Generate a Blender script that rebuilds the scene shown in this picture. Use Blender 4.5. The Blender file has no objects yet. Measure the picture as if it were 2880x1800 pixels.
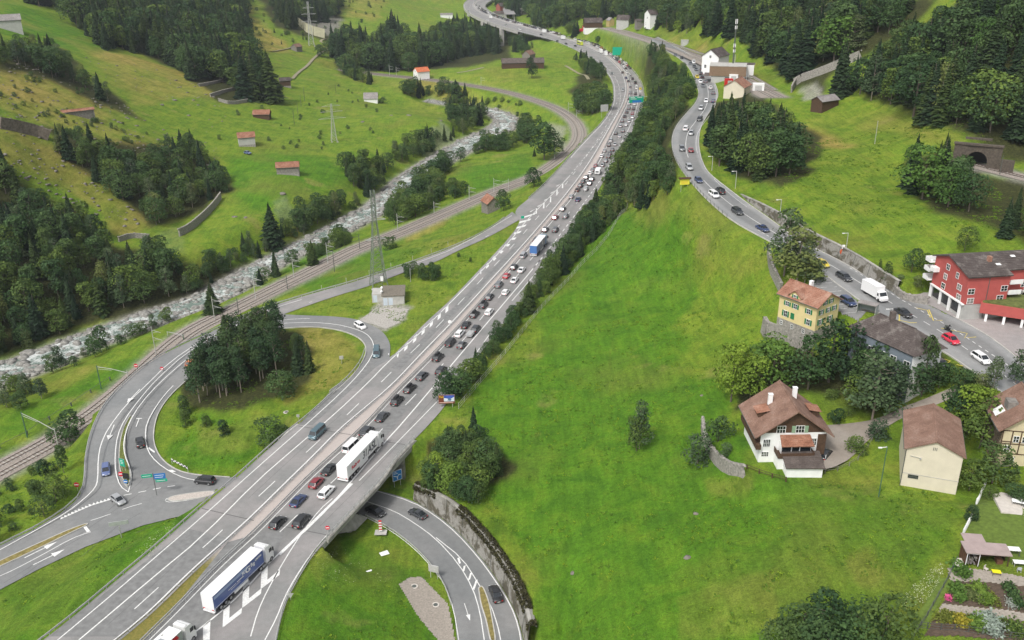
import bpy, bmesh, math, random
import numpy as np
from mathutils import Vector, Matrix
from mathutils.geometry import tessellate_polygon
R = math.radians
random.seed(7)
rng = np.random.default_rng(11)
scene = bpy.context.scene
COL = scene.collection
# ------------------------------------------------------------------ camera
F, PITCH, ROLL, CAMH = 2600.0, R(23.38), R(0.61), 107.8   # focal length in photograph pixels (2880 wide)
fw = np.array([0, math.cos(PITCH), -math.sin(PITCH)]); rt = np.array([1.0, 0, 0]); dn = np.cross(fw, rt)
RC = np.array([math.cos(ROLL)*rt + math.sin(ROLL)*dn, -math.sin(ROLL)*rt + math.cos(ROLL)*dn, fw])
cam_d = bpy.data.cameras.new('camera'); cam = bpy.data.objects.new('camera', cam_d); COL.objects.link(cam)
cam_d.sensor_width = 36.0; cam_d.lens = 36.0*F/2880.0; cam_d.clip_start = 1.0; cam_d.clip_end = 9000.0
M3 = Matrix(((RC[0][0], -RC[1][0], -RC[2][0]), (RC[0][1], -RC[1][1], -RC[2][1]), (RC[0][2], -RC[1][2], -RC[2][2])))
cam.matrix_world = Matrix.Translation((0, 0, CAMH)) @ M3.to_4x4()
scene.camera = cam
# ------------------------------------------------------------------ light: overcast day
SUN_EL, SUN_AZ = R(52), R(215)
world = bpy.data.worlds.new('World'); scene.world = world; world.use_nodes = True
nt = world.node_tree; nt.nodes.clear()
sky = nt.nodes.new('ShaderNodeTexSky'); sky.sky_type = 'NISHITA'; sky.sun_disc = False
sky.sun_elevation = SUN_EL; sky.sun_rotation = SUN_AZ; sky.air_density = 1.0; sky.dust_density = 4.0; sky.ozone_density = 1.0
hs = nt.nodes.new('ShaderNodeHueSaturation'); hs.inputs['Saturation'].default_value = 0.25
bg = nt.nodes.new('ShaderNodeBackground'); bg.inputs['Strength'].default_value = 0.125
wo = nt.nodes.new('ShaderNodeOutputWorld')
nt.links.new(sky.outputs[0], hs.inputs['Color']); nt.links.new(hs.outputs[0], bg.inputs['Color']); nt.links.new(bg.outputs[0], wo.inputs[0])
sun_d = bpy.data.lights.new('sun', 'SUN'); sun_d.energy = 1.5; sun_d.angle = R(10); sun_d.color = (1.0, 0.965, 0.91)
sun = bpy.data.objects.new('sun', sun_d); COL.objects.link(sun)
sdir = Vector((math.sin(SUN_AZ)*math.cos(SUN_EL), math.cos(SUN_AZ)*math.cos(SUN_EL), math.sin(SUN_EL)))
sun.rotation_euler = sdir.to_track_quat('Z', 'Y').to_euler(); sun.location = (0, 0, 300)
scene.view_settings.view_transform = 'Standard'; scene.view_settings.look = 'None'
scene.view_settings.gamma = 1.0; scene.view_settings.exposure = 0.60
scene.render.resolution_x, scene.render.resolution_y = 1024, 640
scene.render.engine = 'CYCLES'
scene.cycles.max_bounces = 5; scene.cycles.diffuse_bounces = 3; scene.cycles.glossy_bounces = 2
scene.cycles.transmission_bounces = 3; scene.cycles.transparent_max_bounces = 4; scene.cycles.volume_bounces = 0
# ------------------------------------------------------------------ the photograph's geometry: a pixel is a ray from the camera
def rays(u, v):
 u = np.asarray(u, float); v = np.asarray(v, float)
 return ((u-1440)/F)[..., None]*RC[0] + ((v-900)/F)[..., None]*RC[1] + RC[2]
def P(u, v, z=0.0):
 d = rays(u, v); t = (z-CAMH)/d[..., 2]
 return np.stack([d[..., 0]*t, d[..., 1]*t, np.zeros_like(t)+z], -1)
def proj(p):
 q = (np.asarray(p, float)-np.array([0, 0, CAMH])) @ RC.T
 w = np.maximum(q[..., 2], 1e-3)
 return 1440+F*q[..., 0]/w, 900+F*q[..., 1]/w, q[..., 2]
# ------------------------------------------------------------------ value noise
def vnoise(x, y, seed=0):
 xi = np.floor(x).astype(np.int64); yi = np.floor(y).astype(np.int64); fx = x-xi; fy = y-yi
 fx = fx*fx*(3-2*fx); fy = fy*fy*(3-2*fy)
 def h(a, b):
  n = (a*374761393 + b*668265263 + seed*1442695041) & 0xffffffff
  n = ((n ^ (n >> 13))*1274126177) & 0xffffffff
  return ((n ^ (n >> 16)) & 0xffff)/65535.0
 return (h(xi, yi)*(1-fx)+h(xi+1, yi)*fx)*(1-fy)+(h(xi, yi+1)*(1-fx)+h(xi+1, yi+1)*fx)*fy
def fbm(x, y, s, seed=0, o=4):
 t = 0; a = 1; n = 0
 for i in range(o):
  t = t+a*vnoise(x/s, y/s, seed+i*17); n += a; a *= .5; s *= .5
 return t/n
def inpoly(x, y, poly):
 ins = np.zeros(np.shape(x), bool); n = len(poly); j = n-1
 for i in range(n):
  xi, yi = poly[i]; xj, yj = poly[j]
  if yi != yj:
   c = ((yi > y) != (yj > y)) & (x < (xj-xi)*(y-yi)/(yj-yi)+xi)
   ins ^= c
  j = i
 return ins
# ------------------------------------------------------------------ terrain heights: control points read off the photograph (u, v, height)
CP = """0 1790 -4;100 1700 -3;300 1600 -2.5;60 1400 -9;150 1300 -9;0 1240 -11;0 1180 -11;100 1130 -11.5;300 1010 -11.5;480 900 -11.5;0 1100 -12;200 1020 -12
0 1040 -16;130 1000 -16;250 950 -16;350 915 -16;450 880 -15.5;560 850 -15;650 800 -15;740 745 -15;900 680 -14.5;1000 630 -14;1060 590 -14;1100 540 -14;1230 450 -13;1330 400 -13;1400 370 -13;1440 340 -12.5;1350 300 -12;1280 293 -12
0 930 -13;200 860 -13;400 820 -13;600 770 -12;0 800 -3;200 750 -3;400 720 -6;560 700 -7
0 700 3;150 620 4;0 600 8;0 500 20;0 400 30;0 250 41;0 150 50;0 75 55;0 0 62;300 640 -1;300 560 5;300 500 9;300 400 18;300 250 28;300 100 38;300 0 45;150 500 14;150 350 27;150 200 39
450 600 -4;450 500 3;600 500 -1;600 400 5;600 300 11;600 200 17;600 100 25;600 0 34;500 640 -6;700 640 -6;800 560 -4;815 490 0;900 420 -3;1000 420 -4;1000 500 -8;900 600 -10;700 480 0;750 400 2;900 330 -2;1000 300 -3;1100 320 -4;1200 330 -5;1250 360 -6
750 300 5;750 200 9;830 140 6;760 60 22;900 60 10;900 0 25;1100 0 15;1100 60 4;1000 150 -2;1000 200 -5;1200 250 -6;1300 270 -7;1190 205 -6;1250 100 -6;1300 150 -14;1350 100 -16;1420 140 -22;1450 170 -12;1480 120 -6;1260 30 -10
1400 230 -3;1480 170 3;1550 150 0;1500 300 -6;1440 290 -7;1600 280 -4;1620 210 -2;1700 260 -2;1640 320 -7
1380 20 -4;1450 25 -3;1500 10 0;1500 50 -2;1560 70 2;1600 60 7;1640 85 6;1700 0 20;1700 60 14;1660 105 4;1740 130 6;1740 100 12;1800 170 5;1830 250 3;1840 350 3;1780 420 -1;1840 60 27;1900 100 30;1950 100 34;2000 60 45;2000 0 58
1900 170 28;1850 200 13;1900 260 18;1870 320 12;1880 420 20;1850 480 16;1820 560 8
2050 230 34;2150 210 35;2100 160 40;2200 250 36;2200 100 50;2300 0 66;2500 0 71;2720 0 77;2880 0 79;2880 100 70;2880 200 61;2880 300 51;2880 400 42;2880 500 38.5;2880 560 36;2740 470 37;2740 410 42;2760 370 45
2400 250 43;2300 290 38;2500 300 42;2500 150 56;2350 150 52;2600 350 42;2500 450 36;2400 420 36;2400 550 33;2300 450 35;2200 420 33;2150 350 33;2100 450 32;2120 300 34;2700 600 36;2600 700 32.5;2300 640 31;2500 700 31
1600 600 -1;1700 560 3;1750 650 7;1850 640 16;1980 620 26;1950 700 19;2050 700 24;2120 700 26;2100 780 21.5;2150 860 20;2000 800 15.5;1900 800 10;1700 750 4;1500 850 0;1600 850 2;1800 900 7;2000 900 12
1400 1000 0;1600 1000 2;1800 1000 6;2000 1000 10.5;2100 960 14;1600 1200 1.5;1800 1200 6;2000 1200 10;2000 1350 10.5;1800 1400 6;1400 1200 0;1300 1180 -0.5;1450 1400 -0.5;1350 1350 -1;1500 1500 -0.5;1560 1700 -0.5;1600 1600 1.5;1600 1790 1;1800 1600 6;2000 1600 11;2000 1790 10;2200 1500 14.5;2200 1700 14;2400 1450 17;2400 1700 15;2400 1790 14;2600 1450 18.5;2550 1700 17;2600 1790 17.5
2240 960 18;2200 955 18;2120 930 17;2300 960 18.5;2150 1050 14.5;2070 1150 12;2090 1300 12.5;2200 1300 14;2250 1330 14.5;2350 1250 16;2300 1050 17;2450 1100 18;2500 1250 17.5;2540 1350 17.8;2620 1380 18;2550 1050 19;2700 1100 20.5;2750 1250 20;2850 1330 20.5;2880 1050 23;2700 1400 19.5;2880 1450 20.5;2750 1500 20;2700 1700 19;2880 1700 20.5;2880 1790 20
2300 740 28;2250 800 25;2480 850 27;2650 960 26;2800 900 27;2880 900 27.3;2420 900 25;2560 960 22
2160 650 29;2030 530 31;1930 430 33;1960 290 34;1960 220 34;1900 150 31;1850 130 27
1000 760 -5;1200 670 -5;1300 650 -4.5;1400 590 -4;1550 470 -5;1500 440 -9;1400 470 -9.5;1300 500 -9.5;1600 370 -8;1560 420 -9;820 830 -4;1065 800 -1;1150 770 -1;1300 720 -0.7;1000 860 -1.5;900 870 -2
700 1050 -3;800 1000 -2;600 1200 -4.5;500 1150 -5.5;900 950 -2;650 950 -4;500 1280 -6;750 1180 -3
1000 1560 -4;900 1650 -3;1100 1600 -4.5;1150 1750 -4.5;900 1790 -2.5;1000 1480 -5.5;1200 1340 -4;1260 1300 -2.5"""
cps = []
for ln in CP.replace('\n', ';').split(';'):
 a = [float(s) for s in ln.split()]; cps.append(P(a[0], a[1], a[2]))
for (x, y, z) in [(-700, 200, 150), (-600, 400, 130), (-650, 700, 120), (-700, 1100, 160), (-400, 1500, 150), (0, 1700, 60), (300, 1500, 110), (700, 1300, 240), (800, 900, 260),
     (700, 600, 230), (550, 400, 190), (450, 250, 120), (400, 120, 60), (250, 80, 25), (150, 60, 14), (0, 60, -2), (-150, 60, -4), (-300, 80, -6), (-350, 150, -14), (-450, 250, 40),
     (-1000, 1000, 300), (-900, 2200, 350), (0, 2500, 260), (1000, 2400, 400), (1500, 1200, 450), (1200, 300, 300), (-1200, 300, 300)]:
 cps.append(np.array([x, y, z], float))
cps = np.array(cps); cs = 1/300.0
def _tps(r2): return 0.5*r2*np.log(np.maximum(r2, 1e-12))
n = len(cps); XY = cps[:, :2]*cs
K = _tps(((XY[:, None]-XY[None])**2).sum(-1)) + np.eye(n)*2e-4
A = np.zeros((n+3, n+3)); A[:n, :n] = K; A[:n, n] = 1; A[:n, n+1:] = XY; A[n, :n] = 1; A[n+1:, :n] = XY.T
sol = np.linalg.solve(A, np.concatenate([cps[:, 2], np.zeros(3)]))
def base_h(x, y):
 sh = x.shape; q = np.stack([x.ravel(), y.ravel()], 1)*cs; out = np.empty(len(q))
 for i in range(0, len(q), 20000):
  d = ((q[i:i+20000, None]-XY[None])**2).sum(-1)
  out[i:i+20000] = _tps(d) @ sol[:n] + sol[n] + q[i:i+20000] @ sol[n+1:]
 return out.reshape(sh)
RX0, RX1, RY0, RY1 = -900, 1100, 50, 1800
gx = np.arange(RX0, RX1+1, 8.0); gy = np.arange(RY0, RY1+1, 8.0)
GB = base_h(*np.meshgrid(gx, gy))
def bil(grid, x0, y0, st, x, y):
 fx = np.clip((x-x0)/st, 0, grid.shape[1]-1.001); fy = np.clip((y-y0)/st, 0, grid.shape[0]-1.001)
 ix = fx.astype(int); iy = fy.astype(int); fx = fx-ix; fy = fy-iy
 return (grid[iy, ix]*(1-fx)+grid[iy, ix+1]*fx)*(1-fy)+(grid[iy+1, ix]*(1-fx)+grid[iy+1, ix+1]*fx)*fy
hx = np.arange(RX0, RX1+1, 1.0); hy = np.arange(RY0, RY1+1, 1.0)
HX, HY = np.meshgrid(hx, hy)
H = bil(GB, RX0, RY0, 8.0, HX, HY)
H += (fbm(HX, HY, 22, 5, 4)-.5)*np.clip((HX*-1-20)/150, .25, 2.2)*1.6
HN = H.copy()
CUT = np.full(H.shape, np.nan)         # heights forced by roads, rails and river
def path3(pts, zs):
 """pixel polyline + heights -> world points"""
 pts = np.array(pts, float); zs = np.broadcast_to(np.asarray(zs, float), (len(pts),))
 return P(pts[:, 0], pts[:, 1], zs)
def resample(p, step=None, n=None):
 p = np.asarray(p, float); s = np.concatenate([[0], np.cumsum(np.linalg.norm(np.diff(p[:, :2], axis=0), axis=1))])
 if n is None: n = max(2, int(s[-1]/step)+1)
 t = np.linspace(0, s[-1], n)
 return np.stack([np.interp(t, s, p[:, k]) for k in range(p.shape[1])], 1)
def smooth(p, k=2):
 """Chaikin corner cutting"""
 p = np.asarray(p, float)
 for _ in range(k):
  q = [p[0]]
  for a, b in zip(p[:-1], p[1:]): q += [a*.75+b*.25, a*.25+b*.75]
  q.append(p[-1]); p = np.array(q)
 return p
def cut_strip(L, Rr, dz=-.15, margin=.6, keep=None):
 N = max(int(np.linalg.norm(np.diff(L[:, :2], axis=0), axis=1).sum()/.5), 2)
 a = resample(L, n=N); b = resample(Rr, n=N)
 w = np.linalg.norm(a[:, :2]-b[:, :2], axis=1); m = int(w.max()/.6)+2
 for t in np.linspace(0, 1, m):
  q = a*(1-t)+b*t
  if keep is not None: q = q[keep(q)]
  ix = np.round(q[:, 0]-RX0).astype(int); iy = np.round(q[:, 1]-RY0).astype(int)
  ok = (ix >= 0) & (iy >= 0) & (ix < H.shape[1]) & (iy < H.shape[0])
  CUT[iy[ok], ix[ok]] = q[ok, 2]+dz
def cut_poly(poly, z, dz=-.15):
 x0, y0 = poly[:, 0].min(), poly[:, 1].min(); x1, y1 = poly[:, 0].max(), poly[:, 1].max()
 sl = (slice(max(0, int(y0-RY0)), int(y1-RY0)+2), slice(max(0, int(x0-RX0)), int(x1-RX0)+2))
 m = inpoly(HX[sl], HY[sl], poly[:, :2]); CUT[sl][m] = z+dz
# ------------------------------------------------------------------ road edges in photograph pixels
ML = [(60,1845),(122,1800),(214,1728),(315,1642),(431,1546),(565,1427),(655,1353),(720,1287),(794,1218),(863,1168),(928,1111),(1003,1035),(1060,985),(1095,1010)]
MW_LEFT = [(-60,1935),(122,1800),(214,1728),(315,1642),(431,1546),(565,1427),(655,1353),(720,1293),(794,1228),(863,1175),(928,1115),(990,1062),(1095,1010),(1150,955),(1208,896),(1262,849),(1345,762),(1440,661),(1468,614),(1440,596),(1500,548),(1559,489),(1600,443),(1642,396),(1696,342),(1720,301),(1726,268),(1722,229),(1702,199),(1672,173),(1624,143),(1565,116),(1508,101),(1440,85),(1375,64),(1336,48),(1312,33),(1302,18),(1308,6),(1325,-4),(1350,-12)]
MED_L = [(249,1870),(339,1800),(432,1723),(536,1618),(640,1525),(720,1452),(824,1348),(887,1287),(958,1213),(1018,1162),(1107,1088),(1196,992),(1286,900),(1440,730),(1494,670),(1559,593),(1624,512),(1669,446),(1703,385),(1738,324),(1758,285),(1764,253),(1761,226),(1749,199),(1726,176),(1699,152),(1660,131),(1618,116),(1553,98),(1500,83),(1440,67),(1390,51),(1353,36),(1333,22),(1330,10),(1345,0),(1368,-8)]
MW_RIGHT = [(760,1870),(779,1800),(791,1734),(809,1683),(839,1627),(878,1564),(928,1505),(1018,1409),(1074,1350),(1106,1300),(1150,1251),(1196,1206),(1253,1141),(1285,1090),(1335,1012),(1408,922),(1480,836),(1545,737),(1600,658),(1652,583),(1700,507),(1738,440),(1767,390),(1791,348),(1808,298),(1812,262),(1803,229),(1782,199),(1752,173),(1708,146),(1666,125),(1618,109),(1568,94),(1500,74),(1440,58),(1400,44),(1372,29),(1362,16),(1375,5),(1400,-3)]
w_ml = smooth(path3(MW_LEFT, 0), 1); w_md = smooth(path3(MED_L, 0), 2); w_mr = smooth(path3(MW_RIGHT, 0), 1)
BR_A, BR_B = P(590, 1445, 0), P(800, 1205, 0)    # left parapet, near and far end
BR_C, BR_D = P(910, 1534, 0), P(1190, 1272, 0)
bridge_poly = np.array([BR_A, BR_B, BR_D, BR_C])
def not_bridge(q): return ~inpoly(q[:, 0], q[:, 1], bridge_poly[:, :2]) & (q[:, 1] < 935)
EXIT_L = [(1440,596),(1375,646),(1285,691),(1166,736),(1077,765),(988,795),(910,816),(839,837),(720,873),(640,912),(565,945),(476,986),(402,1031),(351,1076),(298,1129),(268,1180),(247,1236),(237,1287),(235,1346),(229,1386),(208,1412),(167,1445),(98,1487),(0,1534),(-80,1575)]
EXIT_LZ = [0,-.2,-.5,-1,-1.4,-1.8,-2.2,-2.5,-3,-3.4,-3.8,-4.2,-4.6,-4.9,-5.2,-5.5,-5.8,-6,-6,-6,-6,-6,-6,-6,-6]
EXIT_R = [(1468,614),(1375,667),(1285,706),(1225,738),(1137,765),(1041,804),(958,828),(869,858),(797,884)]
EXIT_RZ = [0,-.2,-.5,-.8,-1.2,-1.6,-2,-2.4,-2.8]
LOOP_O = [(797,884),(854,887),(928,889),(973,893),(1012,900),(1047,915),(1077,933),(1092,954),(1099,974),(1095,1010)]
LOOP_OZ = [-2.8,-2.5,-2,-1.6,-1.3,-1,-.7,-.4,-.1,0]
LOOP_I = [(524,1070),(560,1035),(610,995),(660,965),(720,940),(791,924),(869,918),(943,925),(997,942),(1024,962),(1031,986),(1022,1013),(1003,1043),(965,1083),(928,1111)]
LOOP_IZ = [-4.8,-4.5,-4.1,-3.7,-3.3,-2.9,-2.3,-1.8,-1.4,-1.1,-.8,-.5,-.2,0,0]
ISL_L = [(524,1070),(476,1114),(443,1162),(431,1212),(433,1251),(452,1290),(491,1320),(536,1334),(610,1340),(646,1342)]
ISL_LZ = [-4.8,-5.1,-5.4,-5.7,-5.9,-6,-6,-6,-6,-6]
UND_T = [(610,1345),(760,1340),(900,1345),(1059,1377),(1160,1406),(1226,1445),(1286,1493),(1345,1558),(1390,1618),(1440,1701),(1462,1760),(1478,1830)]
UND_B = [(0,1658),(110,1600),(240,1538),(400,1478),(560,1438),(640,1420),(760,1405),(880,1410),(1005,1442),(1047,1460),(1107,1493),(1166,1538),(1211,1585),(1250,1636),(1276,1707),(1286,1800),(1286,1850)]
JUNC = [(237,1287),(235,1346),(229,1386),(208,1412),(167,1445),(98,1487),(0,1534),(-80,1575),(-140,1600),(-140,1730),(0,1658),(110,1600),(240,1538),(400,1478),(560,1438),(640,1420),(760,1405),(880,1410),(960,1425),(1000,1362),(900,1345),(760,1340),(646,1342),(610,1340),(536,1334),(491,1320),(452,1290),(440,1262)]
junction = path3(JUNC, -6)
w_el, w_er = smooth(path3(EXIT_L, EXIT_LZ), 2), smooth(path3(EXIT_R, EXIT_RZ), 2)
w_lo, w_li = smooth(path3(LOOP_O, LOOP_OZ), 2), smooth(path3(LOOP_I, LOOP_IZ), 2)
w_il = smooth(path3(ISL_L, ISL_LZ), 2)
w_ut = smooth(path3(UND_T, -6), 2); w_ub = smooth(path3(UND_B, -6), 2)
LOC_L = [(1830,112),(1870,140),(1916,167),(1943,196),(1958,235),(1967,262),(1958,289),(1928,321),(1901,354),(1889,387),(1891,423),(1901,450),(1916,477),(1958,530),(2006,578),(2065,626),(2160,676),(2235,718),(2303,760),(2422,849),(2487,890),(2560,936),(2666,995),(2730,1040),(2800,1090),(2900,1165)]
LOC_LZ = [24,29,32,33.5,34,34,34,34,33.8,33.5,33.2,33,32.6,31.6,30.6,29.8,29,28.5,28.1,27.4,27,26.7,26.2,26,25.8,25.4]
LOC_R = [(1850,104),(1900,130),(1935,150),(1985,180),(2003,215),(2022,262),(2014,286),(1991,321),(1970,357),(1964,396),(1968,430),(1975,455),(1991,486),(2035,521),(2095,567),(2160,612),(2234,668),(2294,700),(2368,736),(2458,789),(2517,822),(2600,850),(2740,920),(2810,965),(2900,1040),(2990,1110)]
w_ll, w_lr = smooth(path3(LOC_L, LOC_LZ), 2), smooth(path3(LOC_R, LOC_LZ), 2)
RIVER = [(-60,1075,13),(0,1050,13),(130,1000,13),(250,950,12),(350,915,12),(450,880,12),(560,850,12),(650,800,11),(740,745,10),(830,700,10),(920,655,10),(1000,615,11),(1060,580,11),(1110,535,11),(1150,500,12),(1230,450,13),(1330,395,15),(1400,365,15),(1432,338,13),(1400,315,11),(1350,302,9),(1280,293,7),(1200,280,6)]
RAIL1 = [(-60,1357),(0,1322),(60,1290),(120,1258),(200,1210),(300,1140),(400,1050),(480,975),(540,930),(620,890),(700,850),(800,800),(900,752),(1000,700),(1100,665),(1200,622),(1300,578),(1400,535),(1500,500),(1560,462),(1605,425),(1628,395),(1630,365),(1612,335),(1570,307),(1520,287),(1440,262),(1360,246),(1270,232),(1190,222),(1100,213),(1000,202),(950,197)]
RAIL1Z = [-11,-11,-11,-11,-10.8,-10.5,-10.2,-10,-9.8,-9.6,-9.4,-9.1,-8.8,-8.6,-8.4,-8.2,-8,-8,-8,-7.8,-7.5,-7.3,-7.1,-7,-7,-6.8,-6.6,-6.4,-6.2,-6,-6,-6,-6]
RAIL2 = [(1700,78),(1740,88),(1800,106),(1860,124),(1920,146),(1980,172),(2060,212),(2110,240),(2180,275)]
RAIL3 = [(2735,462),(2790,478),(2840,490),(2900,505),(2960,520)]
def center_strip(c, hw):
 c = np.asarray(c, float); d = np.gradient(c[:, :2], axis=0); d /= np.maximum(np.linalg.norm(d, axis=1), 1e-6)[:, None]
 nrm = np.stack([-d[:, 1], d[:, 0]], 1); hw = np.broadcast_to(hw, (len(c),))
 a = c.copy(); b = c.copy(); a[:, :2] += nrm*hw[:, None]; b[:, :2] -= nrm*hw[:, None]
 return a, b
riv = np.array(RIVER, float); rz = np.interp(np.arange(len(riv)), [0, 8, 15, 22], [-16, -15, -13, -12])
w_riv = smooth(np.concatenate([path3(riv[:, :2], rz), riv[:, 2:3]], 1), 2)
rvL, rvR = center_strip(w_riv[:, :3], w_riv[:, 3]*.62)
w_r1 = smooth(path3(RAIL1, RAIL1Z), 2); w_r2 = smooth(path3(RAIL2, [12,14,20,26,31,34,35,35.5,36]), 2); w_r3 = smooth(path3(RAIL3, 38), 2)
r2b = smooth(path3([(1755,85),(1820,104),(1880,120),(1950,142),(2030,172),(2100,205),(2180,252)], [16,22,28,33,35,36,36.5]), 2)
r1L, r1R = center_strip(w_r1, 4.6); r2L, r2R = center_strip(w_r2, 6.5); r3L, r3R = center_strip(w_r3, 4.0)
cut_strip(rvL, rvR, dz=-.9)
cut_strip(r1L, r1R, dz=-.1); cut_strip(r2L, r2R, dz=-.1); cut_strip(r3L, r3R, dz=-.1)
cut_strip(w_ll, w_lr)
Lx = w_ml; cut_strip(resample(Lx, n=400), resample(w_md, n=400), keep=not_bridge)
cut_strip(resample(w_md, n=400), resample(w_mr, n=400), keep=not_bridge)
cut_poly(bridge_poly, -6.15); cut_poly(junction, -6)
FC_L = path3([(2500,812),(2600,850),(2740,920),(2810,965),(2900,1030)], [27.2,26.9,26.3,26.1,25.7]); FC_R = path3([(2520,795),(2590,800),(2650,845),(2760,893),(2960,900)], [27.3,27.1,26.8,26.6,26.6])
DW_L = smooth(path3([(2318,1196),(2400,1190),(2470,1178),(2532,1147),(2606,1120),(2700,1080)], [16,16.5,17.2,18.5,20,22.5]), 1); DW_R = smooth(path3([(2316,1322),(2385,1300),(2440,1235),(2538,1172),(2636,1138),(2720,1100)], [16,16.2,16.8,18.2,20,22.3]), 1)
cut_strip(FC_L, FC_R); cut_strip(DW_L, DW_R)
iA = np.argmin(np.linalg.norm(w_el[:, :2]-P(720, 873, -3)[:2], axis=1)); iB = np.argmin(np.linalg.norm(w_el[:, :2]-P(351, 1076, -4.9)[:2], axis=1)); iC = np.argmin(np.linalg.norm(w_el[:, :2]-P(229, 1386, -6)[:2], axis=1))
cut_strip(w_el[:iA+1], w_er)
cut_strip(w_el[iA:iB+1], np.concatenate([w_lo[:1], w_li[:1]])[:2])
cut_strip(w_el[iB:iC+1], w_il)
cut_strip(w_lo, w_li)
kU = np.argmin(np.linalg.norm(w_ut[:, :2]-P(900, 1345, -6)[:2], axis=1)); kB = np.argmin(np.linalg.norm(w_ub[:, :2]-P(880, 1410, -6)[:2], axis=1)); kB0 = np.argmin(np.linalg.norm(w_ub[:, :2]-P(640, 1420, -6)[:2], axis=1))
cut_strip(w_ut[kU:], w_ub[kB:])
V = CUT.copy(); D = np.where(np.isnan(V), 99.0, 0.0); BL = 11
for k in range(1, BL+1):
 known = ~np.isnan(V); v0 = np.where(known, V, 0); s = np.zeros_like(v0); c = np.zeros_like(v0)
 for dx, dy in ((1, 0), (-1, 0), (0, 1), (0, -1), (1, 1), (-1, -1), (1, -1), (-1, 1)):
  s += np.roll(np.roll(v0, dx, 1), dy, 0); c += np.roll(np.roll(known, dx, 1), dy, 0)
 new = (~known) & (c > 0); V[new] = s[new]/c[new]; D[new] = k
t = np.clip((D-1)/(BL-1), 0, 1); t = t*t*(3-2*t)
H = np.where(D < 50, np.where(np.isnan(V), 0, V)*(1-t)+H*t, H)
H0_ = H.copy(); mk_ = (D > 1.5) & (D < 14)
for _ in range(10):
 q_ = (H+np.roll(H, 1, 0)+np.roll(H, -1, 0)+np.roll(H, 1, 1)+np.roll(H, -1, 1))/5; H = np.where(mk_, q_, H)
def pad(cx, cy, hd, x0, x1, y0, y1, z, soft=5):
 c, s = math.cos(R(hd)), math.sin(R(hd)); r_ = max(abs(x0), abs(x1), abs(y0), abs(y1))+soft+2; sl = (slice(int(cy-r_*1.5-RY0), int(cy+r_*1.5-RY0)), slice(int(cx-r_*1.5-RX0), int(cx+r_*1.5-RX0)))
 lx = (HX[sl]-cx)*c+(HY[sl]-cy)*s; ly = -(HX[sl]-cx)*s+(HY[sl]-cy)*c; dd = np.hypot(np.maximum(np.maximum(x0-lx, lx-x1), 0), np.maximum(np.maximum(y0-ly, ly-y1), 0)); w = np.clip(1-dd/soft, 0, 1); w = w*w*(3-2*w); H[sl] = H[sl]*(1-w)+z*w
pad(66.6, 191.7, 35.4, -10, -3.9, -6.5, 6, 18.6, 3); pad(66.6, 191.7, 35.4, -3, 4, -9, -5.3, 21.5, 2); pad(51.3, 151.9, .9, -9, 7, -12, 7, 15.2, 4); pad(72.7, 138.8, -20.6, -6, 6, -8, 8, 18.2, 4)
WALL1_B = [(1160,1406),(1226,1445),(1286,1493),(1345,1558),(1390,1618),(1440,1701),(1462,1760),(1478,1830)]
w_w1 = smooth(path3(WALL1_B, -6), 2)
WALL2_B = [(2075,553),(2110,580),(2160,614),(2234,668),(2294,700),(2368,736),(2458,789),(2517,822)]
w_w2 = smooth(path3(WALL2_B, [30.2,29.9,29.3,28.7,28.3,28,27.7,27.5]), 2)
def raise_behind(w, side, off, htop, depth=9):
 """side +1: land lies to the left of the direction of travel"""
 L_, R_ = center_strip(w, 1.0)
 d = np.gradient(w[:, :2], axis=0); d /= np.linalg.norm(d, axis=1)[:, None]; nrm = np.stack([-d[:, 1], d[:, 0]], 1)*side
 N = int(np.linalg.norm(np.diff(w[:, :2], axis=0), axis=1).sum()/.4); c = resample(np.concatenate([w, nrm], 1), n=N)
 ht = np.interp(np.linspace(0, 1, N), np.linspace(0, 1, len(htop)), htop)
 for k in np.arange(off, depth, .4):
  x = c[:, 0]+c[:, 3]*k; y = c[:, 1]+c[:, 4]*k
  ix = np.round(x-RX0).astype(int); iy = np.round(y-RY0).astype(int); b = max(0, (k-off-3)/(depth-off-3)); b = b*b*(3-2*b)
  zz = c[:, 2]+ht
  H[iy, ix] = zz*(1-b)+HN[iy, ix]*b
BASE0 = bil(GB, RX0, RY0, 8.0, HX, HY)
raise_behind(w_w1, 1, 2.2, [3.4, 4.8, 5, 5, 5, 5], 14)
raise_behind(w_w2, 1, 2.2, [.5, 2.0, 3.0, 3.2, 3.2, 3.0, 2.4], 14)
def gh(x, y): return bil(H, RX0, RY0, 1.0, np.asarray(x, float), np.asarray(y, float))
def G(u, v):
 """ground point under a pixel (march the ray over the height raster)"""
 u = np.atleast_1d(np.asarray(u, float)); v = np.atleast_1d(np.asarray(v, float)); d = rays(u, v)
 t = np.full(len(u), 60.0); done = np.zeros(len(u), bool); hit = t.copy()
 for i in range(900):
  t2 = t*1.0045; x = d[:, 0]*t2; y = d[:, 1]*t2; z = CAMH+d[:, 2]*t2
  b = (z < gh(x, y)) & ~done
  lo = t.copy(); hi = t2.copy()
  if b.any():
   for _ in range(12):
    m = (lo+hi)/2; zz = CAMH+d[:, 2]*m < gh(d[:, 0]*m, d[:, 1]*m); hi = np.where(zz, m, hi); lo = np.where(zz, lo, m)
   hit = np.where(b, hi, hit); done |= b
  t = t2
  if done.all(): break
 hit = np.where(done, hit, 1600)
 return np.stack([d[:, 0]*hit, d[:, 1]*hit, CAMH+d[:, 2]*hit], 1)
def g1(u, v): return Vector(G(u, v)[0])
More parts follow.
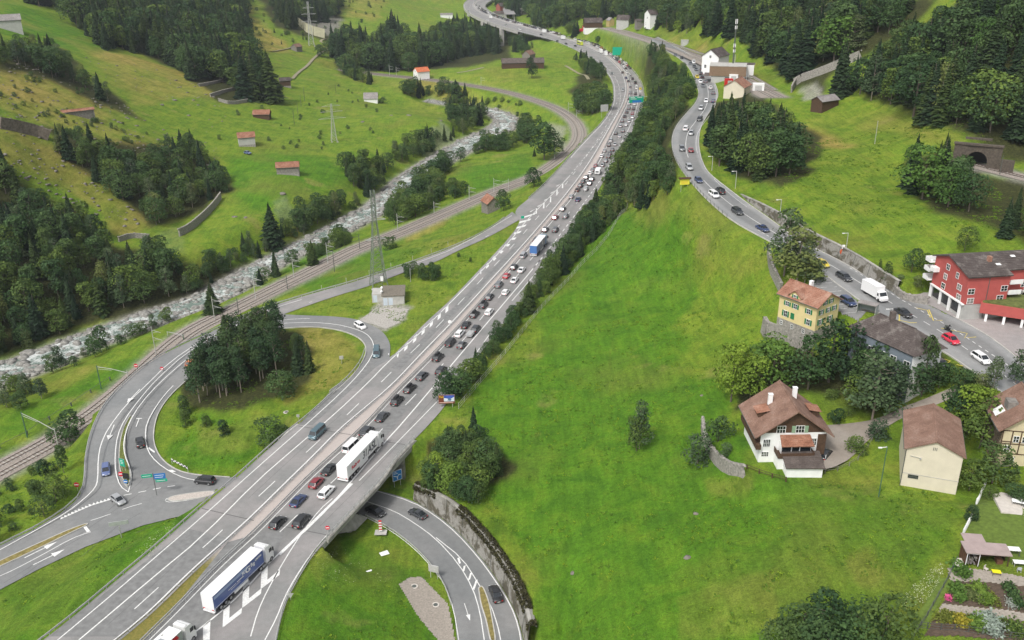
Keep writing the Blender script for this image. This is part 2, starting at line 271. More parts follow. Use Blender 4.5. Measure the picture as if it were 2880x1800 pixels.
# ------------------------------------------------------------------ materials
MATS = {}
def new_mat(name):
 m = bpy.data.materials.new(name); m.use_nodes = True; t = m.node_tree; b = t.nodes['Principled BSDF']; MATS[name] = m
 return m, t, b
def nd(t, typ, **kw):
 n_ = t.nodes.new(typ)
 for k, v in kw.items():
  if k in n_.inputs: n_.inputs[k].default_value = v
  else: setattr(n_, k, v)
 return n_
def noise(t, scale, detail=4, rough=.55, coord=None, dist=0.0):
 n_ = nd(t, 'ShaderNodeTexNoise'); n_.inputs['Scale'].default_value = scale; n_.inputs['Detail'].default_value = detail
 n_.inputs['Roughness'].default_value = rough; n_.inputs['Distortion'].default_value = dist
 if coord is not None: t.links.new(coord, n_.inputs['Vector'])
 return n_
def ramp(t, src, stops):
 r_ = nd(t, 'ShaderNodeValToRGB'); e = r_.color_ramp.elements
 while len(e) > 1: e.remove(e[-1])
 for i, (p_, c) in enumerate(stops):
  el = e[0] if i == 0 else e.new(p_)
  el.position = p_; el.color = (*c, 1) if len(c) == 3 else c
 t.links.new(src, r_.inputs[0]); return r_
def mix(t, fac, a, b, mode='MIX'):
 m_ = nd(t, 'ShaderNodeMix', data_type='RGBA', blend_type=mode)
 for s_, i in ((fac, 0), (a, 6), (b, 7)):
  if isinstance(s_, (int, float)): m_.inputs[i].default_value = s_
  elif isinstance(s_, tuple): m_.inputs[i].default_value = (*s_, 1)
  else: t.links.new(s_, m_.inputs[i])
 return m_.outputs[2]
def mth(t, op, a, b=None, clamp=False):
 m_ = nd(t, 'ShaderNodeMath', operation=op, use_clamp=clamp)
 for i, s_ in enumerate((a, b)):
  if s_ is None: continue
  if isinstance(s_, (int, float)): m_.inputs[i].default_value = s_
  else: t.links.new(s_, m_.inputs[i])
 return m_.outputs[0]
def bump(t, b, h, strength=.5, dist=.1):
 n_ = nd(t, 'ShaderNodeBump', Strength=strength, Distance=dist); t.links.new(h, n_.inputs['Height']); t.links.new(n_.outputs[0], b.inputs['Normal'])
def geo_pos(t): return nd(t, 'ShaderNodeNewGeometry').outputs['Position']
def simple(name, col, rough=.6, var=.12, scale=3.0, metal=0.0, spec=.4, bmp=0.0, obj=False):
 if name in MATS: return MATS[name]
 m, t, b = new_mat(name)
 co = nd(t, 'ShaderNodeTexCoord').outputs['Object'] if obj else geo_pos(t)
 n1 = noise(t, scale, 5, .6, co)
 c = mix(t, 1.0, col, ramp(t, n1.outputs[0], [(.3, (1-var,)*3), (.7, (1+var,)*3)]).outputs[0], 'MULTIPLY')
 t.links.new(c, b.inputs['Base Color']); b.inputs['Roughness'].default_value = rough; b.inputs['Metallic'].default_value = metal
 b.inputs['Specular IOR Level'].default_value = spec
 if bmp: bump(t, b, n1.outputs[0], bmp, .05)
 return m
def paint(name, col, rough=.3, metal=0.0, coat=.5):
 """vehicle lacquer with a trace of road dust"""
 if name in MATS: return MATS[name]
 m, t, b = new_mat(name); co = nd(t, 'ShaderNodeTexCoord').outputs['Object']; n1 = noise(t, 2.5, 4, .6, co)
 c = mix(t, mth(t, 'MULTIPLY', n1.outputs[0], .12), col, (.22, .21, .19)); t.links.new(c, b.inputs['Base Color'])
 b.inputs['Roughness'].default_value = rough; b.inputs['Metallic'].default_value = metal; b.inputs['Coat Weight'].default_value = coat; b.inputs['Coat Roughness'].default_value = .08
 return m
def asphalt(name, c1, c2, patch=12.0, tint=(.0, .0, .0)):
 m, t, b = new_mat(name); g = geo_pos(t)
 big = noise(t, 1/patch, 3, .5, g); fine = noise(t, 6.0, 3, .7, g); mid = noise(t, .9, 4, .6, g)
 c = ramp(t, big.outputs[0], [(.38, c1), (.62, c2)]).outputs[0]
 c = mix(t, 1.0, c, ramp(t, mid.outputs[0], [(.3, (.90,)*3), (.7, (1.08,)*3)]).outputs[0], 'MULTIPLY')
 c = mix(t, 1.0, c, ramp(t, fine.outputs[0], [(.3, (.86,)*3), (.7, (1.12,)*3)]).outputs[0], 'MULTIPLY')
 vc = nd(t, 'ShaderNodeAttribute', attribute_name='wear'); c = mix(t, 1.0, c, vc.outputs['Color'], 'MULTIPLY')
 t.links.new(c, b.inputs['Base Color']); b.inputs['Roughness'].default_value = .85; bump(t, b, fine.outputs[0], .25, .03)
 return m
A_MW = asphalt('motorway_asphalt', (.205, .205, .199), (.262, .248, .242), 9)
A_GREY = asphalt('ramp_asphalt', (.180, .186, .186), (.222, .222, .218), 14)
A_PINK = asphalt('pinkish_asphalt', (.31, .28, .27), (.28, .262, .257), 12)
WHITE = simple('road_paint', (.68, .68, .66), .7, .22, 3.0)
YELLOWP = simple('yellow_paint', (.62, .50, .10), .6, .1, 2.0)
CONC = simple('concrete', (.42, .41, .38), .85, .18, .6, bmp=.2)
CONCD = simple('weathered_concrete', (.30, .29, .26), .9, .35, .5, bmp=.3)
STEEL = simple('galvanised_steel', (.50, .50, .49), .45, .15, 2.0, metal=.35)
STEELD = simple('dark_steel', (.10, .11, .10), .6, .2, 2.0, metal=.2)
GREENPOLE = simple('green_steel', (.06, .13, .08), .5, .2, 2.0)
GRAVEL = simple('gravel', (.36, .34, .31), .95, .35, 3.0, bmp=.4)
# ------------------------------------------------------------------ mesh helpers
def tag(o, label=None, cat=None, group=None, kind=None):
 if label: o['label'] = label
 if cat: o['category'] = cat
 if group: o['group'] = group
 if kind: o['kind'] = kind
 return o
class MB:
 def __init__(s): s.v = []; s.f = []; s.m = []; s.mi = 0
 def quad(s, a, b, c, d): i = len(s.v); s.v += [tuple(a), tuple(b), tuple(c), tuple(d)]; s.f.append((i, i+1, i+2, i+3)); s.m.append(s.mi); return s
 def tri(s, a, b, c): i = len(s.v); s.v += [tuple(a), tuple(b), tuple(c)]; s.f.append((i, i+1, i+2)); s.m.append(s.mi); return s
 def poly(s, pts): i = len(s.v); s.v += [tuple(p) for p in pts]; s.f.append(tuple(range(i, i+len(pts)))); s.m.append(s.mi); return s
 def box(s, x0, x1, y0, y1, z0, z1, M=None):
  i = len(s.v); c = [(x0,y0,z0),(x1,y0,z0),(x1,y1,z0),(x0,y1,z0),(x0,y0,z1),(x1,y0,z1),(x1,y1,z1),(x0,y1,z1)]
  if M is not None: c = [tuple(M @ Vector(p)) for p in c]
  s.v += c; s.f += [tuple(i+k for k in q) for q in ((0,3,2,1),(4,5,6,7),(0,1,5,4),(1,2,6,5),(2,3,7,6),(3,0,4,7))]; s.m += [s.mi]*6; return s
 def bar(s, a, b, w, h=None, up=(0, 0, 1)):
  """rectangular bar from a to b"""
  a = Vector(a); b = Vector(b); h = h or w; d = (b-a).normalized(); u = Vector(up)
  if abs(d.dot(u)) > .99: u = Vector((1, 0, 0))
  r_ = d.cross(u).normalized()*w/2; u = r_.cross(d).normalized()*h/2; i = len(s.v)
  for p in (a, b): s.v += [tuple(p-r_-u), tuple(p+r_-u), tuple(p+r_+u), tuple(p-r_+u)]
  s.f += [tuple(i+k for k in q) for q in ((0,1,2,3),(7,6,5,4),(0,4,5,1),(1,5,6,2),(2,6,7,3),(3,7,4,0))]; s.m += [s.mi]*6; return s
 def tube(s, a, b, r0, r1=None, n=8, cap=True):
  a = Vector(a); b = Vector(b); r1 = r0 if r1 is None else r1; d = (b-a).normalized(); u = Vector((0, 0, 1)) if abs(d.z) < .9 else Vector((1, 0, 0))
  x = d.cross(u).normalized(); y = d.cross(x).normalized(); i = len(s.v)
  for p, r_ in ((a, r0), (b, r1)):
   for k in range(n): t_ = 2*math.pi*k/n; s.v.append(tuple(p+x*math.cos(t_)*r_+y*math.sin(t_)*r_))
  for k in range(n): s.f.append((i+k, i+n+k, i+n+(k+1)%n, i+(k+1)%n)); s.m.append(s.mi)
  if cap: s.f += [tuple(i+k for k in range(n)), tuple(i+n+k for k in reversed(range(n)))]; s.m += [s.mi]*2
  return s
 def prism(s, prof, y0, y1, M=None):
  """profile in xz extruded along y"""
  i = len(s.v); n_ = len(prof); c = [(x, y0, z) for x, z in prof]+[(x, y1, z) for x, z in prof]
  if M is not None: c = [tuple(M @ Vector(p)) for p in c]
  s.v += c
  for k in range(n_): s.f.append((i+k, i+(k+1)%n_, i+n_+(k+1)%n_, i+n_+k)); s.m.append(s.mi)
  s.f += [tuple(i+k for k in reversed(range(n_))), tuple(i+n_+k for k in range(n_))]; s.m += [s.mi]*2; return s
 def mesh(s, name, mats, smooth=False):
  me = bpy.data.meshes.new(name); me.from_pydata(s.v, [], s.f)
  for m_ in (mats if isinstance(mats, (list, tuple)) else [mats]): me.materials.append(m_)
  if len(me.materials) > 1: me.polygons.foreach_set('material_index', s.m)
  if smooth: me.polygons.foreach_set('use_smooth', [True]*len(me.polygons))
  me.update(); return me
 def obj(s, name, mats, parent=None, smooth=False, loc=None):
  return mk(name, s.mesh(name, mats, smooth), parent, loc)
def mk(name, me, parent=None, loc=None, rz=None):
 o = bpy.data.objects.new(name, me); COL.objects.link(o)
 if parent is not None: o.parent = parent
 if loc is not None: o.location = loc
 if rz is not None: o.rotation_euler.z = rz
 return o
def empty(name, loc, rz=0, label=None, cat=None, group=None):
 o = bpy.data.objects.new(name, None); COL.objects.link(o); o.location = loc; o.rotation_euler.z = rz; o.empty_display_size = .5
 return tag(o, label, cat, group)
def np_mesh(name, verts, faces, mat, smooth=True):
 """fast mesh from arrays; faces (n,4) or (n,3)"""
 me = bpy.data.meshes.new(name); k = faces.shape[1]
 me.vertices.add(len(verts)); me.vertices.foreach_set('co', verts.astype(np.float32).ravel())
 me.loops.add(faces.size); me.loops.foreach_set('vertex_index', faces.astype(np.int32).ravel())
 me.polygons.add(len(faces)); me.polygons.foreach_set('loop_start', np.arange(0, faces.size, k, dtype=np.int32))
 if smooth: me.polygons.foreach_set('use_smooth', np.ones(len(faces), bool))
 me.update(calc_edges=True)
 for m_ in (mat if isinstance(mat, (list, tuple)) else [mat]): me.materials.append(m_)
 return me
def grid_faces(nr, nc):
 a = (np.arange(nr-1)[:, None]*nc+np.arange(nc-1)[None]).ravel(); return np.stack([a, a+1, a+nc+1, a+nc], 1)
# ------------------------------------------------------------------ ground sheet
NU, NY = 640, 700
uu = np.linspace(-1.0, 1.0, NU); uu = np.sign(uu)*(np.abs(uu)*.62+np.abs(uu)**6*.55)
yy = 62*np.exp(np.linspace(0, math.log(1780/62), NY))
TX = uu[None]*yy[:, None]; TY = np.repeat(yy[:, None], NU, 1)
inr = (TX > RX0+2) & (TX < RX1-2)
TXc = np.clip(TX, RX0+2, RX1-2); TZ = gh(TXc, TY); TX = TXc
tu, tv, _ = proj(np.stack([TX, TY, TZ], -1))
ju = tu+(fbm(TX, TY, 14, 41, 4)-.5)*120*np.clip(220/TY, .35, 1.5); jv = tv+(fbm(TX, TY, 14, 43, 4)-.5)*70*np.clip(220/TY, .3, 1.5)
dry = np.zeros(TX.shape); wood = np.zeros(TX.shape); stone = np.zeros(TX.shape); lush = np.zeros(TX.shape)
DRY = [([(-80,190),(120,170),(300,290),(480,400),(560,470),(480,480),(330,420),(300,380),(120,350),(0,310),(-90,280)],.85),([(-90,340),(0,330),(120,360),(170,430),(250,470),(330,560),(420,620),(400,670),(330,670),(290,620),(150,520),(0,460),(-90,440)],.95),
 ([(220,150),(330,150),(450,180),(560,230),(620,270),(560,280),(470,270),(400,330),(300,230)],.85),([(640,-20),(760,80),(820,140),(760,150),(700,120),(660,60)],.9),([(960,-10),(1100,0),(1060,60),(960,50)],.75),
 ([(1120,215),(1260,240),(1420,280),(1500,320),(1530,370),(1440,370),(1380,330),(1180,270)],.6),([(2260,290),(2420,290),(2560,340),(2720,400),(2700,420),(2560,390),(2400,350),(2280,360)],.5),
 ([(1980,700),(2160,700),(2190,760),(2080,800),(1990,780)],.55),([(1750,500),(1950,560),(2080,640),(1950,700),(1760,600)],.35),([(2240,350),(2340,370),(2420,420),(2380,425),(2290,400),(2250,390)],1.0),
 ([(1900,1680),(2150,1580),(2180,1800),(1880,1800)],.30),([(1960,1340),(2120,1350),(2100,1420),(2000,1430)],.4),([(2400,1560),(2480,1530),(2540,1600),(2480,1640),(2420,1630)],.35),([(820,930),(1020,950),(1010,1010),(930,1090),(830,1150),(790,1100),(860,1010)],.75),([(520,1180),(640,1190),(760,1150),(820,1180),(700,1270),(560,1290)],.5),
 ([(1280,1080),(1340,1130),(1330,1230),(1270,1250),(1180,1350),(1150,1330),(1200,1220)],.55),([(1160,640),(1260,600),(1280,610),(1180,670),(1130,690)],.9),([(1180,720),(1340,690),(1420,640),(1300,650)],.3),([(2360,520),(2480,560),(2460,640),(2380,610)],.45),
 ([(1690,1260),(1800,1230),(1850,1290),(1760,1330)],.2),([(0,1130),(160,1060),(420,930),(520,880),(400,960),(170,1090),(0,1160)],.35),([(1990,160),(2080,190),(2180,230),(2140,250),(2000,200)],.7),([(1860,80),(1960,110),(2080,150),(1980,150),(1880,120)],.6),([(860,1180),(1000,1560),(900,1640)],.3),([(240,1180),(200,1350),(120,1440),(60,1420),(150,1300)],.3)]
for pl, s_ in DRY: dry = np.maximum(dry, inpoly(ju, jv, pl)*s_)
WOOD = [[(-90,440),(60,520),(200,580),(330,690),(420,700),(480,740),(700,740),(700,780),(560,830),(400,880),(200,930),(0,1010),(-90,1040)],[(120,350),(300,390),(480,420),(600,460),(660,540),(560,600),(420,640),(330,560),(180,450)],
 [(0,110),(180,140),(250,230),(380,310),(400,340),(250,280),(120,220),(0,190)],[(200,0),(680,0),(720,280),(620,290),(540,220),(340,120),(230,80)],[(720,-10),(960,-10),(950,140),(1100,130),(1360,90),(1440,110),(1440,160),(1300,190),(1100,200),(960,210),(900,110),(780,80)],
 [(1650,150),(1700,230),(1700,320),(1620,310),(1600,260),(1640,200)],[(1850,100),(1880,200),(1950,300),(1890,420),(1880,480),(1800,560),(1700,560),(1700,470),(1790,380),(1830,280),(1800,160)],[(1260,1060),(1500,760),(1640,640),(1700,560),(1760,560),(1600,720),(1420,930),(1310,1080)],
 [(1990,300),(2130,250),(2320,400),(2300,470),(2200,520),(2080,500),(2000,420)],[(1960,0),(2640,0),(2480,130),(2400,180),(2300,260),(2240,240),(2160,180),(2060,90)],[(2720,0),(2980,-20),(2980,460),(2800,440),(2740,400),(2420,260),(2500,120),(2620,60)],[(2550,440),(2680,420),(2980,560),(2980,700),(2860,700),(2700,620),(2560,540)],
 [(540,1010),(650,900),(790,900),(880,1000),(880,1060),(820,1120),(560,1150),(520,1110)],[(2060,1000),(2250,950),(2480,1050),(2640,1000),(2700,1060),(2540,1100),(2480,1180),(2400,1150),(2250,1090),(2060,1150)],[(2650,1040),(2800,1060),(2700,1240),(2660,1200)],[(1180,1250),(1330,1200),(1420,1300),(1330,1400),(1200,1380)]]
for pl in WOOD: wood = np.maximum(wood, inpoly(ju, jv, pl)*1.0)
LUSH = [[(-50,1800),(-50,1560),(200,1540),(480,1420),(560,1440),(640,1600),(200,1850)],[(1100,1560),(1180,1600),(1250,1850),(780,1850),(900,1600),(1000,1500)],[(560,1160),(820,1190),(700,1300),(560,1340),(460,1290)],[(0,1180),(200,1090),(420,980),(350,1060),(100,1180),(0,1240)],[(640,440),(780,430),(900,440),(1000,480),(900,540),(700,600),(640,520)],[(1500,560),(1900,560),(1960,800),(1900,1000),(1700,1100),(1500,1000),(1560,760)],[(1100,1200),(1100,1400)] and [(1300,1080),(1440,1000),(1700,1000),(2000,1050),(2060,1150),(2080,1350),(2200,1350),(2620,1390),(2720,1420),(2640,1600),(2500,1800),(2250,1850),(1900,1850),(1540,1850),(1500,1600),(1440,1450),(1300,1330)],[(0,0),(220,70),(300,140),(150,130),(0,90)],[(780,700),(1200,700),(1000,820),(860,840)],[(1280,480),(1500,430),(1500,520),(1320,540)]]
for pl in LUSH: lush = np.maximum(lush, inpoly(ju, jv, pl)*1.0)
def stroke(arr, pts, w_, val):
 q_ = G(*np.array(pts, float).T)[:, :2];
 for a_, b2_ in zip(q_[:-1], q_[1:]):
  ab_ = b2_-a_; t_ = np.clip(((TX-a_[0])*ab_[0]+(TY-a_[1])*ab_[1])/max(ab_@ab_, 1e-6), 0, 1); dd_ = np.hypot(TX-a_[0]-t_*ab_[0], TY-a_[1]-t_*ab_[1]); np.maximum(arr, np.clip(1-dd_/w_, 0, 1)*val, out=arr)
TRKS = [[(1930,560),(1975,600),(2010,650),(2035,700),(2050,740)],[(1950,565),(1995,605),(2030,655),(2052,700),(2065,740)],[(1830,790),(1790,860),(1745,900),(1725,950),(1715,1000),(1712,1060)],[(1700,830),(1690,860),(1680,900)],[(1870,880),(1850,920),(1840,980)],[(1760,800),(1740,850),(1730,900),(1720,960)],[(2480,560),(2530,620),(2580,690)],[(2500,560),(2550,620),(2600,690)]]
xi = np.round(TX-RX0).astype(int); yi = np.round(TY-RY0).astype(int)
dr = np.full(H.shape, 99.0)
def stamp(L_, R_, val, arr, extra=0.0):
 N = int(np.linalg.norm(np.diff(L_[:, :2], axis=0), axis=1).sum()/.5)+2; a = resample(L_, n=N); b = resample(R_, n=N)
 m = int(np.linalg.norm(a[:, :2]-b[:, :2], axis=1).max()/.6)+2
 for t_ in np.linspace(-extra, 1+extra, m):
  q = a*(1-t_)+b*t_; ix = np.round(q[:, 0]-RX0).astype(int); iy = np.round(q[:, 1]-RY0).astype(int); ok = (ix >= 0) & (iy >= 0) & (ix < H.shape[1]) & (iy < H.shape[0]); arr[iy[ok], ix[ok]] = val
SM = np.zeros(H.shape); stamp(rvL, rvR, 1.0, SM, .06); stamp(r1L, r1R, .8, SM, .0); stamp(r2L, r2R, .8, SM, .0); stamp(r3L, r3R, .8, SM, .1)
SMb = SM.copy()
for _ in range(2): SMb = (SMb+np.roll(SMb, 1, 0)+np.roll(SMb, -1, 0)+np.roll(SMb, 1, 1)+np.roll(SMb, -1, 1))/5
stone = bil(SMb, RX0, RY0, 1.0, TX, TY)
STONE = [([(1240,330),(1280,400),(1260,440),(1190,440),(1150,420)],.35),([(760,560),(800,560),(860,620),(820,650)],.2),([(820,30),(900,20),(960,60),(950,100),(880,90)],.55),([(1540,340),(1560,400),(1590,440),(1600,410),(1590,360)],.6),([(1000,895),(1060,850),(1150,865),(1120,905),(1090,925),(1040,905)],.9),
 ([(2240,250),(2300,235),(2310,270),(2260,280)],.7),([(430,690),(480,640),(500,640),(520,700)],.1),([(880,1500),(960,1440),(1020,1445),(1000,1490),(920,1510)],.8)]
for pl, s_ in STONE: stone = np.maximum(stone, inpoly(ju, jv, pl)*s_)
def blur(a, k=1):
 for _ in range(k):
  a = (a+np.roll(a, 1, 0)+np.roll(a, -1, 0)+np.roll(a, 1, 1)+np.roll(a, -1, 1))/5
 return a
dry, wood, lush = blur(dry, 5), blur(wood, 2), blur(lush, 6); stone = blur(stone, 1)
for q_ in TRKS: stroke(dry, q_, .8, .28)
dry = np.clip(dry+(fbm(TX, TY, 60, 77, 3)-.64)*1.4*(wood < .3)+np.clip((-TX-60)/200, 0, .3)*(fbm(TX, TY, 9, 91, 3)-.45)*2.5, 0, 1)
TZ = TZ-((TX < RX0+5) | (TX > RX1-5))*0
gme = np_mesh('ground', np.stack([TX, TY, TZ], -1).reshape(-1, 3), grid_faces(NY, NU), [])
def set_attr(me, name, arr):
 a = me.color_attributes.new(name, 'FLOAT_COLOR', 'POINT'); a.data.foreach_set('color', arr.astype(np.float32).ravel())
set_attr(gme, 'mask', np.stack([dry, wood, stone, lush], -1).reshape(-1, 4))
m, t, b = new_mat('meadow'); g = geo_pos(t)
at = nd(t, 'ShaderNodeAttribute', attribute_name='mask'); sp = nd(t, 'ShaderNodeSeparateColor'); t.links.new(at.outputs['Color'], sp.inputs[0])
n_big = noise(t, .028, 4, .55, g); n_mid = noise(t, .16, 5, .62, g, .6); n_fine = noise(t, 1.3, 5, .75, g, .3); n_tiny = noise(t, 4.5, 3, .8, g); n_h = noise(t, .07, 3, .5, g)
green = ramp(t, n_mid.outputs[0], [(.28, (.080, .152, .014)), (.45, (.124, .210, .018)), (.58, (.168, .240, .023)), (.74, (.220, .260, .035))]).outputs[0]
lushc = ramp(t, n_mid.outputs[0], [(.30, (.054, .140, .010)), (.50, (.084, .195, .012)), (.78, (.140, .232, .018))]).outputs[0]
c = mix(t, at.outputs['Alpha'], green, lushc)
c = mix(t, ramp(t, n_big.outputs[0], [(.52, (0, 0, 0)), (.70, (.55, .55, .55))]).outputs[0], c, (.165, .170, .034))
dryc = ramp(t, n_mid.outputs[0], [(.28, (.165, .160, .030)), (.44, (.25, .21, .045)), (.60, (.335, .27, .075)), (.72, (.30, .24, .075)), (.85, (.17, .135, .055))]).outputs[0]
c = mix(t, sp.outputs[0], c, dryc)
c = mix(t, ramp(t, n_h.outputs[0], [(.63, (0, 0, 0)), (.72, (.5, .5, .5))]).outputs[0], c, (.27, .235, .075))
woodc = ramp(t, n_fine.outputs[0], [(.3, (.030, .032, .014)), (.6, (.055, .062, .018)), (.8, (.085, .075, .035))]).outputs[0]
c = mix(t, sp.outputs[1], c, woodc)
vor = nd(t, 'ShaderNodeTexVoronoi', Scale=1.1); t.links.new(g, vor.inputs['Vector'])
stc = mix(t, .55, ramp(t, vor.outputs['Color'], [(.1, (.20, .19, .17)), (.9, (.47, .45, .41))]).outputs[0], ramp(t, n_fine.outputs[0], [(.3, (.20, .19, .165)), (.7, (.44, .42, .38))]).outputs[0])
c = mix(t, sp.outputs[2], c, stc)
c = mix(t, 1.0, c, ramp(t, n_fine.outputs[0], [(.28, (.66,)*3), (.5, (1.0,)*3), (.75, (1.28,)*3)]).outputs[0], 'MULTIPLY')
mp_ = nd(t, 'ShaderNodeMapping'); mp_.inputs['Scale'].default_value = (.9, .09, .3); mp_.inputs['Rotation'].default_value = (0, 0, .35); t.links.new(g, mp_.inputs['Vector']); n_st = noise(t, 1.0, 3, .6, mp_.outputs[0]); c = mix(t, 1.0, c, ramp(t, n_st.outputs[0], [(.35, (.88,)*3), (.65, (1.12,)*3)]).outputs[0], 'MULTIPLY')
c = mix(t, 1.0, c, ramp(t, n_tiny.outputs[0], [(.3, (.68,)*3), (.72, (1.30,)*3)]).outputs[0], 'MULTIPLY')
t.links.new(c, b.inputs['Base Color']); b.inputs['Roughness'].default_value = .95; b.inputs['Specular IOR Level'].default_value = .15
hsum = mth(t, 'ADD', mth(t, 'MULTIPLY', n_fine.outputs[0], .7), mth(t, 'MULTIPLY', n_tiny.outputs[0], .3)); bump(t, b, hsum, 1.0, .55)
gme.materials.append(m); ground = mk('ground', gme); tag(ground, kind='structure')
def farhill(name, pts):
 pass
# ------------------------------------------------------------------ strips
def wear_attr(me, arr): set_attr(me, 'wear', arr)
def strip(name, L_, R_, mat, z=0.0, cross=10, step=2.5, wear=None, kind='structure', skirt=0.0, parent=None):
 N = max(3, int(np.linalg.norm(np.diff(L_[:, :2], axis=0), axis=1).sum()/step)); a = resample(L_, n=N); b_ = resample(R_, n=N); ts = np.linspace(0, 1, cross+1)
 vv = a[:, None]*(1-ts)[None, :, None]+b_[:, None]*ts[None, :, None]; vv[..., 2] += z
 me = np_mesh(name, vv.reshape(-1, 3), grid_faces(N, cross+1), mat)
 w_ = np.ones((N, cross+1, 4)) if wear is None else np.concatenate([np.broadcast_to(wear(ts)[None, :, None], (N, cross+1, 3)), np.ones((N, cross+1, 1))], -1)
 wear_attr(me, w_.reshape(-1, 4)); o = mk(name, me, parent)
 if kind: tag(o, kind=kind)
 return o
def flat_poly(name, poly, mat, z=0.0, kind='structure'):
 pts = [Vector((p[0], p[1], 0)) for p in poly]; tr = tessellate_polygon([pts])
 me = np_mesh(name, np.array([[p[0], p[1], p[2]+z] for p in poly]), np.array(tr), mat, False); wear_attr(me, np.ones((len(poly), 4)))
 o = mk(name, me); tag(o, kind=kind); return o
def offs(w, d):
 """offset a world polyline sideways, positive to the left of travel"""
 a, b_ = center_strip(w, d); return a
def along(w, s0, s1, step=1.5):
 s = np.concatenate([[0], np.cumsum(np.linalg.norm(np.diff(w[:, :2], axis=0), axis=1))]); s1 = min(s1, s[-1])
 q = np.linspace(s0, s1, max(2, int((s1-s0)/step)+1)); return np.stack([np.interp(q, s, w[:, k]) for k in range(3)], 1)
def length(w): return float(np.linalg.norm(np.diff(w[:, :2], axis=0), axis=1).sum())
class Lines:
 def __init__(s): s.mb = MB()
 def line(s, w, width=.16, z=.02):
  w = np.asarray(w, float); L_, R_ = center_strip(w, width/2); L_[:, 2] += z; R_[:, 2] += z
  for i in range(len(w)-1): s.mb.quad(R_[i], R_[i+1], L_[i+1], L_[i])
  return s
 def dash(s, w, dash, gap, width=.16, off=0.0, z=.02, smax=None):
  T_ = smax or length(w); q = off
  while q+dash < T_: s.line(along(w, q, q+dash), width, z); q += dash+gap
  return s
 def poly(s, pts, z=.02):
  pts = [Vector(p)+Vector((0, 0, z)) for p in pts]; tr = tessellate_polygon([[Vector((p.x, p.y, 0)) for p in pts]])
  for q in tr:
   a, b_, c_ = (pts[k] for k in q)
   if (b_-a).cross(c_-a).z < 0: b_, c_ = c_, b_
   s.mb.tri(a, b_, c_)
  return s
 def done(s, name, mat=None): o = s.mb.obj(name, mat or WHITE); tag(o, kind='structure'); return o
def lane_wear(ts): return 1.0-.10*np.exp(-((ts-.36)/.07)**2)-.13*np.exp(-((ts-.62)/.10)**2)+.05*np.exp(-((ts-.9)/.07)**2)
md_left = w_md; md_right = None
MEDR = [(330,1875),(405,1800),(476,1731),(540,1665),(613,1590),(691,1519),(720,1493),(821,1389),(869,1340),(1012,1212),(1092,1123),(1160,1055),(1226,989),(1306,900),(1440,748),(1529,643),(1589,575),(1678,465),(1712,390),(1745,326),(1764,287),(1769,254),(1766,225),(1754,197),(1731,174),(1704,150.5),(1664,129.5),(1620,114.6),(1555,96.6),(1501,81.6),(1441,66),(1391,50),(1354.5,35),(1335,21.5),(1332.5,10),(1348,.7),(1372,-7.4)]
w_mr0 = smooth(path3(MEDR, 0), 2)
NN = 420
strip('motorway_left_carriageway', resample(w_ml, n=NN), resample(w_md, n=NN), A_MW, 0, 14, 3, lambda ts: 1.04-.10*np.exp(-((ts-.45)/.1)**2)-.05*np.exp(-((ts-.75)/.06)**2)+.08*(ts < .2))
strip('motorway_right_carriageway', resample(w_mr0, n=NN), resample(w_mr, n=NN), A_MW, 0, 14, 3, lambda ts: 1.0-.12*np.exp(-((ts-.18)/.07)**2)-.16*np.exp(-((ts-.45)/.09)**2)+.06*(ts > .8))
m_med, t_, b_ = new_mat('median_ground'); g_ = geo_pos(t_); n_ = noise(t_, 2.2, 5, .7, g_); nb_ = noise(t_, .2, 2, .5, g_)
sy = nd(t_, 'ShaderNodeSeparateXYZ'); t_.links.new(g_, sy.inputs[0])
fy_ = ramp(t_, mth(t_, 'DIVIDE', sy.outputs[1], 400.0), [(.345, (0, 0, 0)), (.355, (1, 1, 1))])
gr_ = ramp(t_, n_.outputs[0], [(.3, (.10, .11, .022)), (.5, (.17, .155, .03)), (.7, (.26, .19, .05))])
pk_ = ramp(t_, n_.outputs[0], [(.3, (.38, .335, .31)), (.7, (.46, .41, .38))])
t_.links.new(mix(t_, fy_.outputs[0], gr_.outputs[0], pk_.outputs[0]), b_.inputs['Base Color']); b_.inputs['Roughness'].default_value = .95
strip('median_strip', resample(w_md, n=NN), resample(w_mr0, n=NN), m_med, -.004, 3, 3)
strip('exit_ramp', w_el[:iA+1], w_er, A_MW, .004, 6, 2, lambda ts: 1+.05*np.cos(ts*9))
strip('exit_ramp_joined', w_el[iA:iB+1], np.concatenate([w_er[-1:], w_li[:1]]), A_GREY, .006, 8, 2)
strip('exit_ramp_lower', w_el[iB-1:iC+1], w_il, A_GREY, .008, 14, 2, lambda ts: np.where(ts < .42, 1.10, .92))
strip('loop_ramp', w_lo, w_li, A_GREY, .010, 8, 1.5, lambda ts: 1-.08*np.exp(-((ts-.5)/.2)**2))
flat_poly('junction_road', junction, A_GREY)
strip('underpass_road', w_ut[kU:], w_ub[kB:], A_GREY, .004, 10, 1.5, lambda ts: 1-.10*np.exp(-((ts-.3)/.1)**2)-.08*np.exp(-((ts-.75)/.12)**2))
strip('local_road', w_ll, w_lr, A_GREY, .0, 10, 2, lambda ts: np.where(ts < .22, 1.22, np.where(ts > .80, 1.25, .92)))
strip('forecourt', FC_L, FC_R, A_PINK, .0, 8, 2); strip('driveway', DW_L, DW_R, asphalt('driveway_asphalt', (.25, .215, .18), (.29, .255, .22), 6), .0, 6, 2)
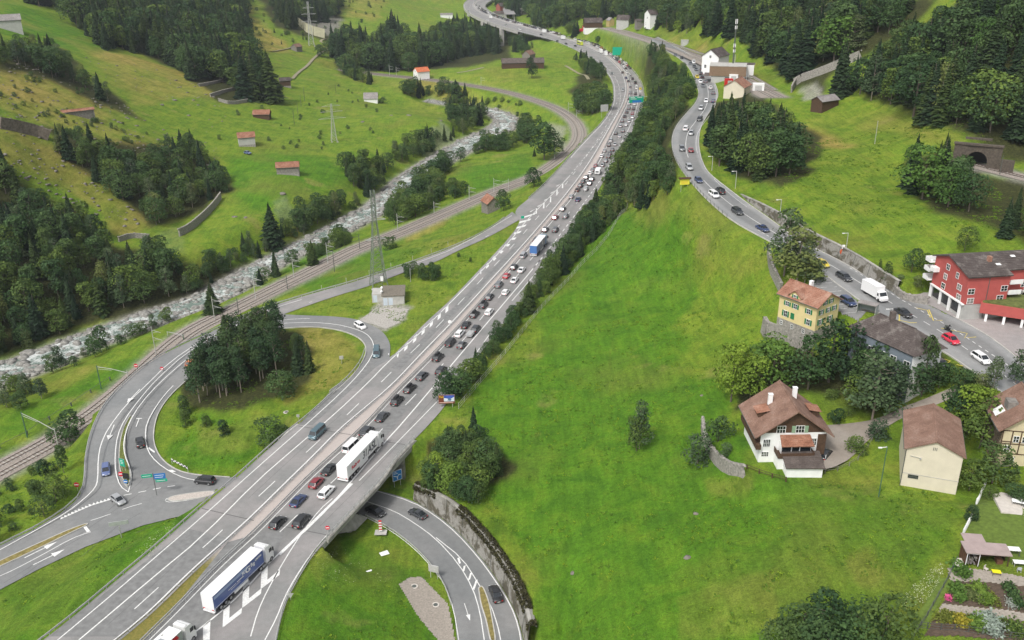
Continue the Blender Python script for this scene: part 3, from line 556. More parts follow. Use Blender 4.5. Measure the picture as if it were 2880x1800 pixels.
# ------------------------------------------------------------------ painted markings
def W(pts, z=0.0, k=1): return smooth(path3(pts, z), k)
ml = Lines()
edge = offs(resample(w_ml, n=600), -2.6)
far_i = np.argmin(np.linalg.norm(w_ml[:, :2]-P(1500, 548, 0)[:2], axis=1))
ml.line(offs(resample(w_md, step=3), .9), .25)                       # inner edge of the left carriageway
ml.line(offs(resample(w_mr0, step=3), -.8), .25)                    # inner edge of the right carriageway
ml.line(offs(resample(smooth(path3(MW_LEFT[22:], 0), 1), step=3), -1.0), .25)
L1 = [(152,1800),(290,1690),(430,1583),(600,1441),(720,1345),(860,1222),(960,1140),(1060,1052),(1095,1022)]
ml.line(W([(162,1800),(214,1757),(330,1660),(430,1573),(565,1457),(720,1318),(860,1195),(960,1104),(1010,1052),(1045,1005),(1052,975),(1046,955),(1030,938),(1000,925),(943,911),(869,906),(780,910)], 0), .22)
ml.line(W([(222,1800),(430,1624),(565,1513),(720,1355),(820,1268),(940,1166),(1040,1072),(1085,1024),(1180,938),(1260,858),(1345,772),(1440,672),(1465,638),(1510,590),(1559,541),(1600,497)], 0), .26)
ml.dash(W([(1600,497),(1640,448),(1700,375),(1735,320),(1746,280),(1742,240),(1722,205),(1690,175),(1640,148),(1580,123),(1510,103),(1440,87),(1380,70),(1340,52)], 0), 3, 3, .22)
LD = W([(378,1713),(449,1649),(546,1562),(603,1512),(809,1320),(851,1282),(918,1220),(955,1187),(1034,1111),(1065,1082),(1119,1028),(1145,1003),(1193,956),(1216,933),(1330,812),(1440,694),(1530,590),(1610,495),(1680,395),(1722,325),(1742,270),(1740,232),(1720,198),(1680,168),(1620,140),(1553,117),(1440,84),(1370,65),(1328,42),(1318,28),(1324,12)], 0)
ml.dash(LD, 6, 12, .2)
ml.dash(W([(752,1530),(892,1395),(1010,1285),(1086,1192),(1170,1110),(1250,1020),(1320,935),(1410,828),(1480,745),(1560,650),(1640,548),(1700,455),(1742,385),(1768,330),(1781,285),(1782,250),(1772,218),(1750,190),(1710,162),(1665,141),(1610,122),(1553,107),(1440,75)], 0), 6, 12, .2, 4)
RS = [(518,1800),(599,1740),(680,1668),(775,1563),(886,1470),(979,1365),(1081,1245),(1130,1192),(1240,1062),(1330,955),(1420,850),(1500,755),(1560,680),(1640,575),(1700,490),(1740,415),(1775,350),(1792,300),(1795,262),(1788,232),(1770,204),(1740,178),(1700,154),(1660,134),(1616,117),(1566,102)]
ml.line(W(RS[:13], 0), .3); ml.line(W([(990,1360),(925,1425),(851,1496),(786,1560)], 0), .62, .025)
ml.dash(W(RS[11:16], 0), 3, 3, .3); ml.line(W(RS[15:], 0), .25)
ml.line(W([(1010,1352),(1100,1262),(1180,1180),(1260,1098),(1300,1045)], 0), .2); ml.dash(W([(1300,1045),(1345,985),(1395,915)], 0), 6, 3, .2)
ml.line(W([(1440,846),(1530,742),(1600,655),(1650,580)], 0), .22)
ml.line(W([(705,1790),(724,1722),(752,1660),(800,1575),(850,1497),(900,1432),(935,1402)], 0), .2)
ml.line(W([(745,1800),(778,1738),(800,1680),(830,1625),(870,1565),(918,1506)], 0), .2)
def gorehatch(A, B, n, w, z=.02, lean=.5):
 for k in range(n):
  t0 = (k+.2)/n; t1 = t0+w/n
  f = lambda Q, q: along(Q, q*length(Q), q*length(Q)+.01)[0]
  a0, a1 = f(A, t0), f(A, t1); b0, b1 = f(B, max(0, t0-lean/n)), f(B, max(0, t1-lean/n)); ml.poly([a0, b0, b1, a1], z)
gorehatch(W([(1108,1000),(1216,899),(1270,848)], 0, 0), W([(1118,1006),(1226,905),(1280,856)], 0, 0), 7, .38)
gorehatch(W([(1345,768),(1440,668),(1462,622),(1480,603)], 0, 0), W([(1352,772),(1446,676),(1482,630),(1520,583)], 0, 0), 10, .35)
for k, (u, v) in enumerate([(1500,592),(1521,577),(1540,560),(1558,540),(1574,520)]):
 a = P(u-9, v+4); b_ = P(u+9, v-6); c_ = P(u+8, v+9); ml.line(np.array([a, b_, c_]), .55)
for k in range(4): gorehatch(W([(1720-k*30+20,430+k*34),(1700-k*30+20,452+k*34)], 0, 0), W([(1742-k*30+20,405+k*34),(1722-k*30+20,428+k*34)], 0, 0), 2, .4)
CHV = [[(592,1800),(612,1800),(636,1742),(636,1720),(592,1752)], [(634,1780),(650,1780),(652,1716),(640,1720)]]
ml.poly([P(u, v) for u, v in [(571,1800),(590,1800),(592,1743),(571,1762)]])
for (u, v) in [(629,1705),(684,1650),(736,1597)]:
 ml.poly([P(*q) for q in [(u,v-2),(u+18,v-18),(u+16,v+34),(u-3,v+60)]]); ml.poly([P(*q) for q in [(u+15.8,v+34),(u+52,v+4),(u+50,v+20),(u-2.5,v+60)]])
def arrow(base, tip, z, wsh=.22, head=2.4, hw=.75):
 a = Vector(P(*base, z)); b_ = Vector(P(*tip, z)); d = (b_-a).normalized(); n_ = Vector((-d.y, d.x, 0)); c_ = b_-d*head
 ml.poly([a+n_*wsh/2, a-n_*wsh/2, c_-n_*wsh/2, c_+n_*wsh/2], .022); ml.poly([c_+n_*hw, c_-n_*hw, b_], .024)
arrow((735,1782), (757,1708), -.1); arrow((394,1094), (357,1133), -4.8); arrow((322,1193), (304,1238), -5.6); arrow((383,1200), (396,1165), -5.5)
arrow((69,1569), (160,1524), -6); arrow((93,1589), (182,1545), -6); arrow((1306,1697), (1322,1746), -6, .12, 1.6, .4)
ml.line(W([(1475,640),(1375,672),(1285,712),(1166,762),(1041,808),(958,835),(869,866),(797,893),(740,908)], 0, 1)-np.array([0,0,0])+0, .01, -50)
zz = lambda pts, z0, z1: smooth(np.concatenate([path3(pts, np.linspace(z0, z1, len(pts)))]), 1)
ml.line(zz([(1440,606),(1285,697),(1166,742),(1077,772),(988,801),(839,845),(720,882)], 0, -3), .2)
ml.line(zz([(1375,662),(1285,700),(1137,759),(1041,798),(869,851)], -.2, -2.4), .2)
ml.line(zz([(720,890),(662,917),(565,958),(476,1019),(420,1075),(355,1137),(303,1206),(283,1250),(276,1290),(275,1350),(268,1372),(240,1400),(190,1440),(100,1492),(0,1546)], -3, -6), .22)
ml.line(zz([(700,905),(600,947),(520,995),(440,1067),(390,1125),(350,1180),(330,1225),(323,1280),(325,1330),(338,1368),(361,1384)], -3.4, -6), .2)
ml.line(zz([(710,915),(610,955),(530,1005),(450,1075),(395,1135),(362,1190),(347,1240),(350,1280),(367,1320),(370,1350),(361,1384)], -3.4, -6), .2)
ml.line(zz([(535,1040),(480,1090),(440,1140),(412,1190),(408,1230),(415,1268),(440,1300),(480,1328),(520,1345),(560,1352)], -4.8, -6), .22)
ml.line(zz([(1093,998),(1093,970),(1080,947),(1047,925),(1000,906),(940,899),(870,895),(800,899)], 0, -2.8), .2)
for q in ([(424,1168),(432,1166),(441,1188),(434,1190)], [(414,1260),(420,1258),(436,1270),(434,1274)], [(474,1322),(484,1321),(495,1327),(478,1328)]): ml.poly([P(u, v, -5.9) for u, v in q], .02)
TEETH = W([(170,1461),(255,1423),(320,1403)], -6, 0)
tl = length(TEETH)
for k in range(15):
 a = along(TEETH, k*tl/15, k*tl/15+.65); d = Vector(a[-1]-a[0]).normalized(); n_ = Vector((-d.y, d.x, 0)); p_ = Vector(a[0]); ml.poly([p_, p_+d*.95, p_+d*.5+n_*1.0])
ml.dash(W([(348,1393),(400,1383),(460,1370),(530,1361)], -6, 1), 1.6, 1.4, .25)
ml.dash(W([(255,1464),(300,1450),(350,1430),(400,1415),(465,1403)], -6, 1), 4, 2.4, .18)
ml.line(W([(0,1620),(40,1602),(120,1560),(200,1515),(255,1495)], -6, 1), .18); ml.poly([P(u, v, -6) for u, v in [(234,1482),(243,1480),(256,1497),(246,1500)]])
ml.line(W([(465,1408),(469,1401),(520,1390),(610,1378),(610,1392),(540,1405),(480,1413),(466,1410)], -6, 1), .16)
ml.line(W([(1060,1381),(1160,1411),(1226,1451),(1286,1501),(1345,1567),(1390,1628),(1436,1701),(1458,1760),(1470,1830)], -6), .2)
ml.line(W([(1030,1410),(1107,1436),(1166,1471),(1226,1515),(1290,1585),(1330,1655),(1350,1720),(1362,1800)], -6), .18)
ml.line(W([(1226,1512),(1300,1570),(1345,1640),(1380,1700),(1400,1760),(1408,1800)], -6), .18)
ml.line(W([(1010,1446),(1047,1463),(1107,1497),(1166,1543),(1211,1591),(1250,1642),(1276,1712),(1290,1800)], -6), .14)
for (a, b_, c_, d_) in [((1286,1570),(1292,1568),(1296,1584),(1291,1586)), ((1304,1592),(1310,1590),(1306,1606),(1301,1608)), ((1322,1612),(1328,1610),(1322,1630),(1316,1632)), ((1338,1632),(1344,1630),(1334,1660),(1329,1656))]: ml.poly([P(*q, -6) for q in (a, b_, c_, d_)], .022)
def drape(pts, k=2, up=.17):
 q = np.array(pts, float); p = G(q[:, 0], q[:, 1]); p[:, 2] += up; return smooth(p, k)
lz = lambda pts, z: drape(pts)
locmid = lz([(1858,110),(1900,133),(1945,165),(1970,200),(1990,240),(1993,275),(1985,305),(1962,336),(1935,370),(1928,400),(1930,430),(1945,468),(1975,505),(2010,540),(2065,585),(2150,640),(2220,680),(2290,722),(2350,755),(2432,805),(2480,838),(2530,868),(2640,930),(2720,985),(2800,1040),(2880,1100)], [34,34,34,34,34,34,34,33.9,33.7,33.3,33.1,32.7,31.9,31.2,30.2,29.1,28.6,28.2,27.8,27.3,27,26.7,26.2,26,25.7,25.3])
sl = lambda a, b_: along(locmid, a*length(locmid), b_*length(locmid))
LM = length(locmid)
kk = lambda u, v, z: float(np.concatenate([[0], np.cumsum(np.linalg.norm(np.diff(locmid[:, :2], axis=0), axis=1))])[np.argmin(np.linalg.norm(locmid[:, :2]-G(u, v)[0][:2], axis=1))])
sA = kk(2432, 805, 27.3)
ml.line(along(locmid, 20, sA), .16); ml.dash(along(locmid, sA, LM), 2, 2, .16)
ml.dash(along(offs(locmid, -3.1), sA-40, LM), 1, 1, .2); ml.dash(along(offs(locmid, 3.4), sA-12, LM), 1, 1, .2)
ml.line(along(offs(locmid, 3.6), 10, sA-60), .10);
ml.done('road_markings')
yl = Lines()
for pts in ([(2575,868),(2608,875),(2616,895)], [(2612,873),(2625,904),(2650,903)], [(2646,925),(2720,940),(2712,953),(2745,950)], [(2525,902),(2560,910),(2578,910)], [(2655,1012),(2672,1018),(2660,1026)], [(2690,1028),(2720,1034)], [(2529,885),(2529,905)]):
 yl.line(drape(pts, 0, .19), .22, .02)
yl.done('yellow_markings', YELLOWP)
pkl = Lines()
for k in range(8):
 pkl.line(drape([(2284+k*13, 800+k*12), (2340+k*13, 798+k*11.5)], 0, .26), .14, 0)
pkl.done('parking_markings')
# ------------------------------------------------------------------ guard rails
POST = MB().box(-.06, .06, -.05, .05, -.3, .78).mesh('guard_post', STEEL)
POSTR = MB().bar((0, 0, -.2), (0, 0, .72), .09).bar((0, 0, .62), (0, .5, .72), .08).mesh('rail_bracket', STEEL)
def guard_rail(name, w, label, group=None, side=1, spacing=4.0, rail=True, hz=.62, h=.31, post=POST, conc=False, near=300):
 w = np.asarray(w, float); e = empty(name, w[0], 0, label, 'guard rail', group)
 inv = -np.array(w[0])
 p = resample(w, step=4.0)+inv; mb = MB()
 for a, b_ in zip(p[:-1], p[1:]): mb.bar(a+np.array([0, 0, hz]), b_+np.array([0, 0, hz]), .10, h)
 mb.obj('rail', STEEL, e)
 q = resample(w, step=spacing); d = np.gradient(q[:, :2], axis=0); ang = np.arctan2(d[:, 1], d[:, 0])+(0 if side > 0 else math.pi)
 order = np.argsort(q[:, 1]); n_ind = min(near, int((q[:, 1] < 330).sum()))
 for i in order[:n_ind]:
  mk('post', post, e, tuple(q[i]+inv), float(ang[i]))
 rest = order[n_ind:]
 if len(rest) > 2:
  mr = MB()
  for i in rest: x, y, z = q[i]+inv; mr.box(x-.07, x+.07, y-.07, y+.07, z-.2, z+.75)
  o = mr.obj('far_posts', STEEL, e); o['kind'] = 'stuff'
 return e
def seg(w, p0, p1, z=0.0):
 i = np.argmin(np.linalg.norm(w[:, :2]-P(*p0, z)[:2], axis=1)); j = np.argmin(np.linalg.norm(w[:, :2]-P(*p1, z)[:2], axis=1))
 return w[min(i, j):max(i, j)+1]
GR = 'guard rails along the motorway'
guard_rail('guard_rail', resample(seg(w_ml, (60, 1845), (928, 1111)), step=3), 'grey guard rail on the outer left edge of the motorway above the junction', GR, -1)
lr = smooth(path3([(928,1105),(965,1078),(1003,1037),(1020,1008),(1026,985)], 0), 2); guard_rail('guard_rail', lr, 'curved guard rail along the inside of the loop ramp by the grass island', GR, 1)
guard_rail('guard_rail', resample(w_md, step=3), 'median guard rail beside the free left carriageway', GR, -1, 4, post=POSTR)
guard_rail('guard_rail', resample(w_mr0, step=3), 'median guard rail beside the queueing traffic', GR, 1, 4)
guard_rail('guard_rail', resample(seg(w_mr, (760, 1870), (905, 1530)), step=2), 'guard rail on the right edge of the slip road in front of the bridge', GR, 1)
guard_rail('guard_rail', offs(seg(w_mr, (1767, 390), (1375, 5)), -.3), 'guard rail on the outside of the far motorway bend', GR, 1)
guard_rail('guard_rail', offs(seg(w_ml, (1500, 548), (1302, 18)), -.2), 'light guard rail on the inside of the far motorway bend and viaduct', GR, -1)
guard_rail('guard_rail', resample(offs(w_el[3:], .3), step=3), 'long guard rail on the outer edge of the exit ramp beside the railway', GR, 1)
guard_rail('guard_rail', offs(seg(w_ub, (1030, 1455), (1276, 1700), -6), -.3), 'curved double guard rail on the inside of the underpass road', GR, -1)
guard_rail('guard_rail', resample(w_mr0+np.array([.55, 0, 0]), step=3)[:60], 'second guard rail standing close behind the median rail nearest the lorries', GR, 1)
fence_w = resample(offs(w_ll, -.25), step=3.0)
fe = empty('roadside_fence', fence_w[0], 0, 'low fence of thin dark posts and wires between the local road and the meadow', 'fence')
sel = [q for q in fence_w if 250 < q[1] < 330 or 330 <= q[1] < 420]
pm = MB().box(-.05, .05, -.05, .05, -.1, 1.05).mesh('fence_post', STEELD)
for q in sel: mk('post', pm, fe, tuple(q-fence_w[0]))
mbw = MB()
for a, b_ in zip(sel[:-1], sel[1:]):
 if np.linalg.norm(a-b_) < 5:
  for h_ in (.5, .95): mbw.bar(a-fence_w[0]+np.array([0, 0, h_]), b_-fence_w[0]+np.array([0, 0, h_]), .03)
mbw.obj('wires', STEELD, fe)
# ------------------------------------------------------------------ kerbs
def kerb(name, w, mat=CONC, width=.25, h=.13, label=None):
 a, b_ = center_strip(w, width/2); mb = MB()
 for i in range(len(w)-1):
  T0, T1, S0, S1 = (Vector(q) for q in (a[i], a[i+1], b_[i], b_[i+1])); u_ = Vector((0, 0, h)); dn_ = Vector((0, 0, -.4))
  mb.quad(S0+u_, S1+u_, T1+u_, T0+u_); mb.quad(T0+u_, T1+u_, T1+dn_, T0+dn_); mb.quad(S1+u_, S0+u_, S0+dn_, S1+dn_)
 o = mb.obj(name, mat); tag(o, kind='structure'); return o
kerb('kerb', w_il); kerb('kerb', smooth(path3(LOOP_I[5:], LOOP_IZ[5:]), 2)); kerb('kerb', resample(w_ll, step=3), h=.12); kerb('kerb', resample(w_lr, step=3)+np.array([0, 0, .01]), h=.14)
def island(name, pts, z, mat, h=.15):
 p = path3(pts, z); p = np.concatenate([p, p[:1]]); q = smooth(p, 2)[:-1]; pts3 = [Vector((x, y, 0)) for x, y, _ in q]; tr = tessellate_polygon([pts3]); mb = MB()
 for t3 in tr:
  a, b_, c_ = (Vector((q[k][0], q[k][1], q[k][2]+h)) for k in t3)
  if (b_-a).cross(c_-a).z < 0: b_, c_ = c_, b_
  mb.tri(a, b_, c_)
 for i in range(len(q)):
  a = Vector(q[i]); b_ = Vector(q[(i+1)%len(q)]); mb.quad(a, b_, b_+Vector((0, 0, h)), a+Vector((0, 0, h)))
 o = mb.obj(name, mat); tag(o, kind='structure'); kerb(name+'_kerb', np.concatenate([q, q[:1]]), CONC, .22, h+.03); return o
VERGE = simple('verge_grass', (.115, .135, .03), .95, .5, 1.6, bmp=.5); DRYV = simple('dry_verge', (.20, .165, .055), .95, .45, 1.5, bmp=.5)
SETT = simple('pale_setts', (.46, .41, .37), .85, .25, 4.0, bmp=.4)
island('traffic_island', [(440,1060),(400,1118),(362,1175),(344,1212),(335,1260),(335,1310),(345,1350),(361,1372),(368,1340),(362,1310),(351,1272),(352,1215),(375,1165),(410,1115)], -5.6, VERGE)
island('splitter_island', [(472,1405),(480,1398),(520,1390),(605,1380),(596,1396),(540,1404),(485,1411)], -6, SETT)
island('splitter_island', [(-40,1602),(0,1578),(100,1533),(190,1492),(240,1474),(248,1473),(244,1478),(195,1501),(104,1546),(0,1594),(-40,1612)], -6, DRYV)
island('splitter_island', [(1346,1655),(1356,1648),(1366,1668),(1376,1698),(1384,1740),(1396,1810),(1380,1810),(1368,1745),(1352,1700)], -6, DRYV)
# ------------------------------------------------------------------ bridge over the underpass
br = empty('road_bridge', tuple(P(1000, 1420, 0)), 0, 'concrete motorway bridge with railing over the underpass road', 'bridge'); bo = np.array(P(1000, 1420, 0))
deck = np.array([P(560, 1460), P(830, 1190), P(1172, 1238), P(885, 1556)])-bo; mb = MB()
tp = [Vector((x, y, -.06)) for x, y, _ in deck]; bt = [q+Vector((0, 0, -1.25)) for q in tp]
mb.quad(*tp); mb.quad(*reversed(bt))
for i in range(4): mb.quad(tp[i], bt[i], bt[(i+1)%4], tp[(i+1)%4])
mb.obj('deck', CONC, br)
par = resample(seg(w_mr, (905, 1530), (1172, 1238)), step=1.0)-bo
cp_ = MB()
for a, b_ in zip(par[:-1], par[1:]):
 cp_.bar(a+np.array([.28, -.1, -.18]), b_+np.array([.28, -.1, -.18]), .62, .75)
cp_.obj('edge_beam', CONCD, br)
rl = MB(); pr = resample(par, step=2.0)
for a, b_ in zip(pr[:-1], pr[1:]):
 for h_ in (.55, .85, 1.15): rl.bar(a+np.array([.3, -.1, h_]), b_+np.array([.3, -.1, h_]), .06)
rl.obj('railing', STEEL, br); pmh = MB().box(-.05, .05, -.05, .05, 0, 1.2).mesh('railing_post', STEEL)
for q in pr: mk('post', pmh, br, (q[0]+.3, q[1]-.1, q[2]+.15))
for (a, b_) in ((P(870, 1500, 0), P(560, 1455, 0)), (P(1135, 1278, 0), P(800, 1215, 0))):
 a = Vector(a-bo); b_ = Vector(b_-bo); m_ = MB(); d = (b_-a).normalized(); n_ = Vector((-d.y, d.x, 0))*.4
 for sgn in (0,): m_.bar(a+Vector((0, 0, -4)), b_+Vector((0, 0, -4)), .9, 5.6)
 m_.obj('abutment', CONCD, br)
pier = P(1095, 1355, 0)-bo
ej = Lines()
JM = simple('joint_rubber', (.09, .09, .09), .8)
for a, b_ in (((568,1430),(714,1464)), ((785,1478),(937,1508)), ((839,1198),(988,1223)), ((1081,1242),(1142,1251))): ej.line(path3([a, b_], 0), .18, .016)
ej.done('expansion_joints', JM)
dkp = Lines()
for ps in ([(530,1487),(640,1514),(430,1712),(330,1790),(140,1790),(330,1640)], [(640,1525),(785,1484),(800,1492),(778,1560),(700,1640),(560,1760),(470,1800),(420,1795)], [(940,1090),(1000,1050),(1040,1010),(1060,1030),(880,1195),(840,1195)], [(1100,1035),(1180,960),(1440,700),(1470,690),(1200,960),(1125,1040)], [(1000,1290),(1075,1180),(1180,1060),(1210,1070),(1100,1210),(1030,1300)]): dkp.poly([P(*q) for q in ps], .010)
dkp.done('darker_surfacing', simple('darker_surfacing', (.188, .189, .186), .9, .22, .8))
sm_ = Lines()
for ps in ([(404,1326),(425,1337),(440,1349),(455,1352)], [(60,1625),(170,1540),(330,1430),(420,1370)], [(10,1640),(140,1560),(250,1500)], [(200,1590),(330,1480),(400,1440)], [(300,1440),(345,1400),(400,1350)], [(560,1440),(470,1460),(380,1500)]): sm_.line(path3(ps, -6), .07, .012)
for ps in ([(300,1760),(470,1610),(560,1520)], [(700,1400),(850,1262),(960,1165)], [(900,1480),(1010,1370),(1130,1240)], [(1150,1200),(1290,1040)], [(1120,1060),(1300,860),(1450,690)]): sm_.line(path3(ps, 0), .06, .012)
sm_.done('bitumen_seams', JM)
sb = MB(); sb.poly([P(880,1512,-3.4), P(960,1432,-1.4), P(1035,1456,-5.6), P(1000,1492,-5.4), P(930,1506,-4.2)][::-1]); tag(sb.obj('slope_paving', CONCD), kind='structure')
# ------------------------------------------------------------------ retaining walls
def wall(name, w, hs_, label, off0=.15, off1=.75, top=2.5, mat=CONCD, moss=True):
 w = resample(w, step=1.5); N = len(w); d = np.gradient(w[:, :2], axis=0); d /= np.linalg.norm(d, axis=1)[:, None]; nr = np.stack([-d[:, 1], d[:, 0], np.zeros(N)], 1)
 ht = np.interp(np.linspace(0, 1, N), np.linspace(0, 1, len(hs_)), hs_)[:, None]*np.array([0, 0, 1]); e = empty(name, w[0], 0, label, 'retaining wall'); o = np.array(w[0])
 B0 = w+nr*off0-np.array([0, 0, .3])-o; T0 = w+nr*off1+ht+np.array([0, 0, .12])-o; T1 = w+nr*(off1+.55)+ht+np.array([0, 0, .12])-o; K0 = T0-nr*.08; K1 = T1
 f = MB()
 for i in range(N-1): f.quad(B0[i], B0[i+1], T0[i+1], T0[i])
 f.obj('face', mat, e)
 c_ = MB(); u_ = np.array([0, 0, .22])
 for i in range(N-1):
  c_.quad(K0[i]+u_, K0[i+1]+u_, K1[i+1]+u_, K1[i]+u_); c_.quad(K0[i], K0[i+1], K0[i+1]+u_, K0[i]+u_); c_.quad(K1[i+1], K1[i], K1[i]+u_, K1[i+1]+u_)
  c_.quad(K1[i]+u_*.5, K1[i+1]+u_*.5, K1[i+1]+nr[i+1]*.7-u_*1.5, K1[i]+nr[i]*.7-u_*1.5)
 c_.obj('coping', CONCD, e)
 j = MB()
 for i in range(3, N-1, 4): j.bar(B0[i]-nr[i]*.03, T0[i]-nr[i]*.03, .14, .05, (1, 0, 0))
 j.obj('joints', STEELD, e)
 return e, T1+o
mw, t_, b_ = new_mat('stained_wall'); g_ = geo_pos(t_); n1 = noise(t_, .35, 5, .65, g_, .5); n2 = noise(t_, 3.0, 4, .7, g_)
c_ = mix(t_, ramp(t_, n1.outputs[0], [(.46, (0, 0, 0)), (.56, (1, 1, 1))]).outputs[0], (.27, .26, .235), (.095, .085, .06)); c_ = mix(t_, 1.0, c_, ramp(t_, n2.outputs[0], [(.3, (.7,)*3), (.7, (1.2,)*3)]).outputs[0], 'MULTIPLY')
t_.links.new(c_, b_.inputs['Base Color']); b_.inputs['Roughness'].default_value = .95; bump(t_, b_, n2.outputs[0], .4, .08)
_, wall1_top = wall('retaining_wall', w_w1, [3.4, 4.8, 5, 5, 5, 5], 'tall stained concrete retaining wall curving beside the underpass road', mat=mw)
_, wall2_top = wall('retaining_wall', w_w2, [.5, 2.0, 3.0, 3.2, 3.2, 3.0, 2.4], 'long grey retaining wall between the local road and the upper meadow', mat=mw)
# ------------------------------------------------------------------ far viaduct
vd = empty('motorway_viaduct', tuple(P(1420, 75, 0)), 0, 'tall concrete motorway viaduct on pairs of piers at the valley bend', 'bridge'); vo = np.array(P(1420, 75, 0))
vl = seg(w_ml, (1470, 92), (1320, -2)); vr = seg(w_mr, (1470, 66), (1400, -3)); va = resample(vl, n=60); vb = resample(vr, n=60); mb = MB()
for i in range(59):
 a, b_, c_, d_ = (Vector(q-vo) for q in (va[i], va[i+1], vb[i+1], vb[i])); u_ = Vector((0, 0, -.05)); l_ = Vector((0, 0, -2.4))
 mb.quad(a+u_, b_+u_, b_+l_, a+l_); mb.quad(d_+l_, c_+l_, c_+u_, d_+u_); mb.quad(a+l_, b_+l_, c_+l_, d_+l_)
mb.obj('deck', CONC, vd)
cp2 = MB()
for i in range(59): cp2.bar(va[i]-vo+np.array([0, 0, .45]), va[i+1]-vo+np.array([0, 0, .45]), .3, 1.0)
cp2.obj('parapet', CONC, vd)
for (u, v) in ((1403, 76), (1350, 58), (1312, 36), (1455, 88), (1422, 60), (1390, 44)):
 q = P(u, v, 0)-vo; pm_ = MB().box(-1.6, 1.6, -3.2, 3.2, -32, -2.2); pm_.box(-1.2, 1.2, 3.21, 3.9, -32, -2.2); o = pm_.obj('pier', CONC, vd, loc=(q[0]+3, q[1]+3.5, q[2])); o.rotation_euler.z = R(20)
# ------------------------------------------------------------------ river
mwat, t_, b_ = new_mat('river_water'); g_ = geo_pos(t_); n1 = noise(t_, .16, 5, .62, g_, .8); n2 = noise(t_, 1.4, 4, .75, g_, .6)
f_ = ramp(t_, mth(t_, 'ADD', mth(t_, 'MULTIPLY', n1.outputs[0], .55), mth(t_, 'MULTIPLY', n2.outputs[0], .45)), [(.47, (0, 0, 0)), (.56, (1, 1, 1))])
t_.links.new(mix(t_, f_.outputs[0], (.17, .22, .19), (.55, .57, .55)), b_.inputs['Base Color']); t_.links.new(mix(t_, f_.outputs[0], (.12,)*3, (.8,)*3), b_.inputs['Roughness']); bump(t_, b_, n2.outputs[0], .6, .2)
rv1, rv2 = center_strip(w_riv[:, :3], w_riv[:, 3]*.5)
strip('river', rv1, rv2, mwat, -.55, 6, 2)
def scatter(name, pv, pf, pos, sc, rot, mat, jitter=.0, smooth_=False):
 """merge many copies of a small mesh into one"""
 n_ = len(pos); k = len(pv); c_, s_ = np.cos(rot), np.sin(rot); sc = np.asarray(sc); sc = sc[:, None]*np.ones(3) if sc.ndim == 1 else sc
 v = pv[None]*sc[:, None]; x = v[..., 0]*c_[:, None]-v[..., 1]*s_[:, None]; y = v[..., 0]*s_[:, None]+v[..., 1]*c_[:, None]; v = np.stack([x, y, v[..., 2]], -1)
 if jitter: v = v*(1+rng.uniform(-jitter, jitter, (n_, k, 1)))
 v += pos[:, None]; f = pf[None]+np.arange(n_)[:, None, None]*k
 return np_mesh(name, v.reshape(-1, 3), f.reshape(-1, pf.shape[1]), mat, smooth_)
def ico(sub=1):
 bm = bmesh.new(); bmesh.ops.create_icosphere(bm, subdivisions=sub, radius=1.0); v = np.array([q.co for q in bm.verts]); f = np.array([[q.index for q in fc.verts] for fc in bm.faces]); bm.free(); return v, f
mrk, t_, b_ = new_mat('river_stone'); n1 = noise(t_, 1.2, 5, .7, geo_pos(t_)); n0 = noise(t_, .25, 2, .5, geo_pos(t_))
c_ = ramp(t_, n1.outputs[0], [(.25, (.10, .096, .085)), (.5, (.22, .213, .195)), (.7, (.38, .37, .345))]).outputs[0]
t_.links.new(c_, b_.inputs['Base Color']); b_.inputs['Roughness'].default_value = .9; bump(t_, b_, n1.outputs[0], .5, .2)
iv, if_ = ico(1); iv2, if2 = ico(2)
cr = resample(w_riv, step=.9); dC = np.gradient(cr[:, :2], axis=0); dC /= np.linalg.norm(dC, axis=1)[:, None]
def river_pts(n_, bank):
 k = rng.integers(0, len(cr), n_); o_ = rng.normal(0, 1, n_)
 o_ = np.where(bank, np.sign(o_)*(rng.uniform(.42, 1.02, n_)), rng.uniform(-.62, .62, n_))*cr[k, 3]*.66
 x = cr[k, 0]-dC[k, 1]*o_; y = cr[k, 1]+dC[k, 0]*o_; return x, y, np.maximum(gh(x, y), cr[k, 2]-.9)
x, y, z = river_pts(5200, rng.random(5200) < .78); s_ = rng.gamma(2.2, .26, 5200)+.2
o = mk('river_stones', scatter('river_stones', iv, if_, np.stack([x, y, z+s_*.1], 1), np.stack([s_, s_*rng.uniform(.6, 1.1, 5200), s_*rng.uniform(.35, .7, 5200)], 1), rng.uniform(0, 6.3, 5200), mrk, .22))
tag(o, 'pale stones and gravel filling the bed and banks of the mountain river', 'stones', kind='stuff')
bms = [scatter('boulder', iv2, if2, np.zeros((1, 3)), np.array([[1, .8, .6]]), np.zeros(1), mrk, .14) for _ in range(4)]
x, y, z = river_pts(90, rng.random(90) < .6)
for i in range(90):
 s0 = float(rng.uniform(1.0, 2.3)); o = mk('boulder', bms[i % 4], None, (x[i], y[i], z[i]+.1*s0), float(rng.uniform(0, 6))); o.scale = (s0, s0, s0*.9); tag(o, 'large pale boulder in the river bed %s' % ('downstream, left of the exit ramp' if y[i] < 300 else 'beside the railway masts' if y[i] < 420 else 'in the upper bend of the river'), 'boulder', 'boulders in the river, '+('downstream' if y[i] < 300 else 'middle' if y[i] < 420 else 'upper bend'))
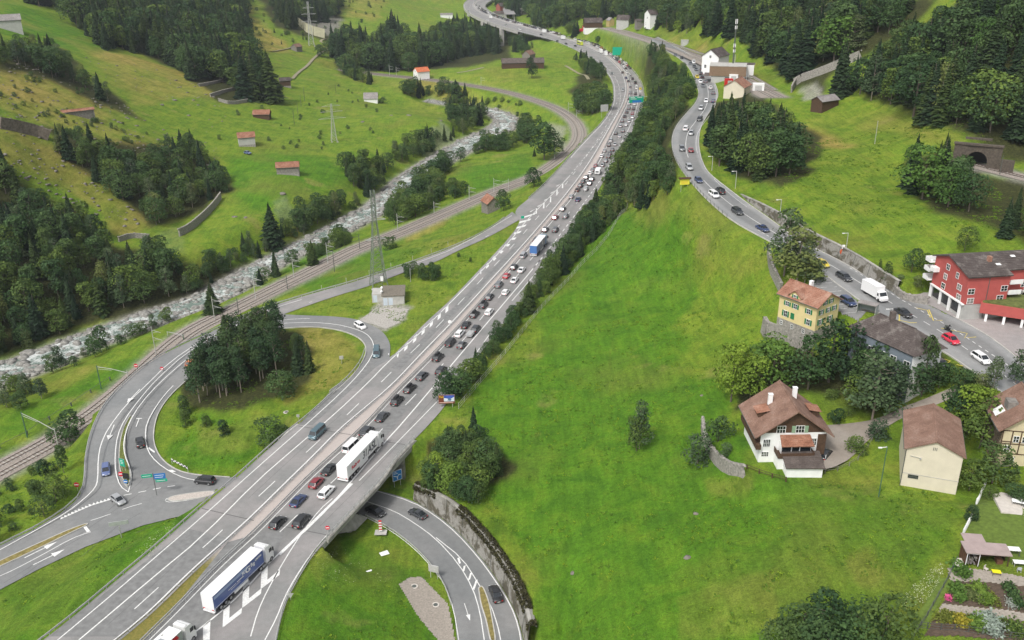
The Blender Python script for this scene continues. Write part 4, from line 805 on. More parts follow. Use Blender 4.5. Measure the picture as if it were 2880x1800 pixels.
# ------------------------------------------------------------------ railway
BAL = simple('ballast', (.27, .235, .205), .95, .35, 2.5, bmp=.5); RUST = simple('rail_steel', (.12, .085, .07), .5, .3, 2.0, metal=.3); SLP = simple('sleeper_concrete', (.36, .34, .31), .9, .2, 2.0)
a_, b2_ = center_strip(w_r1, 4.3); strip('railway_ballast', a_, b2_, BAL, .06, 6, 2)
a_, b2_ = center_strip(w_r2, 6.2); strip('railway_ballast', a_, b2_, BAL, .06, 6, 3)
a_, b2_ = center_strip(w_r3, 3.6); strip('railway_ballast', a_, b2_, BAL, .06, 6, 3)
slm = MB().box(-.13, .13, -1.25, 1.25, -.05, .10).mesh('sleeper', SLP)
def track(w, label, nind=150, step=1.2):
 w = resample(w, step=1.5); e = empty('railway_track', w[0], 0, label, 'railway track', 'railway tracks'); o_ = np.array(w[0])
 for s_ in (.75, -.75):
  r_ = offs(w, s_)-o_; mb_ = MB()
  for i in range(len(r_)-1): mb_.bar(r_[i]+np.array([0, 0, .24]), r_[i+1]+np.array([0, 0, .24]), .10, .16)
  mb_.obj('rail', RUST, e)
 q = resample(w, step=step); d = np.gradient(q[:, :2], axis=0); an = np.arctan2(d[:, 1], d[:, 0]); order = np.argsort(q[:, 1])
 for i in order[:nind]: mk('sleeper', slm, e, tuple(q[i]-o_+np.array([0, 0, .08])), float(an[i]))
 rest = order[nind:]
 if len(rest):
  sv = np.array([v_.co for v_ in slm.vertices]); sf = np.array([list(p_.vertices) for p_ in slm.polygons])
  oo = mk('far_sleepers', scatter('far_sleepers', sv, sf, q[rest]-o_+np.array([0, 0, .08]), np.ones(len(rest)), an[rest], SLP), e); oo['kind'] = 'stuff'
track(offs(w_r1, 2.0), 'left track of the double railway line between river and exit ramp')
track(offs(w_r1, -2.0), 'right track of the double railway line, nearer to the exit ramp')
track(offs(w_r2, 3.0), 'station track farthest left, beside the local road'); track(offs(w_r2, -1.2), 'station track in the middle of the yard'); track(r2b, 'station track along the foot of the wooded slope')
track(w_r3, 'short stretch of track running out of the stone tunnel portal')
# ------------------------------------------------------------------ trees
def leaf_mat(name, dark, light, hue=.5):
 m, t, b = new_mat(name); oi = nd(t, 'ShaderNodeObjectInfo'); at_ = nd(t, 'ShaderNodeAttribute', attribute_name='leaf')
 c = mix(t, at_.outputs['Fac'], dark, light)
 c = mix(t, 1.0, c, ramp(t, oi.outputs['Random'], [(.0, (.50, .62, .70)), (.25, (.80, .90, .85)), (.5, (1.0, 1.0, 1.0)), (.8, (1.3, 1.15, .80)), (1.0, (1.75, 1.5, .9))]).outputs[0], 'MULTIPLY')
 t.links.new(c, b.inputs['Base Color']); b.inputs['Roughness'].default_value = .75; b.inputs['Specular IOR Level'].default_value = .25
 tr = nd(t, 'ShaderNodeBsdfTranslucent'); t.links.new(c, tr.inputs[0]); ms = nd(t, 'ShaderNodeMixShader'); ms.inputs[0].default_value = .22
 t.links.new(b.outputs[0], ms.inputs[1]); t.links.new(tr.outputs[0], ms.inputs[2]); t.links.new(ms.outputs[0], t.nodes['Material Output'].inputs[0]); return m
LEAF = leaf_mat('broadleaf_foliage', (.020, .052, .016), (.100, .165, .050))
LEAFB = leaf_mat('bright_foliage', (.060, .120, .020), (.150, .245, .045))
BIRCH = leaf_mat('birch_foliage', (.050, .085, .034), (.125, .165, .078))
NEEDLE = leaf_mat('spruce_needles', (.014, .034, .015), (.050, .085, .034))
PINEN = leaf_mat('pine_needles', (.018, .042, .017), (.066, .115, .042))
PURPLE = leaf_mat('purple_foliage', (.045, .018, .022), (.105, .05, .055))
YEL = leaf_mat('yellow_foliage', (.13, .15, .02), (.28, .27, .05))
BARK = simple('bark', (.115, .095, .075), .9, .3, 4.0, bmp=.4); PBARK = simple('pale_bark', (.26, .22, .18), .9, .3, 4.0)
def set_leaf(me, vals):
 a = me.attributes.new('leaf', 'FLOAT', 'FACE'); a.data.foreach_set('value', np.clip(vals, 0, 1).astype(np.float32))
def quads(ctr, nrm, size, rg, aspect=1.0):
 n_ = len(ctr); nrm = nrm/np.maximum(np.linalg.norm(nrm, axis=1), 1e-6)[:, None]; r_ = rg.normal(size=(n_, 3)); a = np.cross(nrm, r_); a /= np.maximum(np.linalg.norm(a, axis=1), 1e-6)[:, None]; b_ = np.cross(nrm, a)
 s_ = size[:, None]; j = lambda: rg.uniform(.55, 1.2, (n_, 1))
 v = np.stack([ctr-a*s_*j(), ctr-b_*s_*aspect*j(), ctr+a*s_*j(), ctr+b_*s_*aspect*j()], 1).reshape(-1, 3)
 return v, np.arange(n_*4).reshape(-1, 4)
def broadleaf(name, seed, lobes=16, nq=1500, w=.34, z0=.20, size=.030, mat=None, loose=0.0, shape='round'):
 rg = np.random.default_rng(seed); L_ = []
 for k in range(lobes):
  th = rg.uniform(0, 6.28); ph = rg.uniform(0, 1); zc = z0+.10+(1-z0-.22)*ph; env = math.sin(math.pi*min(1, (zc-z0+.12)/(1-z0+.12)))**.6
  if shape == 'tall': env = (1-ph*.75)
  rr = w*env*rg.uniform(.25, .80); L_.append((math.cos(th)*rr, math.sin(th)*rr, zc, rg.uniform(.38, .62)*w*(.75 if shape == 'tall' else 1)))
 L_.append((0, 0, z0+(1-z0)*.55, w*.6)); L_.append((rg.uniform(-.04, .04), 0, 1-w*.42, w*.40)); L_ = np.array(L_)
 k = rg.integers(0, len(L_), nq); d = rg.normal(size=(nq, 3)); d /= np.linalg.norm(d, axis=1)[:, None]; d[:, 2] = np.where(d[:, 2] < -.55, -d[:, 2], d[:, 2])
 rad = L_[k, 3]*rg.uniform(.70-loose, 1.06+loose, nq); c_ = L_[k, :3]+d*rad[:, None]*np.array([1, 1, .82])
 inside = np.zeros(nq, bool)
 for q in L_: inside |= (np.linalg.norm((c_-q[:3])/np.array([1, 1, .82]), axis=1) < q[3]*.62)
 c_, d, k = c_[~inside], d[~inside], k[~inside]; nn = d+rg.normal(size=d.shape)*.55+np.array([0, 0, .35])
 lv = rg.uniform(.15, .85, len(L_))[k]*.55+rg.uniform(0, 1, len(k))*.45
 v, f = quads(c_, nn, rg.uniform(.6, 1.5, len(c_))*size, rg); me = np_mesh(name, v, f, mat or LEAF, False); set_leaf(me, lv); return me
def trunk_mesh(name, seed, h=.8, r=.018, limbs=7, w=.3, mat=None, z0=.25):
 rg = random.Random(seed); mb = MB(); mb.tube((0, 0, -.05), (rg.uniform(-.02, .02), rg.uniform(-.02, .02), h*.55), r, r*.65, 6); mb.tube((0, 0, h*.53), (rg.uniform(-.03, .03), rg.uniform(-.03, .03), h), r*.62, r*.2, 5)
 for k in range(limbs):
  z = z0+(h-z0)*k/limbs; a = rg.uniform(0, 6.28); l = w*rg.uniform(.5, .85); mb.tube((0, 0, z), (math.cos(a)*l, math.sin(a)*l, z+l*rg.uniform(.3, .7)), r*.38, r*.12, 4, False)
 return mb.mesh(name, mat or BARK)
def spruce(name, seed, tiers=24, per=11, w=.17, z0=.08, mat=None, ragged=.25, droop=.35):
 rg = np.random.default_rng(seed); V_ = []; F_ = []; lv = []
 for i in range(tiers):
  t_ = i/(tiers-1); z = z0+(1-z0-.02)*t_; R_ = w*(1-t_)**.85*(1+rg.uniform(-.12, .12))+.008; n_ = max(6, int(per*1.45*(1-t_*.5)))
  a0 = rg.uniform(0, 6.28)
  for k in range(n_):
   a = a0+2*math.pi*k/n_+rg.uniform(-.2, .2); R2 = R_*rg.uniform(1-ragged*1.3, 1+ragged*.8); hw = R2*.27+.005; dz = -R2*droop*rg.uniform(.6, 1.4); c_, s_ = math.cos(a), math.sin(a); j = len(V_)
   zz_ = z+rg.uniform(-.01, .01); m_ = .52
   V_ += [(0, 0, zz_+.012), (c_*R2*m_-s_*hw, s_*R2*m_+c_*hw, zz_+dz*.55-.012), (c_*R2, s_*R2, zz_+dz), (c_*R2*m_+s_*hw, s_*R2*m_-c_*hw, zz_+dz*.55-.012)]
   F_.append((j, j+1, j+2, j+3)); lv.append(rg.uniform(.0, .75)+.25*t_)
   if k % 2 == 0:
    j = len(V_); V_ += [(c_*R2*.35, s_*R2*.35, zz_+.018), (c_*R2*.95, s_*R2*.95, zz_+dz*.8), (c_*R2*.8, s_*R2*.8, zz_+dz-.026), (c_*R2*.3, s_*R2*.3, zz_-.03)]; F_.append((j, j+1, j+2, j+3)); lv.append(rg.uniform(0, .6))
 j = len(V_); V_ += [(-.006, 0, .95), (.006, 0, .95), (.003, 0, 1.02), (-.003, 0, 1.02)]; F_.append((j, j+1, j+2, j+3)); lv.append(.5)
 me = np_mesh(name, np.array(V_), np.array(F_), mat or NEEDLE, False); set_leaf(me, np.array(lv)); return me
KINDS = {
 'broadleaf_tree': [(broadleaf('crown', 31+i, 17+3*i, 2600, (.36, .30, .40, .33)[i], .14, .0225), trunk_mesh('trunk', i)) for i in range(4)],
 'spruce_tree': [(spruce('crown', 51+i, 30, 13, .155+.02*i, ragged=.35), trunk_mesh('trunk', 20+i, .95, .014, 2, .05)) for i in range(3)],
 'bright_tree': [(broadleaf('crown', 71+i, 20, 2900, .40, .14, .022, LEAFB), trunk_mesh('trunk', 40+i)) for i in range(2)],
 'birch_tree': [(broadleaf('crown', 81+i, 22, 2200, .26, .14, .018, BIRCH, .28, 'tall'), trunk_mesh('trunk', 50+i, .92, .012, 9, .2, PBARK)) for i in range(2)],
 'pine_tree': [(broadleaf('crown', 91+i, 22, 2400, .27, .30, .017, PINEN, .30, 'tall'), trunk_mesh('trunk', 60+i, .9, .014, 9, .22, PBARK, .4)) for i in range(3)],
 'bush': [(broadleaf('foliage', 101+i, 14, 1500, .52, -.02, .036, LEAF if i < 2 else BIRCH, .1), trunk_mesh('stems', 70+i, .6, .03, 6, .35, BARK, .05)) for i in range(3)],
 'garden_conifer': [(broadleaf('crown', 111+i, 24, 2400, .30, .0, .020, PINEN, .18, 'tall'), trunk_mesh('trunk', 80+i, .9, .02, 0)) for i in range(2)],
}
TREES = {k: [] for k in KINDS}; TREES['purple_tree'] = [];
def put(kind, x, y, z, h, label, group=None, var=None, wide=1.0, force=False):
 TREES.setdefault(kind, []).append(dict(x=float(x), y=float(y), z=float(z)-.15, h=float(h), label=label, group=group, var=var, wide=wide, force=force))
trees_rng = np.random.default_rng(5)
def forest(poly, spacing, hmin, hmax, mixk, label, dmin=2.5, topf=.85, group=None, ymax=1500, avoid=None):
 poly = [(float(a), float(b)) for a, b in poly]; pu = np.array(poly);
 g = G(pu[:, 0], np.maximum(pu[:, 1], 3)); c_ = G(*np.meshgrid(np.linspace(pu[:, 0].min(), pu[:, 0].max(), 9), np.linspace(pu[:, 1].min(), pu[:, 1].max(), 9)) and [a.ravel() for a in np.meshgrid(np.linspace(pu[:, 0].min(), pu[:, 0].max(), 9), np.linspace(max(pu[:, 1].min(), 3), pu[:, 1].max(), 9))])
 g = np.concatenate([g, c_]); x0, y0 = g[:, :2].min(0)-15; x1, y1 = g[:, :2].max(0)+15; y1 = min(y1, ymax); y0 = max(y0, 70)
 xs, ys = np.meshgrid(np.arange(x0, x1, spacing), np.arange(y0, y1, spacing)); xs = xs.ravel()+trees_rng.uniform(-.48, .48, xs.size)*spacing; ys = ys.ravel()+trees_rng.uniform(-.48, .48, ys.size)*spacing
 ok = (xs > RX0+5) & (xs < RX1-5) & (ys > RY0+5) & (ys < RY1-5); xs, ys = xs[ok], ys[ok]
 zs = gh(xs, ys); h = trees_rng.uniform(hmin, hmax, len(xs)); u, v, d = proj(np.stack([xs, ys, zs], 1)); u2, v2, _ = proj(np.stack([xs, ys, zs+h*topf], 1))
 ins = inpoly(u, v, poly) & inpoly(u2, v2, poly)
 dd = D[np.round(ys-RY0).astype(int), np.round(xs-RX0).astype(int)]; ins &= dd > dmin
 ks = list(mixk); pr_ = np.array([mixk[k] for k in ks], float); pr_ /= pr_.sum(); kk_ = trees_rng.choice(len(ks), len(xs), p=pr_)
 for i in np.nonzero(ins)[0]:
  k = ks[kk_[i]]; hh = h[i]*(1.15 if k == 'spruce_tree' else 1.0)*(.42 if k == 'bush' else 1)
  put(k, xs[i], ys[i], zs[i], hh, label+{'spruce_tree': ', dark and conical', 'broadleaf_tree': ', leafy and round-crowned', 'bush': ', low and bushy', 'birch_tree': ', airy and pale', 'pine_tree': ', bare-stemmed pine', 'bright_tree': ', bright green'}.get(k, ''), group or (label.split(' ', 1)[0]+' '+k.replace('_', ' ')+' '+label.split(' ', 1)[1]), None, float(trees_rng.uniform(.85, 1.25)))
MIXL = {'broadleaf_tree': .50, 'spruce_tree': .30, 'birch_tree': .14, 'bush': .06}; MIXR = {'broadleaf_tree': .34, 'spruce_tree': .56, 'birch_tree': .07, 'bright_tree': .04}
HEDGE = [(1232,1110),(1232,1062),(1300,985),(1387,920),(1440,850),(1499,790),(1538,735),(1574,662),(1618,618),(1648,575),(1687,500),(1722,442),(1760,405),(1795,352),(1812,300),(1818,262),(1810,222),(1796,180),(1772,160),(1768,108),(1797,106),(1842,127),(1869,145),(1895,160),(1919,174),(1943,205),(1952,232),(1958,268),(1946,297),(1904,342),(1884,362),(1880,410),(1888,450),(1897,495),(1897,540),(1865,570),(1812,598),(1764,578),(1693,658),(1648,703),(1600,762),(1499,875),(1440,953),(1392,1004),(1327,1090),(1285,1130)]
forest([p for p in HEDGE if p[1] > 550], 2.4, 2.8, 5.2, {'broadleaf_tree': .80, 'bush': .12, 'spruce_tree': .08}, 'tree in the hedge between motorway and wire fence', .9, .4)
forest([(1700,60),(1760,70),(1830,95),(1870,140),(1900,170),(1850,170),(1800,150),(1760,140),(1730,100)], 5, 6, 11, MIXR, 'tree on the bank between far motorway and station road', 2.5, .6)
forest(HEDGE, 4.2, 6, 10, {'broadleaf_tree': .74, 'spruce_tree': .12, 'birch_tree': .14}, 'tree on the wooded bank between motorway and local road', 3)
forest([(-150,440),(0,420),(60,500),(130,540),(200,570),(262,590),(300,640),(335,700),(400,660),(420,640),(470,700),(480,755),(560,690),(620,700),(700,650),(740,650),(760,690),(700,770),(610,800),(560,830),(470,850),(400,880),(300,900),(200,930),(60,990),(-150,1030)], 5.2, 8, 15, MIXL, 'tree in the wood on the left slope above the river')
forest([(120,345),(200,350),(300,380),(380,420),(450,400),(500,360),(560,395),(590,440),(640,480),(670,540),(630,560),(560,580),(520,600),(440,650),(400,600),(330,560),(250,500),(170,440)], 5.5, 8, 13, MIXL, 'tree in the copse in the middle of the left slope')
forest([(-60,90),(60,100),(150,110),(200,160),(240,200),(310,240),(390,280),(400,312),(340,300),(280,280),(220,240),(150,225),(60,190),(-60,175)], 6, 8, 14, MIXL, 'tree in the belt across the upper left slope')
forest([(40,-60),(690,-60),(690,60),(718,150),(735,230),(720,285),(650,255),(600,215),(540,230),(470,180),(400,150),(300,145),(230,90),(180,30),(60,10)], 6.5, 12, 26, {'broadleaf_tree': .32, 'spruce_tree': .68}, 'tree in the high wood at the top left')
forest([(740,-50),(960,-50),(955,50),(900,70),(850,60),(820,90),(790,60),(760,20)], 9, 16, 24, {'broadleaf_tree': .2, 'spruce_tree': .8}, 'spruce wood on the far slope left of the pylon')
forest([(925,80),(1000,70),(1050,100),(1080,70),(1110,42),(1140,90),(1150,130),(1180,80),(1230,70),(1290,50),(1330,60),(1400,90),(1412,110),(1400,150),(1300,165),(1200,195),(1140,205),(1060,200),(980,195),(990,215),(930,160)], 8, 13, 26, {'broadleaf_tree': .40, 'spruce_tree': .60}, 'tree in the gorge below the far viaduct')
forest([(940,160),(1000,200),(1100,240),(1180,240),(1260,240),(1300,245),(1340,290),(1400,300),(1440,300),(1484,350),(1484,410),(1460,400),(1430,340),(1370,300),(1360,320),(1350,380),(1290,395),(1265,350),(1262,310),(1190,285),(1100,250),(980,225)], 5.0, 6, 13, MIXL, 'tree along the upper bend of the river', 2, .45)
forest([(1100,410),(1150,390),(1200,375),(1265,375),(1280,400),(1200,440),(1170,470),(1110,470)], 5, 5, 10, MIXL, 'tree on the gravel bank at the edge of the left meadow', 2, .45)
forest([(950,460),(1030,440),(1100,450),(1110,500),(1080,530),(1030,560),(1000,530),(960,500)], 5, 6, 12, MIXL, 'tree on the left bank of the river halfway up', 2, .45)
forest([(830,570),(940,555),(1000,565),(960,620),(910,650),(860,690),(830,660)], 4.6, 8, 12, {'broadleaf_tree': .8, 'birch_tree': .2}, 'tree in the dense grove on the left bank of the river', 2, .45)
forest([(1080,570),(1160,480),(1250,440),(1320,390),(1400,380),(1460,395),(1440,425),(1350,430),(1260,480),(1240,520),(1350,530),(1340,550),(1240,570),(1180,620),(1120,640),(1080,620)], 5, 6, 12, {'broadleaf_tree': .85, 'spruce_tree': .07, 'birch_tree': .08}, 'tree on the right bank of the river by the railway', 2, .45)
forest([(690,700),(760,690),(830,700),(900,640),(960,650),(1000,680),(1060,650),(1100,670),(1000,720),(940,720),(860,740),(800,770),(730,810),(650,830),(600,850),(620,790)], 5, 5, 10, {'broadleaf_tree': .6, 'spruce_tree': .15, 'bush': .25}, 'tree on the strip between river and railway', 2, .45)
forest([(130,960),(200,950),(250,900),(330,930),(420,880),(500,870),(560,850),(560,870),(440,910),(320,945),(240,1000),(160,1040)], 6, 3, 6, {'bush': .7, 'broadleaf_tree': .3}, 'shrub on the right river bank', 1)
forest([(-60,1070),(80,1060),(140,1075),(150,1085),(60,1130),(-60,1160)], 4, 4, 7, {'bush': .4, 'broadleaf_tree': .6}, 'shrub at the far left bank of the river', 1)
forest([(215,1080),(270,1040),(345,1025),(340,1062),(290,1090),(225,1115)], 3.5, 3.5, 6, {'bush': .4, 'broadleaf_tree': .6}, 'shrub beside the railway in front of the river meadow', 1)
forest([(-60,1340),(80,1310),(160,1330),(195,1390),(150,1440),(60,1500),(-60,1540)], 5.0, 3, 6, {'bush': .6, 'broadleaf_tree': .4}, 'shrub on the bank between railway and exit ramp', 1.5)
forest([(530,1065),(540,1010),(580,960),(640,900),(700,860),(765,868),(790,920),(800,1000),(780,1060),(740,1080),(700,1100),(650,1120),(600,1145),(560,1140),(535,1120)], 3.3, 9, 13.5, {'pine_tree': .92, 'spruce_tree': .08}, 'tree in the pine clump on the loop island', 1.5, .78)
forest([(815,990),(830,930),(900,940),(905,1010),(880,1060),(830,1060)], 4.0, 6, 9, {'spruce_tree': .4, 'pine_tree': .6}, 'tree in the small dark clump at the right of the loop island', 1.5)
forest([(1135,790),(1140,740),(1180,735),(1240,735),(1255,770),(1225,795),(1170,792)], 3.2, 4, 6.5, {'broadleaf_tree': .7, 'bush': .3}, 'tree in the small thicket behind the flat-roofed hut', 1.5)
forest([(1180,1400),(1190,1300),(1250,1180),(1340,1180),(1360,1240),(1425,1290),(1400,1350),(1340,1425),(1290,1415),(1230,1400)], 2.5, 4.0, 8, {'broadleaf_tree': .62, 'spruce_tree': .16, 'bright_tree': .08, 'bush': .14}, 'tree in the thicket above the retaining wall', .5, .6)
forest([(1605,330),(1600,290),(1650,225),(1700,235),(1722,290),(1700,320),(1650,330)], 5.0, 8, 14, {'broadleaf_tree': 1}, 'tree in the round copse inside the motorway bend', 2.5)
forest([(1595,150),(1640,140),(1700,185),(1720,230),(1690,235),(1640,200)], 5.0, 5, 10, MIXL, 'tree on the strip inside the far motorway bend', 2)
forest([(1438,150),(1440,100),(1490,105),(1505,140),(1480,155)], 6, 8, 14, MIXL, 'tree at the end of the far viaduct')
forest([(1640,130),(1650,100),(1700,100),(1715,130)], 5, 5, 10, MIXL, 'tree between the far motorway and the barns', 2)
forest([(1990,430),(1990,300),(2060,270),(2140,280),(2180,300),(2240,330),(2250,400),(2320,400),(2325,440),(2290,470),(2220,500),(2180,525),(2110,515),(2040,490)], 5.0, 10, 17, {'broadleaf_tree': .50, 'spruce_tree': .50}, 'tree in the wood between local road and upper meadow', 3)
forest([(1900,-60),(2640,-60),(2620,10),(2540,60),(2500,105),(2440,110),(2400,160),(2330,190),(2250,210),(2220,230),(2180,190),(2130,170),(2100,130),(2060,110),(1990,100),(1940,60)], 6.4, 14, 23, MIXR, 'tree on the forested slope above the station')
forest([(2180,200),(2300,190),(2420,130),(2500,110),(2560,60),(2640,20),(2760,-60),(2960,-60),(2960,470),(2870,430),(2820,420),(2740,385),(2600,350),(2500,310),(2420,285),(2330,265),(2320,235),(2230,240)], 6.0, 12, 20, MIXR, 'tree on the steep forest at the top right')
forest([(2540,430),(2600,400),(2640,420),(2690,400),(2700,450),(2740,480),(2880,540),(2960,560),(2960,715),(2860,700),(2790,690),(2760,620),(2700,600),(2620,590),(2560,540),(2545,500)], 5.2, 9, 16, MIXR, 'tree below the railway at the right edge', 2.5)
forest([(1400,-60),(1960,-60),(1990,60),(1960,90),(1840,80),(1810,50),(1770,70),(1740,50),(1690,60),(1640,50),(1600,70),(1540,90),(1500,80),(1490,40),(1440,50),(1390,10)], 8.5, 13, 24, {'broadleaf_tree': .55, 'spruce_tree': .45}, 'tree in the far valley wood', 3)
forest([(1570,90),(1600,60),(1660,50),(1720,40),(1830,30),(1960,50),(1990,100),(1900,95),(1830,80),(1780,75),(1740,60),(1700,60),(1660,70),(1620,105)], 8, 9, 15, MIXR, 'tree near the far houses beside the railway', 3)
forest([(2175,1110),(2200,1080),(2330,1090),(2480,1110),(2480,1190),(2440,1190),(2420,1130),(2330,1120)], 30, 4, 5, {'bush': 1}, 'garden shrub behind the chalet', 1.5)
for (pl, n_, h0, h1, lb) in (([(0,1060),(100,1010),(220,965),(330,925),(440,890),(540,862),(560,875),(450,915),(340,955),(230,1000),(120,1050),(30,1100)], 60, 2, 4.5, 'on the near bank of the river'), ([(480,760),(700,690),(830,640),(960,600),(1090,520),(1180,440),(1270,360),(1300,330),(1290,380),(1200,450),(1110,560),(960,650),(800,710),(640,790),(520,840)], 170, 3, 8, 'scattered along the river'), ([(0,190),(120,170),(300,290),(560,470),(620,560),(560,560),(300,470),(0,320)], 90, 1.2, 2.8, 'on the dry left slope'), ([(560,480),(760,420),(1000,420),(1100,330),(1000,260),(800,180),(640,300)], 40, 1.2, 2.6, 'in the green left meadow'), ([(640,0),(1100,0),(1050,60),(900,110),(780,130),(700,120)], 80, 2, 5, 'on the rough far slope'), ([(1180,240),(1300,260),(1440,280),(1530,340),(1480,400),(1380,390),(1300,300)], 60, 1.5, 4, 'on the bank below the railway curve')):
 us = trees_rng.uniform(min(p[0] for p in pl), max(p[0] for p in pl), n_*4); vs = trees_rng.uniform(min(p[1] for p in pl), max(p[1] for p in pl), n_*4); k_ = np.nonzero(inpoly(us, vs, pl))[0][:n_]; g_ = G(us[k_], vs[k_])
 for q in g_:
  if D[int(q[1]-RY0), int(q[0]-RX0)] > 1.5: h_ = trees_rng.uniform(h0, h1); kd = 'bush' if h_ < 4 else ('broadleaf_tree', 'spruce_tree', 'birch_tree')[int(trees_rng.integers(0, 3))]; put(kd, q[0], q[1], q[2], h_, 'small shrub or young tree '+lb, 'shrubs '+lb)
def one(kind, u, v, vtop, label, wide=1.0, var=None):
 """a single tree given by the pixel of its foot and of its tip"""
 g = G(u, v)[0]; d = proj(g)[2]; h = (v-vtop)/(F/d*math.cos(PITCH-math.atan((900-v)/F)*0))/.93
 put(kind, g[0], g[1], g[2], h, label, None, var, wide, True)
one('broadleaf_tree', 1790, 1268, 1175, 'small twin-crowned tree standing alone in the big meadow', .8); one('birch_tree', 1798, 1262, 1128, 'slender loose-crowned tree joined behind the lone meadow tree', .9)
one('bush', 1962, 1303, 1232, 'dense dark round bush outside the curved garden wall', 1.1)
for n9, (u, v, vt, w_) in enumerate(((2250,1800,1690,1.3), (2330,1810,1670,1.2), (2420,1815,1700,1.4), (2480,1820,1660,1.0), (2200,1840,1740,1.2), (2300,1860,1740,1.3))): one('broadleaf_tree', u, v+14, vt, '%s leafy treetop of the clump at the bottom edge beside the garden fence' % ('leftmost upper', 'highest', 'right-hand', 'rightmost', 'lowest left', 'lowest middle')[n9], w_)
one('bright_tree', 2170, 1085, 955, 'big bright green tree between chalet and yellow house', 1.25); one('bright_tree', 2110, 1120, 1000, 'light green tree at the left edge of the chalet garden', 1.0); one('bright_tree', 2055, 1130, 975, 'smaller light green tree at the field edge left of the chalet garden', .8)
one('broadleaf_tree', 2272, 1095, 960, 'grey-stemmed tree on the lawn behind the chalet', 1.15)
for (u, v, vt, w_, s_) in ((2330,1075,905,1.0,'left'), (2388,1085,920,1.1,'middle'), (2436,1060,908,1.0,'tallest'), (2500,1075,955,1.1,'right')): one('garden_conifer', u, v, vt, 'dark conifer in front of the dark-roofed house, the %s one of the row' % s_, w_)
one('garden_conifer', 2470, 1090, 955, 'broad dark conifer right in front of the blue-grey wall', 1.2); one('broadleaf_tree', 2540, 1120, 1010, 'round tree hiding the lower wall of the dark-roofed house', 1.3); one('broadleaf_tree', 2420, 1100, 985, 'leafy tree between the conifers and the pale birch', 1.2)
one('birch_tree', 2452, 1180, 1000, 'pale birch beside the driveway bend', 1.4); one('birch_tree', 2500, 1160, 1020, 'grey-green birch right of the pale birch by the driveway', 1.5); one('broadleaf_tree', 2420, 1150, 1060, 'low rounded tree on the lawn edge by the driveway', 1.2)
one('garden_conifer', 2590, 1115, 950, 'tall dark narrow conifer at the corner of the dark-roofed house', .75); one('broadleaf_tree', 2640, 1090, 1020, 'dark rounded tree right of the tall narrow conifer', 1.3)
for (u, v, vt, k_, l_) in ((2700,1130,1040,'broadleaf_tree','tree above the driveway end, left of the half-timbered house'), (2745,1150,1050,'birch_tree','loose pale tree by the road, upper left of the half-timbered house'), (2790,1100,1005,'birch_tree','airy tree beside the white car on the road'), (2855,1080,985,'birch_tree','airy tree at the right edge by the road'), (2740,1215,1090,'bright_tree','bright green tree between the beige barn and the half-timbered house'), (2755,1260,1130,'broadleaf_tree','dark green tree behind the beige barn'), (2690,1200,1090,'broadleaf_tree','round tree right behind the beige barn roof')): one(k_, u, v, vt, l_, 1.15)
for (u, v, vt, l_) in ((2725,1380,1300,'bush against the lower right corner of the beige barn'), (2790,1360,1255,'bush in front of the half-timbered house'), (2830,1370,1320,'small bush beside the garden path at the right edge')): one('broadleaf_tree', u, v, vt, l_, 1.3)
one('birch_tree', 2205, 775, 605, 'tall drooping birch left of the local road', 1.2); one('birch_tree', 2240, 800, 650, 'middle birch of the group above the yellow house', 1.6); one('birch_tree', 2262, 800, 680, 'right birch of the group above the yellow house', 1.0); one('bush', 2295, 790, 740, 'bush under the birches by the parking lot', 1)
one('broadleaf_tree', 2713, 705, 640, 'fruit tree standing alone above the red apartment block', 1.0); one('broadleaf_tree', 2563, 765, 705, 'fruit tree left of the red apartment block', 1.1); one('broadleaf_tree', 2603, 770, 715, 'fruit tree touching the balconies of the red block', 1.1)
one('garden_conifer', 2472, 768, 730, 'thin dark cypress above the retaining wall', .7); one('garden_conifer', 2494, 785, 738, 'yellow-green dwarf conifer above the retaining wall', 1.2); one('bush', 2530, 795, 775, 'small round shrub by the garden stairs of the red block', 1.2); one('bush', 2580, 805, 780, 'yellowish shrub beside the stone wall', 1.3)
one('spruce_tree', 715, 283, 168, 'left of the two big spruces by the wooden barn', 1.3); one('spruce_tree', 762, 286, 165, 'right of the two big spruces by the wooden barn', 1.5); one('spruce_tree', 690, 280, 170, 'spruce at the tip of the high wood beside the pair', 1.2)
one('spruce_tree', 768, 695, 583, 'big lone spruce on the river bank', 1.5); one('spruce_tree', 600, 880, 800, 'spruce by the railway mast at the river', 1.5); one('spruce_tree', 880, 745, 680, 'dark spruce between river and railway below the grove', 1.4)
one('spruce_tree', 1107, 150, 48, 'tallest dark conifer in front of the far meadow', 1.7); one('spruce_tree', 1283, 285, 232, 'pointed spruce beside the river gorge', 1.6)
one('broadleaf_tree', 1530, 450, 358, 'big round tree in the meadow inside the railway curve', 1.2); one('broadleaf_tree', 1560, 440, 380, 'second round tree in the meadow inside the railway curve', 1.2); one('spruce_tree', 1503, 440, 418, 'tiny young spruce near the round meadow trees', 1.4)
one('broadleaf_tree', 1417, 592, 540, 'tree beside the red-roofed shed', 1.1); one('broadleaf_tree', 1502, 525, 478, 'bushy tree between railway and motorway', 1.3); one('bush', 1095, 700, 668, 'dark bush at the railway beside the pylon', 1.2)
one('broadleaf_tree', 1262, 1122, 1056, 'round bush right behind the advertising board', 1.5); one('broadleaf_tree', 1290, 1110, 1040, 'leafy shrub second behind the advertising board', 1.4); one('broadleaf_tree', 1318, 1075, 1010, 'leafy shrub third behind the advertising board', 1.4)
